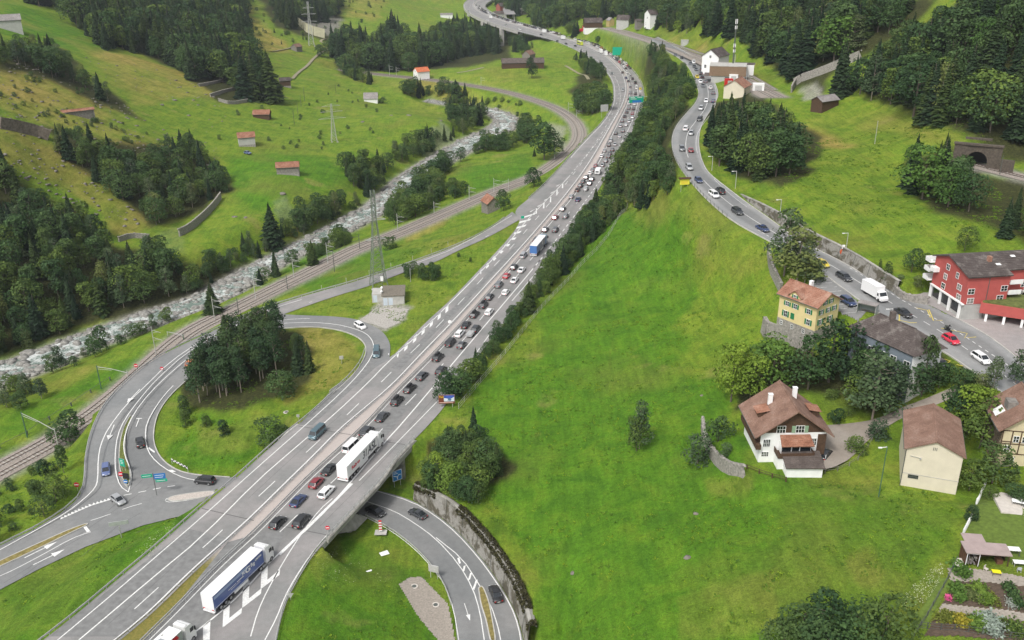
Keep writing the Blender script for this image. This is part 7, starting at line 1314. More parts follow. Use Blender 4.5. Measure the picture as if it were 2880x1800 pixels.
def red_seg(y0_, y1_, xs, zs_, nm):
 m_ = MB(); m_.poly([(-5.4, y0_, 2.9), (xs-.3, y0_, 2.9), (xs-.3, y0_, zs_-.1), (0, y0_, zr_-.2), (-5.4, y0_, 9.6)]); m_.quad((xs-.3, y0_, 2.9), (xs-.3, y1_, 2.9), (xs-.3, y1_, zs_-.1), (xs-.3, y0_, zs_-.1)); m_.quad((-5.4, y1_, 2.9), (-5.4, y0_, 2.9), (-5.4, y0_, 9.6), (-5.4, y1_, 9.6)); m_.poly([(-5.4, y1_, 2.9), (-5.4, y1_, 9.6), (0, y1_, zr_-.2), (xs-.3, y1_, zs_-.1), (xs-.3, y1_, 2.9)]); m_.obj('wall', PLR, rb)
 r_ = MB(); roof_slope(r_, (xs+.3, y1_+.2, zs_-.15), (xs+.3, y0_-.5, zs_-.15), (0, y0_-.5, zr_), (0, y1_+.2, zr_), .25, .6); roof_slope(r_, (-6.2, y0_-.5, 9.5), (-6.2, y1_+.2, 9.5), (0, y1_+.2, zr_), (0, y0_-.5, zr_), .25, .6); return r_.obj('roof', T_GREY, rb)
r0_ = red_seg(-8.4, 1.2, 8.1, ze_, 'a'); red_seg(1.21, 7.0, 6.0, 9.95, 'b'); red_seg(7.01, 26, 4.4, 10.3, 'c')
MB().box(-5.3, 7.7, -8.3, 26, -1.5, 2.88).obj('ground_floor', PLG, rb)
for x in (-5.0, -1.0, 2.6, 6.6): MB().box(x-.25, x+.25, -8.75, -8.35, -1.5, 2.9).obj('pillar', PLW, rb)
for x in (-3.0, .8, 4.6): MB().box(x-1.5, x+1.5, -8.36, -8.31, .2, 2.6).obj('shop_window', GLASS, rb)
MB().box(-5.2, 7.8, -8.9, -8.32, 2.75, 3.0).obj('canopy_beam', WFR, rb)
dimr = (-5.4, 7.8, -8.4, 26)
for (s_, z_, w_, bl) in ((-.2, 9.0, 1.2, None), (3.6, 8.4, .9, None), (-.6, 6.6, 1.2, WOODG), (-.8, 4.3, 1.3, None), (5.0, 6.2, 1.5, WOODG), (5.4, 4.0, 1.5, WOODG)): window(rb, 'S', s_, z_-.3, w_, 1.25, dimr, depth=.06, blank=bl)
for (s_, z_, bl) in ((-7.4, 5.9, None), (-7.2, 3.7, WOODG), (.2, 6.2, None), (-.4, 4.0, None), (-1.6, 1.3, None)): window(rb, 'E', s_, z_, 1.4, 1.2, dimr, depth=.06, blank=bl)
for (s_, z_) in ((6.3, 6.0), (6.3, 4.0), (11.5, 8.3), (13, 5.8), (17, 8.3), (17, 5.8)): window(rb, 'E', s_, z_, 1.3, 1.1, (-5.4, 5.7 if s_ < 7 else 4.1, 0, 0), depth=.06)
for (y_, z_) in ((3.2, 7.0), (3.2, 4.6), (3.2, 2.6), (7.8, 6.8), (7.8, 4.4)): MB().box(5.7 if y_ < 7 else 4.1, 7.6 if y_ < 7 else 6.2, y_-1.6, y_+1.4, z_-.1, z_+.05).box(7.5 if y_ < 7 else 6.1, 7.6 if y_ < 7 else 6.2, y_-1.6, y_+1.4, z_, z_+.95).obj('balcony', PLW, rb)
for z_ in (8.0, 5.8, 3.7): MB().box(-7.4, -5.4, -9.6, -6.6, z_-.1, z_).box(-7.4, -5.4, -9.65, -9.58, z_, z_+.95).box(-7.45, -7.38, -9.6, -6.6, z_, z_+.95).obj('balcony', PLW, rb)
MB().box(-5.0, -3.2, -9.7, -8.4, 6.4, 7.4).obj('balcony', PLW, rb)
MB().tube((7.86, -3.6, 9.2), (7.86, -3.6, -1), .08, n=6).obj('downpipe', STEELD, rb); MB().box(2.6, 3.4, -1.6, -.8, 9.8, 12.0).obj('chimney', T_RED, r0_)
for (x_, y_) in ((4.6, .0), (1.9, 5)): o = MB().box(-.35, .35, -.5, .5, 0, .12).obj('skylight', WFR, rb, loc=(x_, y_, zr_-x_*(zr_-ze_)/wr_+.12)); o.rotation_euler.y = math.atan((zr_-ze_)/wr_)
p_ = P(2845, 905, 27.5); wg = empty('garage_wing', (float(p_[0]), float(p_[1]), 26.5), R(-28), 'low red wing with a mossy flat roof beside the red block', 'building'); MB().box(-6.5, 14, 0, 9, 1.9, 4.2).obj('wall', PLR, wg); MB().box(-6.2, 13.7, .4, 8.8, 4.2, 4.35).obj('roof', MOSS, wg)
for x in (-5, -1.5, 2, 5.5): MB().box(x-.25, x+.25, .2, .7, -1.5, 1.9).obj('pillar', PLW, wg)
MB().box(-6.4, 13.5, 5, 8.9, -1.5, 1.88).obj('back_wall', PLG, wg)
A_, B_, C_ = P(2382, 918, 30), P(2574, 1005, 29.4), P(2666, 980, 29.6); hh = empty('house', tuple(P(2540, 985, 29)*np.array([1, 1, 0])+np.array([0, 0, 22.0])), 0, 'broad house with a dark slate hip roof and blue-grey walls behind the conifers', 'house'); ho = np.array(hh.location)
A_, B_, C_ = (Vector(q-ho) for q in (A_, B_, C_)); D_ = A_+(C_-B_); zt = 3.4; R1 = (A_+D_)/2+(B_-A_)*.22+Vector((0, 0, zt)); R2 = (B_+C_)/2-(B_-A_)*.25+Vector((0, 0, zt)); rr = MB(); roof_slope(rr, A_, B_, R2, R1, .2, .5); roof_slope(rr, C_, D_, R1, R2, .2, .5);
rr.tri(B_+Vector((0,0,.05)), C_+Vector((0,0,.05)), R2+Vector((0,0,.07))); rr.tri(D_+Vector((0,0,.05)), A_+Vector((0,0,.05)), R1+Vector((0,0,.07))); rr.bar(R1+Vector((0,0,.06)), R2+Vector((0,0,.06)), .3, .15); hr = rr.obj('roof', T_GREY, hh)
ins = lambda p, k=.90: (A_+B_+C_+D_)/4*(1-k)+p*k
wq = [ins(q) for q in (A_, B_, C_, D_)]; m1, m2 = MB(), MB()
for i in range(4): (m1 if i == 0 else m2).quad(Vector((wq[i].x, wq[i].y, -3)), Vector((wq[(i+1) % 4].x, wq[(i+1) % 4].y, -3)), Vector((wq[(i+1) % 4].x, wq[(i+1) % 4].y, wq[(i+1) % 4].z+.3)), Vector((wq[i].x, wq[i].y, wq[i].z+.3)))
m1.obj('front_wall', PLBL, hh); m2.obj('wall', PLW, hh); dd = (wq[1]-wq[0]).normalized(); nn = Vector((dd.y, -dd.x, 0)); an_ = math.atan2(dd.y, dd.x)
for k, t_ in enumerate((.18, .36, .54, .72, .93)):
 for z_ in (2.2, 5.0): q = wq[0].lerp(wq[1], t_); o = window(hh, 'S', 0, 0, 1.3, 1.4, (0, 0, 0, 0)); o.location = (q.x+nn.x*.02, q.y+nn.y*.02, z_); o.rotation_euler.z = an_
ck = R1.lerp(R2, .35); MB().box(ck.x-.5, ck.x+.5, ck.y-.5, ck.y+.5, ck.z-1, ck.z+1.6).obj('chimney', T_DKBR, hr); SN = MB()
hq_, hd_ = gable_house('house', 88.4, 139.4, 19.8, -11.4, 5.2, 5.5, 5.5, 8.0, 12.6, simple('cream_panels', (.58, .50, .33), .85, .08, 1.0), T_BROWN, 'old half-timbered house with a wavy brown roof and creeper-covered side', 'house', .9, .8, base_mat=STONEW, base_h=1.2, wins=[('S', -2.3, 6.4, .8, 1.1, dict(mull=1)), ('S', -.9, 6.4, .8, 1.1, dict(mull=1)), ('S', -3.4, 4.4, .9, 1.2, dict(mull=1)), ('S', 1.2, 4.4, 1.0, 1.3, dict(mull=1)), ('S', -2.4, 2.2, .9, 1.2, dict(mull=1))], down=5)
tb = MB()
for x in (-4.5, -3.0, -1.6, -.2, 1.2, 2.8, 4.4): tb.box(x-.09, x+.09, hd_[2]-.05, hd_[2]-.005, 3.4, 8.0)
for z_ in (3.5, 5.4, 5.8, 7.9): tb.box(hd_[0], hd_[1], hd_[2]-.045, hd_[2]-.005, z_-.09, z_+.09)
tb.obj('timber_frame', WOODD, hq_)
iv_ = MB(); rgi = random.Random(3)
for k in range(900): y_ = rgi.uniform(hd_[2], hd_[3]); z_ = rgi.uniform(.5, 7.8); x_ = hd_[0]-rgi.uniform(.02, .25); s_ = rgi.uniform(.1, .25); iv_.quad((x_, y_-s_, z_-s_), (x_-.05, y_-s_, z_+s_), (x_, y_+s_, z_+s_), (x_-.06, y_+s_, z_-s_))
o = iv_.obj('creeper', simple('creeper_twigs', (.14, .11, .075), .9, .5, 4.0), hq_); o['kind'] = 'stuff'
MB().box(-3.4, -1.8, -.8, 1.2, 9.6, 11.4).obj('dormer', WOODG, hq_); o = MB().box(-.9, .9, -1.1, 1.1, 0, .06).obj('white_sheet', PLW, hq_, loc=(-4.3, .4, 9.15)); o.rotation_euler.y = -.69
rc, rd = gable_house('chalet', 117, 176.5, 25.2, 24, 6.5, 6, 6, 5.4, 8.8, WOODD, T_RED, 'dark timber chalet with a red tiled roof cut by the right edge', 'house', 1.2, 1.0, base_mat=PLW, base_h=2.6, wins=[('W', -2, 4.0, 1.2, 1.0), ('W', 1.5, 4.0, 1.2, 1.0), ('W', -3, 1.2, 1.0, 1.6), ('W', 0, 1.2, 1.0, 1.6), ('W', 3, 1.2, 1.0, 1.6)])
p_ = P(1105, 858, -1.2); ht = empty('hut', (float(p_[0]), float(p_[1]), -1.3), R(4), 'flat-roofed concrete hut with pale doors beside the pylon', 'hut'); MB().box(-3.2, 3.6, 0, 8.5, -1.5, 3.1).obj('wall', CONC, ht); MB().box(-3.4, 3.8, -.2, 8.7, 3.1, 3.35).obj('roof', simple('gravel_roof', (.17, .15, .12), .95, .35, 2.0), ht); MB().box(-6.5, -3.21, 2.6, 8.0, -1.5, 2.9).obj('annex', CONC, ht)
for x in (-2.2, -.6): MB().box(x-.65, x+.65, -.05, -.005, .1, 2.5).obj('door', simple('pale_door', (.50, .56, .62), .5, .08, 1.0), ht)
MB().box(-6.1, -4.9, 2.54, 2.595, .2, 2.5).obj('door', MATS['pale_door'], ht); MB().tube((-3.0, 2.2, 3.3), (-3.0, 2.2, 8.8), .09, n=6).obj('mast', STEELD, ht); MB().box(-3.4, -2.6, 1.9, 2.1, 7.4, 8.9).tube((-3.1, 2.1, 5.2), (-3.3, 1.9, 5.4), .35, n=10).tube((-3.2, 2.1, 3.9), (-3.5, 1.9, 4.1), .35, n=10).obj('antenna', PLW, ht)
def barn(u, v, hdeg, L_, W_, h_, rh, wall, roof, label, base=None, name='barn', cat='barn', zoff=0, **kw):
 g = G(u, v)[0]; return gable_house(name, g[0], g[1], g[2]+zoff, hdeg, L_/2, W_/2, W_/2, h_, h_+rh, wall, roof, label, cat, .4, .4, base_mat=base, base_h=kw.pop('bh', .8), **kw)
barn(811, 487, -80, 11, 6.2, 3.4, 2.0, WOODG, T_RUST, 'wooden barn with rusty red roof in the middle of the left meadow', STONEW); g = G(850, 490)[0];
barn(695, 408, -72, 9, 7, 4.5, 2.2, PLG, T_RUST, 'half-timbered hill barn with a rusty roof and blue car in front', STONEW, wins=[('S', -1, 2.5, 1, 1), ('S', 1.4, 2.5, 1, 1), ('S', 0, 4.6, .8, .8)])
barn(738, 332, -88, 10, 6.5, 2.6, 2.2, WOODD, T_RUST, 'long brown barn with red-brown roof right of the meadow bank'); barn(1044, 286, -86, 10, 8, 2.6, 3.6, PLW, T_PALE, 'stone barn with a pale slate roof and white wall in the green meadow'); barn(803, 243, -75, 8, 7, 4.2, 1.8, WOODD, T_GREY, 'dark log barn beside the pair of big spruces', STONEW)
barn(835, 143, -30, 8, 7, 3.6, 2.4, WOODG, T_BROWN, 'small grey barn by the bend of the farm track high on the slope'); barn(30, 84, -62, 13, 9, 5.5, 3.0, PLG, T_PALE, 'house with a pale metal roof on the upper left meadow', wins=[('W', -2, 2.5, 1.1, 1.1), ('W', 2, 2.5, 1.1, 1.1)], name='house', cat='house'); barn(216, 324, -55, 16, 3.0, 2.0, .9, WOODG, T_RUST, 'long low shed with faded red sheet roof on the dry slope', name='shed', cat='shed')
barn(1380, 594, 24, 7.5, 6.4, 4.2, 2.6, WOODG, T_RUST, 'shed with an orange-brown roof and grey boards beside the exit ramp', name='shed', cat='shed')
barn(1186, 222, -60, 11, 9, 6.0, 3.0, PLW, T_ORANGE, 'white house with a bright orange roof beside the railway', wins=[('S', -2, 3, 1, 1.2), ('S', 1.5, 3, 1, 1.2), ('W', 0, 3, 1, 1.2), ('S', 0, 6, .8, .8)], name='house', cat='house')
barn(1470, 188, -86, 34, 9, 3.6, 3.2, WOODD, T_DKBR, 'very long dark barn with a low roof in the meadow inside the bend'); barn(1487, 166, -30, 10, 8, 4.0, 3.0, WOODG, T_BROWN, 'small barn with reddish roof behind the very long barn')
barn(1270, 107, -84, 30, 12, 5, 4, PLG, T_PALE, 'big grey-roofed hall half hidden in the gorge trees', name='hall', cat='hall'); barn(1256, 50, -84, 16, 7, 4, 1.6, PLW, T_PALE, 'white cottage below the viaduct bend on the far meadow', name='cottage', cat='cottage')
barn(1667, 86, -85, 18, 11, 8, 4, WOODD, T_GREY, 'dark wooden house with a grey roof beside the red tarpaulins', PLW, name='house', cat='house', wins=[('W', -3, 5, 1.4, 1.4), ('W', 3, 5, 1.4, 1.4)], bh=3); barn(1836, 70, -70, 12, 11, 9, 3.5, PLW, T_GREY, 'white villa with a steep gable on the forest edge', wins=[('W', -3, 6, 1, 1.6), ('W', 0, 6, 1, 1.6), ('W', 3, 6, 1, 1.6), ('S', 0, 6, 1, 1.6)], name='villa', cat='villa'); barn(1808, 72, -80, 14, 7, 4.5, 1.2, WOODG, T_DKBR, 'low veranda building left of the white villa', name='annex', cat='building')
barn(1755, 80, 60, 13, 9, 8, 4, PLG, T_GREY, 'tall grey barn by the railway bend', name='barn'); barn(1716, 72, 20, 8, 6, 5, 2.5, simple('ochre_render', (.42, .32, .14), .85, .1, 1.0), T_PALE, 'ochre hut left of the tall grey barn', name='hut', cat='hut')
barn(1410, 32, -50, 12, 10, 7, 4, simple('brick_red_boards', (.30, .09, .07), .8, .1, 1.0), T_GREY, 'red gabled house beside the access bridge', PLW, name='house', cat='house'); barn(1402, 47, -70, 13, 9, 4, 3, PLG, T_DKBR, 'grey house in front of the red gabled one', name='house', cat='house'); barn(1428, 22, -80, 16, 10, 8, 1.5, PLW, T_PALE, 'white block behind the red gabled house', name='house', cat='house'); barn(1473, 40, -50, 14, 10, 5, 2.5, WOODG, T_PALE, 'house with pale roof right of the access bridge', name='house', cat='house'); barn(1463, 10, -80, 24, 10, 6, 3, WOODG, T_DKBR, 'long dark-roofed house at the top edge behind the access bridge', name='house', cat='house')
barn(2318, 306, -60, 10, 6.5, 3.6, 1.8, WOODD, T_PALE, 'open wooden hut with a pale roof at the upper edge of the right meadow', name='hut', cat='hut')
barn(2010, 200, -38, 13, 10, 8, 3.6, PLW, T_GREY, 'white station building with a dark cross-gabled roof', name='station', cat='station', wins=[('S', -2.5, 3, 1.1, 1.6), ('S', 2.5, 3, 1.1, 1.6), ('S', 0, 8, 1, 1.2), ('W', -3, 3, 1.1, 1.6), ('W', 0, 3, 1.1, 1.6), ('W', -3, 6, 1.1, 1.4)])
g = P(2046, 232, 34.2); hb = empty('goods_shed', (float(g[0]), float(g[1]), 34.2), R(-14), 'brown flat-roofed railway building with a pale band beside the mast', 'building'); MB().box(-8, 8, 0, 11, -1, 3.0).obj('ground_floor', PLG, hb); MB().box(-9, 8.4, -.4, 11.2, 3.0, 7.6).obj('upper_floor', simple('brown_cladding', (.20, .135, .085), .8, .12, 1.5), hb); MB().box(-9.1, 8.5, -.5, 11.3, 7.6, 7.9).obj('roof', CONC, hb); MB().box(-9.06, -9.01, 1.5, 9.5, 5.4, 6.2).obj('window_band', PLW, hb); MB().box(-11.5, -9.0, -1, 9, 2.9, 3.2).obj('canopy', T_DKBR, hb); MB().box(-1.5, 1.2, -.06, -.005, .2, 2.5).obj('door', STEELD, hb); MB().box(2, 12, 11.3, 17, -1, 7).obj('rear_hall', PLW, hb); MB().box(1.5, 12.5, 11.25, 17.5, 7.0, 7.3).obj('rear_roof', T_GREY, hb)
barn(2072, 270, -30, 11, 10, 4.6, 3.2, PLB, T_RED, 'beige-gabled shed with a brown roof in front of the station', name='shed', cat='shed')
def box_thing(name, u, v, sx, sy, sz, mat, label, cat, hdeg=0, roofm=None):
 g = G(u, v)[0]; e = empty(name, tuple(g), R(hdeg), label, cat); MB().box(-sx/2, sx/2, -sy/2, sy/2, -.3, sz).obj('body', mat, e); MB().box(-sx/2-.08, sx/2+.08, -sy/2-.08, sy/2+.08, sz, sz+.12).obj('lid', roofm or mat, e); MB().box(-sx*.3, sx*.3, -sy/2-.05, -sy/2-.005, .1, sz*.8).obj('door', STEEL, e); return e
box_thing('container', 2049, 238, 3.4, 2.4, 2.6, simple('red_container_paint', (.55, .02, .02), .5, .05, 1.0), 'bright red container at the corner of the goods yard', 'container', 10); box_thing('kiosk', 2062, 227, 4.0, 3.0, 3.0, PLW, 'white technical cabinet at the foot of the mast', 'cabinet', -8); box_thing('container', 2132, 255, 5.0, 3.0, 3.2, PLW, 'white container beside the yard tracks', 'container', -12)
box_thing('signal_box', 1925, 128, 5, 4, 3.5, PLG, 'small grey signal cabin beside the upper tracks', 'cabin', -10)
def board(name, u, v, z, w, h, hg, mat, label, cat, hdeg=0, posts=2, fm=STEEL, at=None, back=STEEL):
 """u,v: pixel of the board's centre; z: ground height there"""
 c_ = P(u, v, z+hg+h/2); e = empty(name, (float(c_[0]), float(c_[1]), z), R(hdeg), label, cat)
 MB().box(-w/2, w/2, -.04, .04, hg, hg+h).obj('panel', mat, e); MB().box(-w/2-.05, w/2+.05, .045, .09, hg-.05, hg+h+.05).obj('frame', back, e)
 for k in range(posts): x = 0 if posts == 1 else (-w*.35+w*.7*k/(posts-1)); MB().tube((x, .14, -2.5), (x, .14, hg+h*.9), .06+.02*(w > 3), n=6).obj('post', STEEL, e)
 return e
bb = board('billboard', 1256, 1123, -.3, 3.9, 2.3, 1.3, simple('billboard_brown', (.16, .045, .03), .5, .05, 1.0), 'advertising board with yellow lettering and a blue mountain picture at the hedge end', 'billboard', 2)
MB().box(-.65, 1.85, -.055, -.045, 1.9, 3.5).obj('picture_sky', simple('print_blue', (.05, .10, .42), .5, .25, 1.0), bb); sn = MB(); sn.poly([(-.65, -.062, 1.9), (1.85, -.062, 1.9), (1.85, -.062, 3.15), (1.3, -.062, 2.75), (.7, -.062, 2.45), (.1, -.062, 2.7), (-.65, -.062, 2.85)]); sn.obj('picture_snow', simple('print_snow', (.62, .68, .75), .5, .15, 1.5), bb); sn = MB(); sn.poly([(.15, -.068, 2.2), (.9, -.068, 2.0), (1.2, -.068, 2.35), (.75, -.068, 2.85), (.45, -.068, 2.55)]); sn.obj('picture_rock', simple('print_rock', (.08, .16, .24), .5, .2, 2.0), bb)
lettering('Tunl', .62, simple('print_yellow', (.70, .48, .03), .5, .05, 1.0), bb, (-1.22, -.06, 3.1), (R(90), 0, 0), bold=.015); MB().box(-1.8, 1.6, -.06, -.045, 1.5, 1.68).obj('print_strip', simple('print_pink', (.66, .45, .38), .5, .05, 1.0), bb)
SB = simple('sign_blue', (.02, .16, .45), .4, .04, 1.0); SG = simple('sign_green', (.0, .33, .20), .4, .04, 1.0)
gz_ = float(G(1120, 1374)[0][2]); sb_ = board('direction_sign', 1117, 1337, gz_, 2.2, 2.5, 1.6, SB, 'blue direction sign with a white fork symbol under the bridge edge', 'road sign', 35);
def sprint(e, items, z0_, mat=WFR, y_=-.06, nm='symbol'):
 m_ = MB()
 for (x_, z_, x2, z2, t_) in items: m_.bar((x_, y_, z0_+z_), (x2, y_, z0_+z2), t_, .03, (0, 1, 0))
 return m_.obj(nm, mat, e)
sprint(sb_, [(0, .25, 0, .9, .16), (0, .9, -.9, 1.35, .14), (0, .8, .35, 1.35, .14), (.35, 1.35, .85, 1.3, .14), (-.9, 2.15, -.1, 2.15, .12), (-.9, 1.8, .2, 1.8, .10), (-1.1, .03, 1.1, .03, .07), (-1.1, 2.47, 1.1, 2.47, .07), (-1.1, .05, -1.1, 2.5, .07), (1.1, .05, 1.1, 2.5, .07)], 1.6)
for (u, v, z_, w_, h_, hg, mt, lab, hd) in ((440, 1349, -6, 2.2, 1.0, 3.4, SG, 'green direction sign on the splitter island pole', 5), (1799, 143, -1, 7.5, 5.5, 5.5, SG, 'green motorway sign behind the far bend', 0)) if False else ():
 pass
ds = empty('direction_sign', tuple(P(441, 1392, -5.85)), R(10), 'direction signs on one pole, green above and blue below, on the splitter island', 'road sign'); MB().tube((0, 0, 0), (0, 0, 5.6), .07, n=6).obj('post', STEELD, ds); MB().box(-2.4, -.15, -.05, .03, 4.6, 5.4).obj('green_panel', SG, ds); MB().box(.1, 2.5, -.05, .03, 4.0, 5.3).obj('blue_panel', SB, ds); MB().box(.3, 2.7, -.05, .03, 3.2, 3.9).obj('lower_green_panel', SG, ds); sprint(ds, [(.3, 4.9, 2.2, 4.9, .1), (.3, 4.4, 2.0, 4.4, .1), (-2.2, 5.0, -.5, 5.0, .1), (.5, 3.55, 2.3, 3.55, .1)], 0)
board('motorway_sign', 1739, 144, 0, 9.5, 6.5, 3.0, SG, 'big green motorway sign beyond the outside of the far bend', 'road sign', -10, back=SG)
gn = board('gantry_sign', 1790, 280, 0, 9.0, 3.6, 5.5, SG, 'green and blue overhead motorway sign in the bend', 'road sign', 12, posts=2); MB().box(-2.5, 3.2, -.06, -.041, 5.5, 6.9).obj('blue_field', SB, gn); sprint(gn, [(-3.8, 3.0, -1, 3.0, .3), (.5, 3.0, 3.6, 3.0, .3), (-3.8, 2.2, 0, 2.2, .25)], 5.5); MB().bar((-11, .1, 8.9), (7, .1, 8.9), .25).tube((7, .1, -.2), (7, .1, 9), .16, n=6).tube((-11, .1, -.2), (-11, .1, 9), .16, n=6).obj('gantry', STEEL, gn)
board('motorway_sign', 1700, 304, -.5, 4.6, 4.0, 4.0, STEEL, 'pale grey back of a sign at the inner railing of the bend', 'road sign', 15, back=STEEL)
gr2 = board('green_sign', 1470, 611, 0, 1.3, 1.0, .8, SG, 'small green exit sign on the tip of the grass wedge', 'road sign', 20, posts=1)
board('warning_sign', 960, 1006, -1, 1.0, .9, 1.6, STEEL, 'back of a small triangular sign beside the loop ramp', 'road sign', 10, posts=1); board('warning_sign', 838, 1170, -.5, .6, .6, 1.0, STEEL, 'small grey sign by the guard rail above the van', 'road sign', 0, posts=1)
yi = board('information_board', 1926, 511, float(G(1926, 525)[0][2]), 3.0, 1.9, .9, simple('board_yellow', (.72, .66, .06), .5, .05, 1.0), 'yellow information board with a little dark roof at the top of the meadow', 'board', 5, back=WOODD); rr = MB(); roof_slope(rr, (-1.9, -.5, 2.85), (1.9, -.5, 2.85), (1.9, .1, 3.25), (-1.9, .1, 3.25)); roof_slope(rr, (1.9, .7, 2.85), (-1.9, .7, 2.85), (-1.9, .1, 3.25), (1.9, .1, 3.25)); rr.obj('roof', WOODD, yi); sprint(yi, [(-1.1, .5, 1.0, .5, .05), (-1.1, .9, 1.0, .9, .05)], .9, REDP)
def disc_sign(u, v, z, r_, hg, mat, label, bar_=None, hd=0, tri=False):
 c_ = P(u, v, z+hg); e = empty('traffic_sign', (float(c_[0]), float(c_[1]), z), R(hd), label, 'road sign'); MB().tube((0, .05, -.5), (0, .05, hg+r_), .045, n=6).obj('post', STEEL, e)
 n_ = 3 if tri else 16; m_ = MB(); a0 = R(-90) if tri else 0; m_.poly([(math.cos(a0+2*math.pi*k/n_)*r_, -.03, hg+math.sin(a0+2*math.pi*k/n_)*r_) for k in range(n_)]); m_.poly([(math.cos(a0-2*math.pi*k/n_)*r_, .0, hg+math.sin(a0-2*math.pi*k/n_)*r_) for k in range(n_)]); m_.obj('disc', mat, e)
 if bar_: MB().box(-r_*.75, r_*.75, -.06, -.035, hg-r_*.18, hg+r_*.18).obj('bar', bar_, e)
 return e
SR = simple('sign_red', (.55, .02, .04), .4, .04, 1.0)
disc_sign(340, 1333, -5.8, .62, 1.8, SR, 'red no-entry sign on the traffic island', WFR); disc_sign(353, 1354, -5.8, .5, 1.0, SB, 'round blue keep-right sign at the tip of the traffic island', WFR); disc_sign(215, 1363, -6, .6, 1.6, SR, 'red no-entry sign on the grass left of the exit ramp', WFR); disc_sign(382, 1028, -5, .55, 1.8, SR, 'no-entry sign on the rim of the exit ramp beside the railway', WFR); disc_sign(455, 1036, -4.6, .5, 1.0, SR, 'small red and white marker between the two ramp lanes', WFR)
disc_sign(816, 1673, -1.0, .75, 2.0, STEEL, 'back of a triangular give-way sign on the slip road edge', None, 0, True); disc_sign(921, 1484, 0, .45, 1.2, SR, 'tiny red sign on the bridge railing', WFR)
gs = board('direction_sign', 343, 1301, -5.8, 1.5, 1.9, 1.6, SG, 'green direction sign at the traffic island', 'road sign', -25, posts=2); sprint(gs, [(-.5, 1.5, .4, 1.5, .08), (-.5, 1.1, .5, 1.1, .08), (-.4, .7, .4, .7, .08)], 1.6)
bk = board('direction_sign', 353, 1339, -5.8, 1.4, 1.3, .9, BLK, 'black back of a sign at the tip of the traffic island', 'road sign', -10, posts=1, back=BLK)
board('road_sign', 1219, 1600, -6, 2.0, 1.5, 1.4, STEEL, 'grey back of a sign on the inner rail of the underpass road', 'road sign', -20, posts=2)
wm = simple('wire_mesh_grey', (.42, .44, .43), .5, .1, 1.0, metal=.3)
board('gantry', 333, 1472, -6, 3.6, .9, 3.0, wm, 'see-through grey sign frame on the edge of the junction road', 'road sign', 15, posts=1, back=wm)
ws = disc_sign(1265, 905, 0, .55, 3.6, WFR, 'white round sign on a mast in the motorway median');
def checker(u0, v0, u1, v1, z, label, vert=False):
 a = P(u0, v0, z+.6); b_ = P(u1, v1, z+.6); e = empty('marker_board', tuple(a-np.array([0, 0, .6])), 0, label, 'marker'); d = b_-a; n_ = 10; m_ = MB(); k_ = MB()
 for i in range(n_):
  for j in range(2): q0, q1 = d*i/n_, d*(i+1)/n_; (m_ if (i+j) % 2 else k_).quad((q0[0], q0[1], .35+j*.3), (q1[0], q1[1], .35+j*.3), (q1[0], q1[1], .65+j*.3), (q0[0], q0[1], .65+j*.3))
 m_.obj('white_fields', WFR, e); k_.obj('dark_fields', REDP if vert else BLK, e);
 for t_ in (0, 1): q = d*t_; MB().box(q[0]-.05, q[0]+.05, q[1]+.03, q[1]+.1, -.5, 1.0).obj('post', STEEL, e)
checker(482, 1293, 527, 1316, -5.2, 'low black and white checkered marker lying along the grass by the junction')
c_ = P(1071, 1497, -5.6); mt = empty('marker_post', tuple(c_), 0, 'upright post with red and white bands on the grass tip by the underpass', 'marker')
for k in range(8): MB().box(-.3, .3, -.08, .08, .3+k*.32, .3+(k+1)*.32).obj('band', REDP if k % 2 else WFR, mt)
MB().box(-1.2, 1.2, -.8, .8, -.1, .06).obj('slab', CONC, mt)
# ------------------------------------------------------------------ masts, poles, pylons
def bpole(u, v, vtop, label, cat='mast', name='railway_mast', arms='single', mat=STEEL, side=1, r=.13, taper=.8):
 g = G(u, v)[0]; d = proj(g)[2]; h = (v-vtop)/(F/d)/.92; e = empty(name, tuple(g), 0, label, cat); MB().tube((0, 0, -.5), (0, 0, h), r, r*taper, 8).obj('pole', mat, e)
 if arms == 'single':
  for z_, l_ in ((h*.88, 3.0), (h*.62, 3.0)): MB().bar((0, 0, z_), (side*l_, -1.2, z_-.35), .09).bar((0, 0, z_-.9), (side*l_*.7, -.85, z_-.3), .06).obj('arm', mat, e)
 return e, h
for n_, ((u, v, vt, sd, mt_), lb_) in enumerate(zip([(604,900,835,1,STEEL),(719,840,776,1,STEEL),(439,998,918,1,STEEL),(922,741,684,1,STEEL),(1119,651,603,1,STEEL),(1320,562,524,1,STEEL),(827,782,724,1,STEEL),(672,886,838,-1,STEELD),(809,814,772,-1,STEELD),(941,764,706,-1,STEELD),(1012,702,660,-1,STEELD),(1221,600,568,1,STEEL),(1389,540,503,1,STEEL),(1430,534,505,-1,STEEL),(1560,448,416,1,STEEL),(1115,213,190,1,STEEL),(1096,212,185,1,STEEL),(1621,330,310,1,STEEL),(1353,238,218,1,STEEL),(1598,322,290,1,STEEL)], ['with its foot at the lone river spruce', 'left of the pylon at the lower river bend', 'in the field edge above the no-entry sign', 'just left of the pylon behind the track', 'right of the pylon at the river trees', 'farthest mast at the right end of the river thicket', 'beside the yellow bushes by the river', 'dark, opposite the river spruce on the near side', 'dark, on the near side below the grove', 'dark, close to the left of the pylon', 'dark, by the rocky bank behind the pylon', 'among the trees above the meadow', 'in the meadow inside the railway curve, left one', 'in the meadow inside the railway curve, right one', 'beside the timber snow fence', 'beside the white orange-roofed house', 'left of the white orange-roofed house', 'in the tight railway curve, upper one', 'between orange-roofed house and railway curve', 'in the tight railway curve, lower one'])):
 bpole(u, v, vt, 'overhead-line mast of the railway '+lb_, mat=mt_, side=sd)
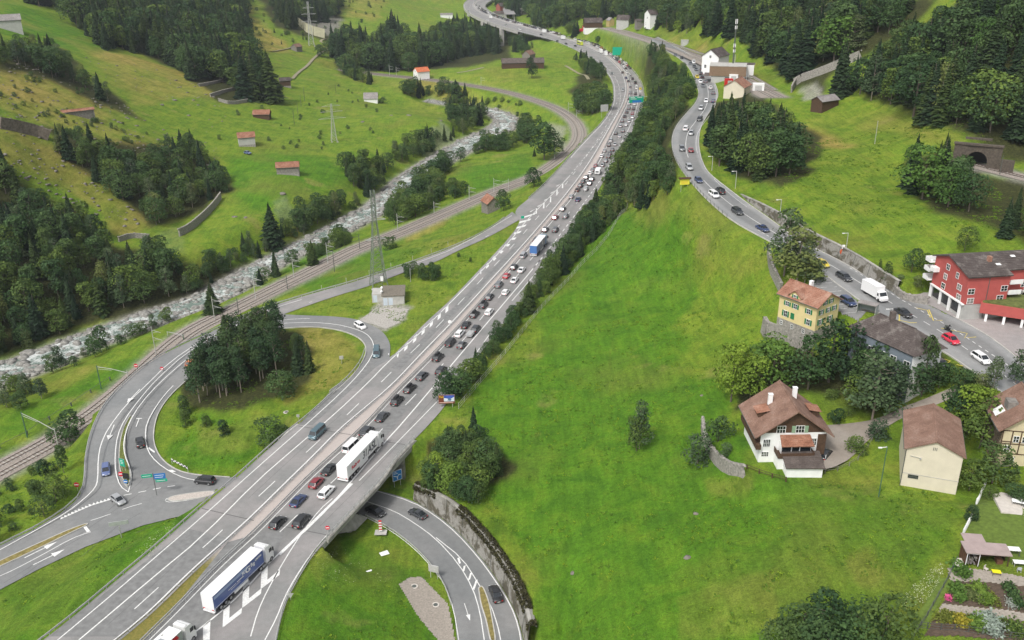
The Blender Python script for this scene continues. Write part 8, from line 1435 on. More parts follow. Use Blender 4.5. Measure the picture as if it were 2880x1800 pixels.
for (u, v, vt, u2, v2, lab) in ((77,1230,1157,152,1222,'two-post overhead-line gantry at the left edge'),(285,1094,1028,357,1061,'two-post overhead-line gantry beside the row of bushes'),(517,957,942,470,950,'short overhead-line post with a long arm by the ramp bend')):
 g = G(u, v)[0]; d = proj(g)[2]; h = (v-vt)/(F/d)/.9; e = empty('railway_mast', tuple(g), 0, lab, 'mast'); MB().tube((0, 0, -.5), (0, 0, h), .16, .14, 8).obj('pole', GREENPOLE, e)
 q = P(u2, v2-18, g[2]+h*.9)-g; q2 = Vector((q[0], q[1], h*.82)); mid = Vector((q[0]*.48, q[1]*.48, h*.92)); MB().bar((0, 0, h*.95), mid, .12).bar(mid, q2, .12).bar((0, 0, h*.86), mid-Vector((0, 0, .4)), .07).obj('cross_beam', STEEL, e); MB().tube((q[0], q[1], -1), (q[0], q[1], h*.9), .10, n=6).obj('second_pole', STEEL, e)
def pylon(u, v, vtop, label, base=6.5, top=1.4, arms=(), mat=STEELD, name='pylon', w=.16):
 g = G(u, v)[0]; d = proj(g)[2]; h = (v-vtop)/(F/d)/.94; e = empty(name, tuple(g), R(20), label, 'pylon'); b_, t_ = base/2, top/2; cs_ = [(-1, -1), (1, -1), (1, 1), (-1, 1)]; lg = MB(); br_ = MB(); n_ = 11
 wd = lambda f: b_+(t_-b_)*min(1, f/.72)**.8
 for i in range(n_):
  f0, f1 = i/n_, (i+1)/n_
  for k, (sx, sy) in enumerate(cs_):
   a = Vector((sx*wd(f0), sy*wd(f0), f0*h)); c_ = Vector((sx*wd(f1), sy*wd(f1), f1*h)); lg.bar(a, c_, w*1.3); sx2, sy2 = cs_[(k+1) % 4]
   br_.bar(a, (sx2*wd(f1), sy2*wd(f1), f1*h), w*.6); br_.bar((sx2*wd(f0), sy2*wd(f0), f0*h), c_, w*.6); br_.bar(c_, (sx2*wd(f1), sy2*wd(f1), f1*h), w*.5)
 lg.obj('legs', mat, e); br_.obj('bracing', mat, e)
 for (f, l_) in arms: MB().bar((-l_, 0, f*h), (l_, 0, f*h), w*1.4).bar((-l_, 0, f*h), (0, 0, f*h+1.2), w*.8).bar((l_, 0, f*h), (0, 0, f*h+1.2), w*.8).obj('crossarm', STEEL, e)
 MB().box(-b_-.4, -b_+.5, -b_-.4, -b_+.5, -1, .3).box(b_-.5, b_+.4, -b_-.4, -b_+.5, -1, .3).obj('footing', CONC, e); return e
pylon(1066, 805, 545, 'tall lattice pylon beside the flat-roofed hut', 5.2, 1.2, ((.70, 3.6), (.50, 3.2), (.86, 2.4)), simple('green_lattice', (.16, .19, .15), .6, .2, 2.0))
pylon(940, 398, 300, 'faint slender lattice pylon standing in the left meadow', 3.2, .8, ((.62, 7.5), (.80, 6.0), (.95, 5)), STEEL, w=.10); pylon(876, 128, 18, 'lattice pylon on the hillside above the farm track', 5, 1.2, ((.55, 7), (.72, 6.5), (.86, 5)), STEEL, w=.18)
for (u, v, vt) in ((828,350,310),(838,320,292),(847,300,268),(857,285,248),(945,262,240)): bpole(u, v, vt, 'thin dark pole in the row across the left meadow, '+{828:'nearest',838:'second nearest',847:'middle',857:'second farthest',945:'farthest right'}[u], 'pole', 'wooden_pole', None, STEELD, 1, .12)
g = P(2058, 222, 34.5); mm_ = empty('mobile_mast', tuple(g), 0, 'tall dark telecom mast with white antennas beside the station', 'mast'); mh = (215-77)/(F/proj(g)[2])/.98+3; MB().tube((0, 0, 0), (0, 0, mh), .42, .30, 8).obj('pole', STEELD, mm_); MB().tube((.9, .3, 0), (.9, .3, mh*.42), .16, n=6).obj('ladder', STEEL, mm_)
for z_, s_ in ((mh*.98, 1.1), (mh*.88, .8), (mh*.56, 1.3), (mh*.50, 1.2)): MB().box(-.5, -.15, -.3, .0, z_-s_, z_+s_).box(.25, .6, -.2, .1, z_-s_, z_+s_).obj('antenna', WFR, mm_)
for (u, v, vt, lab, mt_) in ((2471,1397,1247,'green lamp post with a long arm in the meadow beside the beige barn',GREENPOLE),(2068,530,484,'slim lamp post on the far side of the local road at the wood',STEEL),(2002,480,442,'lamp post at the edge of the wood by the road',STEEL),(2194,600,563,'lamp post on the meadow above the wall start',STEEL),(2378,712,657,'lamp post above the retaining wall behind the orange figure',STEEL),(2460,405,345,'goal-like pole on the upper meadow sports ground',STEEL),(2811,492,440,'dark mast beside the upper railway',STEELD),(2097,248,192,'lamp mast between the station tracks',STEEL),(2505,910,868,'lamp post beside the bus stop',STEEL),(1155,793,755,'white marker pole in front of the thicket',STEEL)):
 e, h = bpole(u, v, vt, lab, 'lamp post' if 'lamp' in lab else 'pole', 'lamp_post' if 'lamp' in lab else 'pole', None, mt_, 1, .10)
 if 'lamp' in lab: MB().bar((0, 0, h-.05), (-1.2, -.3, h), .09).box(-1.6, -1.0, -.42, -.18, h-.08, h+.08).obj('lamp_head', WFR, e)
c_ = P(2368, 725, 28.6); of = empty('banner_figure', tuple(c_), 0, 'orange round traffic figure on a post beside the retaining wall', 'sign'); MB().tube((0, 0, -1), (0, 0, 2.0), .06, n=6).obj('post', STEEL, of); MB().tube((0, -.1, 1.6), (0, .1, 1.6), .75, n=14).obj('disc', ORG, of); MB().box(-.35, .35, -.12, .12, 2.4, 3.4).obj('white_plate', WFR, of)
g = on_ground(2441, 862, 1.3); bs = empty('bus_shelter', tuple(g), R(-38), 'small glass bus shelter with a flat brown roof beside the white box truck', 'bus shelter'); MB().box(-2.1, 2.1, -1.1, 1.1, 2.35, 2.5).obj('roof', T_PALE, bs); MB().box(-2, 2, .95, 1.0, 0, 2.35).box(-2, -1.95, -.9, .95, 0, 2.35).box(1.95, 2, -.9, .95, 0, 2.35).obj('glass_panel', simple('pale_glass', (.30, .34, .34), .2, .05, 1.0), bs)
for x in (-1.98, 1.98):
 for y_ in (-.95, .95): MB().box(x-.05, x+.05, y_-.05, y_+.05, 0, 2.36).obj('post', STEEL, bs)
MB().box(-1.5, 1.5, .4, .8, .4, .5).obj('bench', WOODG, bs)
tp = P(2742, 470, 38); e = empty('tunnel_portal', (float(tp[0]), float(tp[1]), 37.6), R(-28), 'dark stone railway tunnel portal on the wooded right slope', 'tunnel portal'); e.scale = (.82, 1, .82); pf = MB(); rr_ = 3.6; N_ = 12
arc = [(math.cos(math.pi*k/N_)*rr_, 2.6+math.sin(math.pi*k/N_)*rr_) for k in range(N_+1)]
DST = simple('dark_portal_stone', (.085, .07, .055), .95, .4, 2.0, bmp=.6)
for k in range(N_): a, b_ = arc[k], arc[k+1]; pf.quad((a[0], 0, a[1]), (b_[0], 0, b_[1]), (b_[0]*1.0, 0, 8.4), (a[0]*1.0, 0, 8.4)); pf.quad((a[0], 0, a[1]), (a[0], 9, a[1]), (b_[0], 9, b_[1]), (b_[0], 0, b_[1]))
pf.box(-8, -rr_, -.2, 1.2, -2, 8.4); pf.box(rr_, 8, -.2, 1.2, -2, 8.4); pf.box(-8.3, 8.3, -.5, 1.3, 8.4, 9.0); pf.obj('masonry', DST, e); MB().box(-rr_, rr_, 7, 7.2, -1, 6.4).obj('bore', BLK, e); MB().box(-5, 4, 4, 5, 9.5, 10.2).obj('upper_ledge', DST, e)
for sx in (-1, 1): MB().box(sx*8-1.5 if sx < 0 else 8, sx*8 if sx < 0 else 12.5, -3.5, -2.6, -2, 5).obj('wing_wall', DST, e)
def field_wall(pts, h_, label, mat=STONEW, w_=.6, name='stone_wall', cat='wall', up=0.0):
 q = drape(pts, 1, 0); o_ = q[0].copy(); e = empty(name, tuple(o_), 0, label, cat); p_ = resample(q, step=1.3)-o_; rg_ = random.Random(len(pts)*7+int(h_*10)); sm = [scatter('stone', iv, if_, np.zeros((1, 3)), np.array([[.75, .45, .55]]), np.zeros(1), mat, .25) for _ in range(3)] if h_ > .5 else None
 m_ = MB()
 for a, b_ in zip(p_[:-1], p_[1:]): m_.bar(a+np.array([0, 0, h_*.5-.4]), b_+np.array([0, 0, h_*.5-.4]), w_, h_+.8)
 m_.obj('masonry', mat, e)
 if sm:
  n_ = min(len(p_), 110);
  for i in np.linspace(0, len(p_)-1, n_).astype(int): s_ = mk('capstone', sm[i % 3], e, tuple(p_[i]+np.array([0, 0, h_-.1])), rg_.uniform(0, 6)); s_.scale = (.8, .8, .6)
 return e
field_wall([(505,665),(535,650),(570,620),(600,590),(622,560)], 3.2, 'tall dry-stone wall curving along the edge of the left meadow'); field_wall([(335,680),(370,668),(420,672)], 2.0, 'grey stone wall below the dry slope'); field_wall([(560,243),(590,238),(635,228)], 1.6, 'upper of the three short terrace walls under the high wood'); field_wall([(592,272),(630,260),(672,252)], 1.8, 'middle of the three short terrace walls under the high wood'); field_wall([(615,285),(650,295),(700,286)], 1.8, 'lower of the three short terrace walls under the high wood'); field_wall([(0,360),(50,368),(100,380),(140,395)], 4.5, 'rocky ledge wall across the dry left slope', simple('rock_face', (.15, .125, .10), .95, .45, 1.0, bmp=.7), 2.0)
field_wall([(2225,262),(2240,235),(2300,215),(2360,190),(2420,165)], 3.5, 'long stone wall climbing the forest edge above the boulder scar'); field_wall([(2160,715),(2165,760),(2185,800),(2195,822)], 2.6, 'grey stone wall beside the path under the birches'); field_wall([(1975,1200),(1978,1240),(2000,1290),(2045,1330),(2090,1340)], 2.4, 'curved mossy stone wall around the chalet terrace garden')
field_wall([(2510,815),(2530,840),(2560,850),(2608,856)], 1.8, 'low stone wall with a poster at the foot of the red block garden', STONEW)
def fence(pts, h_, label, mat=STEEL, spacing=3.0, rails=2, post=.06, name='fence', pm_=None, k=1):
 q = drape(pts, k, 0); o_ = q[0].copy(); e = empty(name, tuple(o_), 0, label, 'fence'); p_ = resample(q, step=spacing); p_[:, 2] = gh(p_[:, 0], p_[:, 1]); p_ = p_-o_; pmsh = MB().box(-post, post, -post, post, -.4, h_).mesh('post', pm_ or mat)
 for a in p_[:290]: mk('post', pmsh, e, tuple(a))
 m_ = MB()
 for a, b_ in zip(p_[:-1], p_[1:]):
  for j in range(rails): z_ = h_*(.95-.42*j); m_.bar(a+np.array([0, 0, z_]), b_+np.array([0, 0, z_]), .04 if post < .08 else .08)
 m_.obj('rails', mat, e); return e
fence([(1290,1150),(1345,1085),(1410,1010),(1470,935),(1530,860),(1600,790),(1640,740),(1700,680),(1745,610),(1765,582)], 1.6, 'wire fence on thin posts between hedge and meadow', STEEL, 3.5, 3, .05)
fence([(2100,1320),(2130,1332),(2180,1348),(2210,1355)], 1.0, 'dark wooden rail fence below the chalet lawn', WOODD, 2.2, 2, .09); fence([(2770,1365),(2745,1420)], 1.2, 'white garden fence above the clipped conifer', PLW, .5, 2, .10, k=0); fence([(2730,1462),(2708,1505)], 1.2, 'white garden fence below the clipped conifer', PLW, .5, 2, .10, k=0)
fence([(2690,1580),(2660,1640),(2610,1730),(2570,1790)], 1.0, 'dark metal fence along the slope edge of the vegetable garden', STEELD, 2.0, 3, .05, k=0); fence([(2570,1765),(2650,1772),(2760,1785),(2880,1800)], 1.1, 'dark metal railing of the walkway at the bottom right', STEELD, 1.6, 4, .05, k=0)
fence([(0,1262),(60,1235),(110,1200),(165,1165),(220,1130),(270,1095),(310,1070)], 1.1, 'row of short dark posts along the meadow side of the railway', STEELD, 7.5, 1, .14)
fence([(2320,1330),(2400,1310),(2440,1262),(2452,1240)], 1.0, 'thin wooden fence on the lawn edge below the driveway', WOODG, 2.2, 2, .05); fence([(640,820),(720,855),(800,820)][:0] or [(905,815),(1000,785),(1100,750),(1180,725),(1260,690)], 1.5, 'row of thin stakes on the meadow above the exit ramp', STEEL, 9, 0, .06)
# ------------------------------------------------------------------ vegetable garden and terrace, bottom right
def sheet(name, pts, mat, up=.06, k=0):
 q = drape(pts, k, 0); xs, ys = q[:, 0], q[:, 1]; gx_ = np.arange(xs.min(), xs.max()+.4, .3); gy_ = np.arange(ys.min(), ys.max()+.4, .3); MX, MY = np.meshgrid(gx_, gy_); mid = inpoly(MX, MY, list(zip(xs, ys))); vi = -np.ones(MX.shape, int); vv = []; ff = []
 z_ = gh(MX, MY)+up;
 cell = inpoly(MX+.15, MY+.15, list(zip(xs, ys)))
 for i, j in zip(*np.nonzero(cell[:-1, :-1])):
  c_ = []
  for (a, b_) in ((i, j), (i, j+1), (i+1, j+1), (i+1, j)):
   if vi[a, b_] < 0: vi[a, b_] = len(vv); vv.append((MX[a, b_], MY[a, b_], z_[a, b_]))
   c_.append(vi[a, b_])
  ff.append(c_)
 if not ff: return None
 o = mk(name, np_mesh(name, np.array(vv), np.array(ff), mat, True)); tag(o, kind='structure'); return o
SOIL = simple('garden_soil', (.085, .06, .042), .95, .4, 3.0, bmp=.6); PATHM = simple('garden_path', (.30, .265, .225), .95, .25, 3.0, bmp=.3); TERR = simple('terrace_slabs', (.52, .48, .43), .85, .1, 1.5); LAWN = simple('mown_lawn', (.10, .15, .022), .95, .3, 1.5, bmp=.3)
sheet('lawn', [(2760,1390),(2880,1430),(2885,1600),(2850,1590),(2720,1500),(2735,1440)], LAWN, .04); sheet('lawn', [(2560,1770),(2640,1625),(2680,1630),(2640,1700),(2600,1768)], LAWN, .04);
def slab(name, pts, mat):
 q = drape(pts, 0, 0); z_ = float(q[:, 2].mean())+.25; m_ = MB(); t_ = [Vector((x, y, z_)) for x, y, _ in q]; tr = tessellate_polygon([t_])
 for f in tr:
  a, b_, c_ = (t_[k] for k in f)
  if (b_-a).cross(c_-a).z < 0: b_, c_ = c_, b_
  m_.tri(a, b_, c_)
 for i in range(len(t_)): a, b_ = t_[i], t_[(i+1) % len(t_)]; m_.quad(a, b_, b_-Vector((0, 0, 1.2)), a-Vector((0, 0, 1.2)))
 tag(m_.obj(name, mat), kind='structure')
slab('terrace', [(2790,1400),(2815,1390),(2900,1402),(2900,1452),(2815,1444)], TERR); sheet('parking_area', [(2285,778),(2345,784),(2405,844),(2440,876),(2415,903),(2370,885),(2320,845),(2272,805)], simple('parking_asphalt', (.20, .20, .197), .9, .1, 1.0), .12)
sheet('garden_bed', [(2685,1635),(2890,1650),(2890,1730),(2650,1700)], SOIL, .08); sheet('garden_path', [(2650,1700),(2890,1728),(2890,1752),(2640,1722)], PATHM, .12); sheet('garden_bed', [(2635,1725),(2890,1755),(2890,1810),(2600,1790)], SOIL, .08); sheet('garden_path', [(2665,1600),(2720,1600),(2890,1625),(2890,1652),(2675,1636)], PATHM, .12)
sheet('gravel_yard', [(1122,1644),(1150,1625),(1185,1622),(1260,1700),(1282,1810),(1240,1810),(1180,1740)], PATHM, .06); sheet('gravel_yard', [(1005,905),(1055,868),(1100,865),(1150,870),(1128,905),(1085,925),(1050,912)], GRAVEL, .05)
rgv = np.random.default_rng(9)
def plant_row(u0, v0, u1, v1, n_, size, mat, label, name='vegetable_row', cat='plants', spread=.25):
 a, b_ = G(u0, v0)[0], G(u1, v1)[0]; t_ = rgv.uniform(0, 1, n_*26); c_ = a[None]*(1-t_[:, None])+b_[None]*t_[:, None]; c_[:, :2] += rgv.normal(0, spread, (len(t_), 2)); c_[:, 2] = gh(c_[:, 0], c_[:, 1])+rgv.uniform(.05, size*1.5, len(t_)); v_, f_ = quads(c_, rgv.normal(size=c_.shape)+np.array([0, 0, 1.2]), rgv.uniform(.5, 1.2, len(t_))*size*.42, rgv); me = np_mesh(name, v_, f_, mat, False); set_leaf(me, rgv.uniform(0, 1, len(f_))); o = mk(name, me); tag(o, label, cat, kind='stuff'); return o
SILV = leaf_mat('silver_foliage', (.25, .28, .24), (.45, .47, .42));
for (a, m_, s_, l_, n_, sp_) in (((2740,1650,2780,1700), LEAFB, .55, 'broad bushy row of bright green potato plants', 46, .45), ((2690,1650,2700,1690), LEAFB, .5, 'tall leafy vegetables at the left of the bed', 34, .5), ((2720,1665,2750,1690), BIRCH, .5, 'blue-green cabbages in front of the potato row', 22, .5), ((2785,1670,2810,1710), YEL, .3, 'low yellow-green lettuce strip', 16, .25), ((2830,1645,2870,1710), LEAF, .45, 'dark green row near the right edge', 40, .4), ((2835,1690,2850,1712), SILV, .3, 'silvery leeks beside the dark green row', 14, .3), ((2690,1590,2712,1625), LEAFB, .6, 'big-leaved plants by the shed corner', 24, .5), ((2650,1735,2670,1745), YEL, .5, 'yellow-green perennials in the lower bed', 26, .5), ((2690,1742,2720,1760), YEL, .5, 'golden shrubs in the lower bed', 24, .6), ((2740,1745,2760,1770), LEAFB, .6, 'bright green shrub in the lower bed', 28, .5), ((2770,1740,2800,1785), SILV, .6, 'white-leaved bushy plant in the lower bed', 34, .6), ((2820,1755,2880,1790), LEAF, .45, 'mixed flower stems at the bottom right corner', 30, .7)): plant_row(*a, n_, s_, m_, l_, spread=sp_)
plant_row(2664, 1682, 2672, 1690, 5, .4, simple('pink_flowers', (.55, .08, .22), .7, .3, 3.0), 'pink flowers at the corner of the vegetable bed', 'flowers')
g = G(2775, 1598)[0]; gs_ = empty('garden_shed', tuple(g), R(-8), 'brown wooden garden shed with an open front and flat pinkish roof', 'garden shed')
MB().box(-3.2, 3.2, .1, 3.0, 2.25, 2.40).obj('roof', simple('pinkish_roof', (.34, .27, .255), .85, .12, 1.0), gs_); MB().box(-2.6, .4, 3.0, 5.0, 2.3, 2.42).obj('rear_roof', MATS['pinkish_roof'], gs_)
for k in range(12): MB().box(-3.0, -2.93, .3+k*.22, .3+k*.22+.19, -.3, 2.24).obj('board', WOODR if k % 3 else WOODD, gs_)
MB().box(-2.93, 2.9, 2.85, 2.95, -.3, 2.24).box(-1.2, -1.1, .3, 2.9, -.3, 2.24).box(2.85, 2.95, 1.6, 2.9, -.3, 2.24).obj('wall', WOODD, gs_); MB().box(-2.95, -1.15, .22, .3, 2.1, 2.2).box(-2.95, -2.87, .22, .3, 0, 2.1).box(-1.22, -1.14, .22, .3, 0, 2.1).obj('white_door_frame', WFR, gs_); MB().box(2.8, 2.92, .25, .37, -.2, 2.24).obj('post', WOODD, gs_); MB().box(1.6, 2.4, .8, 1.9, 0, .9).obj('firewood_shelf', WOODR, gs_)
lgs = MB(); rr_ = random.Random(4)
for k in range(26): x_ = rr_.uniform(-2.75, -1.35); z_ = rr_.uniform(.1, 1.5); lgs.tube((x_, .45, z_), (x_, 1.1, z_), .08, n=6)
lgs.obj('stacked_logs', WOODG, gs_)
def barrel(u, v, mat, label, r_=.35, h_=.9, lid=None, cat='barrel'): g = G(u, v)[0]; e = empty('barrel', tuple(g), 0, label, cat); MB().tube((0, 0, 0), (0, 0, h_), r_, r_*.95, 14).obj('body', mat, e); MB().tube((0, 0, h_), (0, 0, h_+.06), r_*1.12, n=14).obj('lid', lid or mat, e)
barrel(2712, 1572, simple('blue_plastic', (.03, .06, .35), .4, .05, 1.0), 'blue plastic barrel beside the garden shed'); barrel(2700, 1588, STEELD, 'round composter with a pale lid, the rear one', .55, .7, TERR, 'composter'); barrel(2695, 1598, STEELD, 'round composter with a pale lid, the front one', .5, .7, TERR, 'composter'); barrel(2683, 1600, simple('teal_plastic', (.03, .25, .22), .4, .05, 1.0), 'teal bin beside the composters', .22, .7, None, 'bin')
g = G(2800, 1618)[0]; yt = empty('garden_table', tuple(g), R(-12), 'small yellow table in front of the garden shed', 'table'); MB().box(-.6, .6, -.4, .4, .68, .72).obj('table_top', simple('bright_yellow', (.75, .68, .02), .4, .04, 1.0), yt)
for sx in (-.5, .5):
 for sy in (-.32, .32): MB().box(sx-.03, sx+.03, sy-.03, sy+.03, 0, .68).obj('leg', STEELD, yt)
def chair(u, v, rz, mat, label):
 g = G(u, v)[0]; e = empty('garden_chair', tuple(g), rz, label, 'chair'); MB().box(-.25, .25, -.25, .25, .42, .46).obj('seat', mat, e); MB().box(-.25, .25, .22, .27, .46, .95).obj('backrest', mat, e)
 for sx in (-.22, .22):
  for sy in (-.22, .22): MB().box(sx-.025, sx+.025, sy-.025, sy+.025, 0, .42).obj('leg', mat, e)
GPL = simple('grey_plastic', (.40, .42, .45), .5, .05, 1.0)
chair(2865, 1608, 2.8, GPL, 'grey plastic chair at the white table near the right edge'); chair(2772, 1606, .6, TERR, 'pale seat just outside the shed door'); chair(2878, 1425, .3, STEELD, 'dark chair at the terrace table')
def table(u, v, w_, d_, mat, label, rz=0):
 g = G(u, v)[0]; e = empty('garden_table', tuple(g), rz, label, 'table'); MB().box(-w_/2, w_/2, -d_/2, d_/2, .70, .75).obj('table_top', mat, e)
 for sx in (-w_/2+.1, w_/2-.1):
  for sy in (-d_/2+.1, d_/2-.1): MB().box(sx-.03, sx+.03, sy-.03, sy+.03, 0, .70).obj('leg', STEEL, e)
table(2870, 1592, 2.2, .9, PLW, 'white covered table at the right edge of the garden', -.15); table(2862, 1420, 1.9, 1.0, PLW, 'white table with grey centre on the terrace', -.4)
g = G(2838, 1562)[0]; wb = empty('work_bench', tuple(g), R(-8), 'white-topped bench with purple cloth behind the shed', 'bench'); MB().box(-1.3, 1.3, -.5, .5, 1.2, 1.28).obj('top', PLW, wb); MB().box(-1.2, -.3, -.45, .45, .6, 1.2).obj('cloth', simple('purple_cloth', (.10, .07, .28), .7, .05, 1.0), wb); MB().box(-1.25, -1.15, -.45, -.35, 0, 1.2).box(1.15, 1.25, -.45, -.35, 0, 1.2).box(1.15, 1.25, .35, .45, 0, 1.2).obj('leg', STEELD, wb)
def disc(u, v, z, r_, label):
 g = G(u, v)[0]; e = empty('manhole', (float(g[0]), float(g[1]), float(g[2])+.1), 0, label, 'manhole'); MB().tube((0, 0, -.05), (0, 0, .02), r_*1.7, n=16).obj('concrete_ring', TERR, e); MB().tube((0, 0, .021), (0, 0, .05), r_, n=16).obj('cover', STEELD, e)
for (u, v, l_) in ((1165,1650,'manhole in the white ring at the upper end of the gravel yard'),(1225,1702,'manhole in the white ring at the lower end of the gravel yard'),(994,1478,'manhole on the slope paving nearest the underpass'),(988,1486,'middle manhole on the slope paving'),(982,1493,'lowest manhole on the slope paving'),(2371,1275,'manhole on the chalet forecourt, the upper one'),(2345,1300,'manhole on the chalet forecourt, the lower one'),(805,1160,'square drain cover in the loop island grass')): disc(u, v, 0, .42, l_)
rkm = [scatter('rock', iv2, if2, np.zeros((1, 3)), np.array([[1, .75, .42]]), np.zeros(1), simple('field_rock', (.17, .155, .13), .95, .4, 2.0, bmp=.6), .2) for _ in range(3)]
for k, (u, v, s_, l_) in enumerate(((1935,1568,1.0,'grey rock with dry grass in the lower meadow'),(1611,1612,.7,'small pale rock in the meadow beside the retaining wall'),(1958,1445,.7,'small stone in the dry patch of the meadow'),(1974,1112,.6,'grey stone in the meadow left of the chalet trees'),(795,545,2.4,'brown boulder heap in the left meadow'),(660,610,1.6,'rock at the foot of the dry-stone wall'),(690,612,1.4,'second rock at the foot of the dry-stone wall'),(1150,325,2.2,'flat rock in the green meadow'),(1020,343,1.8,'flat rock below the slate-roofed barn'),(1240,340,1.6,'rock near the tip of the green meadow'),(1100,325,1.5,'overgrown rock right of the slate-roofed barn'),(455,295,2.0,'grey rock below the dry slope'),(490,282,2.2,'boulder with a shrub below the dry slope'),(530,325,1.6,'white rock on the green bank'),(1285,595,1.0,'stone trough in the meadow by the shed'))):
 g = G(u, v)[0]; o = mk('rock', rkm[k % 3], None, tuple(g), k*1.3); o.scale = (s_*.8, s_*.8, s_*.7); tag(o, l_, 'rock')
for (u, v, sx, sy, l_) in ((1081,1557,1.7,1.2,'white sheet lying on the grass inside the slip road'),(1037,1607,1.2,.35,'white tube lying on the grass inside the slip road')):
 g = G(u, v)[0]; o = MB().box(-sx/2, sx/2, -sy/2, sy/2, 0, .12).obj('sheet', WFR, loc=tuple(g)); o.rotation_euler.z = .5; tag(o, l_, 'sheet')
for k, (u, v) in enumerate(((2215,2215),) if False else ()): pass
for (pl, n_, mt_, lb) in (([(2530,1700),(2560,1660),(2640,1590),(2660,1600),(2640,1650),(2600,1700),(2540,1720)], 500, PLW, 'white flowering umbels beside the garden fence'), ([(380,1560),(440,1500),(500,1470),(480,1520),(420,1580)], 220, PLW, 'white flowers on the bank above the guard rail'), ([(930,1550),(960,1540),(1100,1640),(1000,1650),(860,1620)], 120, PLW, 'pale flower heads in the grass inside the slip road')):
 mt_ = simple('cream_umbels', (.50, .52, .36), .8, .2, 3.0); us = rgv.uniform(min(p[0] for p in pl), max(p[0] for p in pl), n_*3); vs = rgv.uniform(min(p[1] for p in pl), max(p[1] for p in pl), n_*3); k_ = np.nonzero(inpoly(us, vs, pl))[0][:n_]; g_ = G(us[k_], vs[k_]); g_[:, 2] += rgv.uniform(.3, .8, len(g_)); v_, f_ = quads(g_, rgv.normal(size=g_.shape)*.5+np.array([0, 0, 1]), rgv.uniform(.03, .09, len(g_)), rgv); tag(mk('wild_flowers', np_mesh('wild_flowers', v_, f_, mt_, False)), lb, 'flowers', kind='stuff')
q = resample(wall1_top, step=.25); n_ = 5200; k_ = rgv.integers(0, len(q), n_); dn_ = np.gradient(q[:, :2], axis=0); dn_ /= np.linalg.norm(dn_, axis=1)[:, None]; o_ = rgv.uniform(-1.1, .6, n_); c_ = q[k_].copy(); c_[:, 0] += -dn_[k_, 1]*o_; c_[:, 1] += dn_[k_, 0]*o_; c_[:, 2] += np.where(o_ < -.62, rgv.uniform(-1.1, .1, n_), rgv.uniform(.05, .45, n_))
patch = vnoise(k_*.06, o_*0+3.0, 5) > .22; c_ = c_[patch]; v_, f_ = quads(c_, rgv.normal(size=c_.shape)+np.array([0, 0, .8]), rgv.uniform(.12, .30, len(c_)), rgv); me = np_mesh('ivy', v_, f_, leaf_mat('dark_ivy', (.03, .025, .012), (.085, .075, .03)), False); set_leaf(me, rgv.uniform(0, 1, len(f_))); tag(mk('ivy', me), 'dark moss and creepers hanging over the top of the retaining wall', 'creeper', kind='stuff')
def track_strip(name, pts, w_, mat, up=.12): q = drape(pts, 2, 0); q = resample(q, step=2); a, b_ = center_strip(q, w_/2); a[:, 2] = gh(a[:, 0], a[:, 1]); b_[:, 2] = gh(b_[:, 0], b_[:, 1]); z_ = np.maximum(a[:, 2], b_[:, 2]); a[:, 2] = z_; b_[:, 2] = z_; return strip(name, a, b_, mat, up, 2, 2)
TRK = simple('farm_track', (.24, .22, .14), .95, .3, 1.0)
track_strip('farm_track', [(822,223),(845,200),(865,185),(880,165),(905,145),(930,138),(940,130),(925,122),(900,120),(905,112),(920,110)], 2.6, TRK); track_strip('farm_track', [(757,145),(800,140),(830,128)], 2.2, TRK); track_strip('farm_track', [(1590,185),(1630,205),(1655,225)], 2.4, TRK); track_strip('farm_track', [(1285,205),(1320,200),(1360,190)], 3, TRK)
ab = drape([(1436,64),(1428,45),(1432,36),(1450,26),(1475,14),(1492,6)], 1, 6); ab[:, 2] = np.linspace(2.5, 6, len(ab)); a, b_ = center_strip(resample(ab, step=3), 6.5); strip('access_road', a, b_, A_MW, 0, 4, 3); acb = empty('access_bridge', tuple(ab[0]), 0, 'pale access bridge on many columns joining the far viaduct', 'bridge')
for t_ in np.linspace(.02, .5, 8): q = along(resample(ab, step=3), t_*length(ab), t_*length(ab)+.1)[0]-ab[0];
for t_ in np.linspace(.02, .5, 8):
 q = along(resample(ab, step=3), t_*length(ab), t_*length(ab)+.1)[0]-ab[0]
 for s_ in (-5, 5): MB().box(q[0]+s_-.5, q[0]+s_+.5, q[1]-.5, q[1]+.5, q[2]-14, q[2]-.3).obj('column', CONC, acb)
q = drape([(820,55),(850,85),(880,100),(915,108)], 1, 0); pn = empty('slope_barrier', tuple(q[0]), 0, 'row of rockfall barrier panels on the far hillside', 'barrier'); qq = resample(q, n=12)-q[0]; PNM = simple('barrier_panel', (.34, .33, .22), .9, .15, .5)
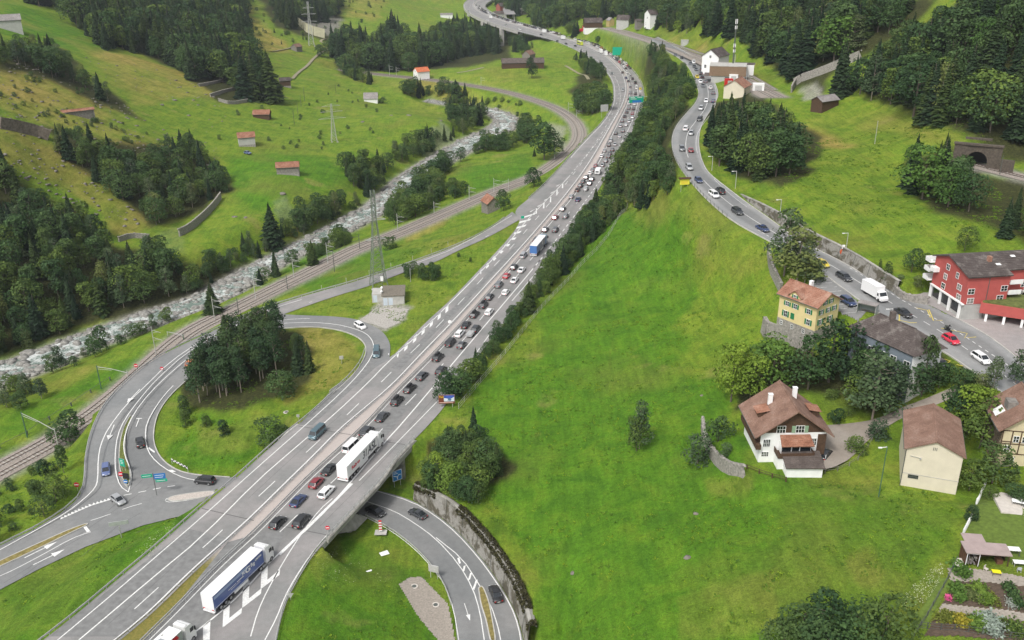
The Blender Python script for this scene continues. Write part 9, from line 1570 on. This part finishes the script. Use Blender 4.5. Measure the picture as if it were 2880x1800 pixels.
for a, b_ in zip(qq[:-1], qq[1:]): MB().quad((a[0], a[1], a[2]), (b_[0]*.98+a[0]*.02, b_[1]*.98+a[1]*.02, b_[2]), (b_[0]*.98+a[0]*.02, b_[1]*.98+a[1]*.02+4, b_[2]+9), (a[0], a[1]+4, a[2]+9)).obj('panel', PNM, pn) if False else MB().box(0, 1, 0, 1, 0, 1) and (lambda m_: m_.obj('panel', PNM, pn))((lambda m_: (m_.quad((a[0], a[1], a[2]), (b_[0]*.94+a[0]*.06, b_[1]*.94+a[1]*.06, b_[2]), (b_[0]*.94+a[0]*.06, b_[1]*.94+a[1]*.06+4, b_[2]+8), (a[0], a[1]+4, a[2]+8)), m_)[1])(MB()))
for (u, v, s_, l_) in ((1648,82,3.4,'large red tarpaulin beside the dark wooden far house'),(1635,88,2.2,'small red container left of the large red tarpaulin')):
 g = G(u, v)[0]; e = empty('tarpaulin', tuple(g), 0, l_, 'tarpaulin'); MB().prism([(-s_, 0), (-s_, s_*.8), (0, s_*1.3), (s_, s_*.8), (s_, 0)], -s_, s_).obj('cover', SR, e)
hz = MB().box(-1250, 1350, -120, 1900, -70, 126).obj('haze', []); tag(hz, 'thin pale haze filling the valley', 'haze', kind='stuff'); m, t, b = new_mat('haze_air'); t.nodes.remove(b); pv = nd(t, 'ShaderNodeVolumePrincipled'); pv.inputs['Density'].default_value = .00008; pv.inputs['Color'].default_value = (.86, .92, 1.0, 1); pv.inputs['Anisotropy'].default_value = .2; t.links.new(pv.outputs[0], t.nodes['Material Output'].inputs['Volume']); hz.data.materials.append(m)
HAZE = hz
us = rgv.uniform(-40, 640, 900); vs = rgv.uniform(120, 640, 900); k_ = (inpoly(us, vs, [(-40,170),(120,160),(300,260),(560,430),(600,300),(300,140),(560,240),(640,300),(600,480),(300,480),(-40,330)]) | inpoly(us, vs, [(-40,330),(150,420),(420,620),(380,660),(-40,450)]) | inpoly(us, vs, [(240,150),(600,250),(560,300),(240,230)])); g_ = G(us[k_], vs[k_]); s_ = np.minimum(rgv.gamma(2, .2, len(g_))+.15, .9)
tag(mk('hillside_stones', scatter('hillside_stones', iv, if_, g_, np.stack([s_*1.5, s_, s_*.5], 1), rgv.uniform(0, 6, len(g_)), MATS['field_rock'], .25)), 'small weathered rocks strewn over the dry left slope', 'stones', kind='stuff')
plant_all(); grass_tufts()
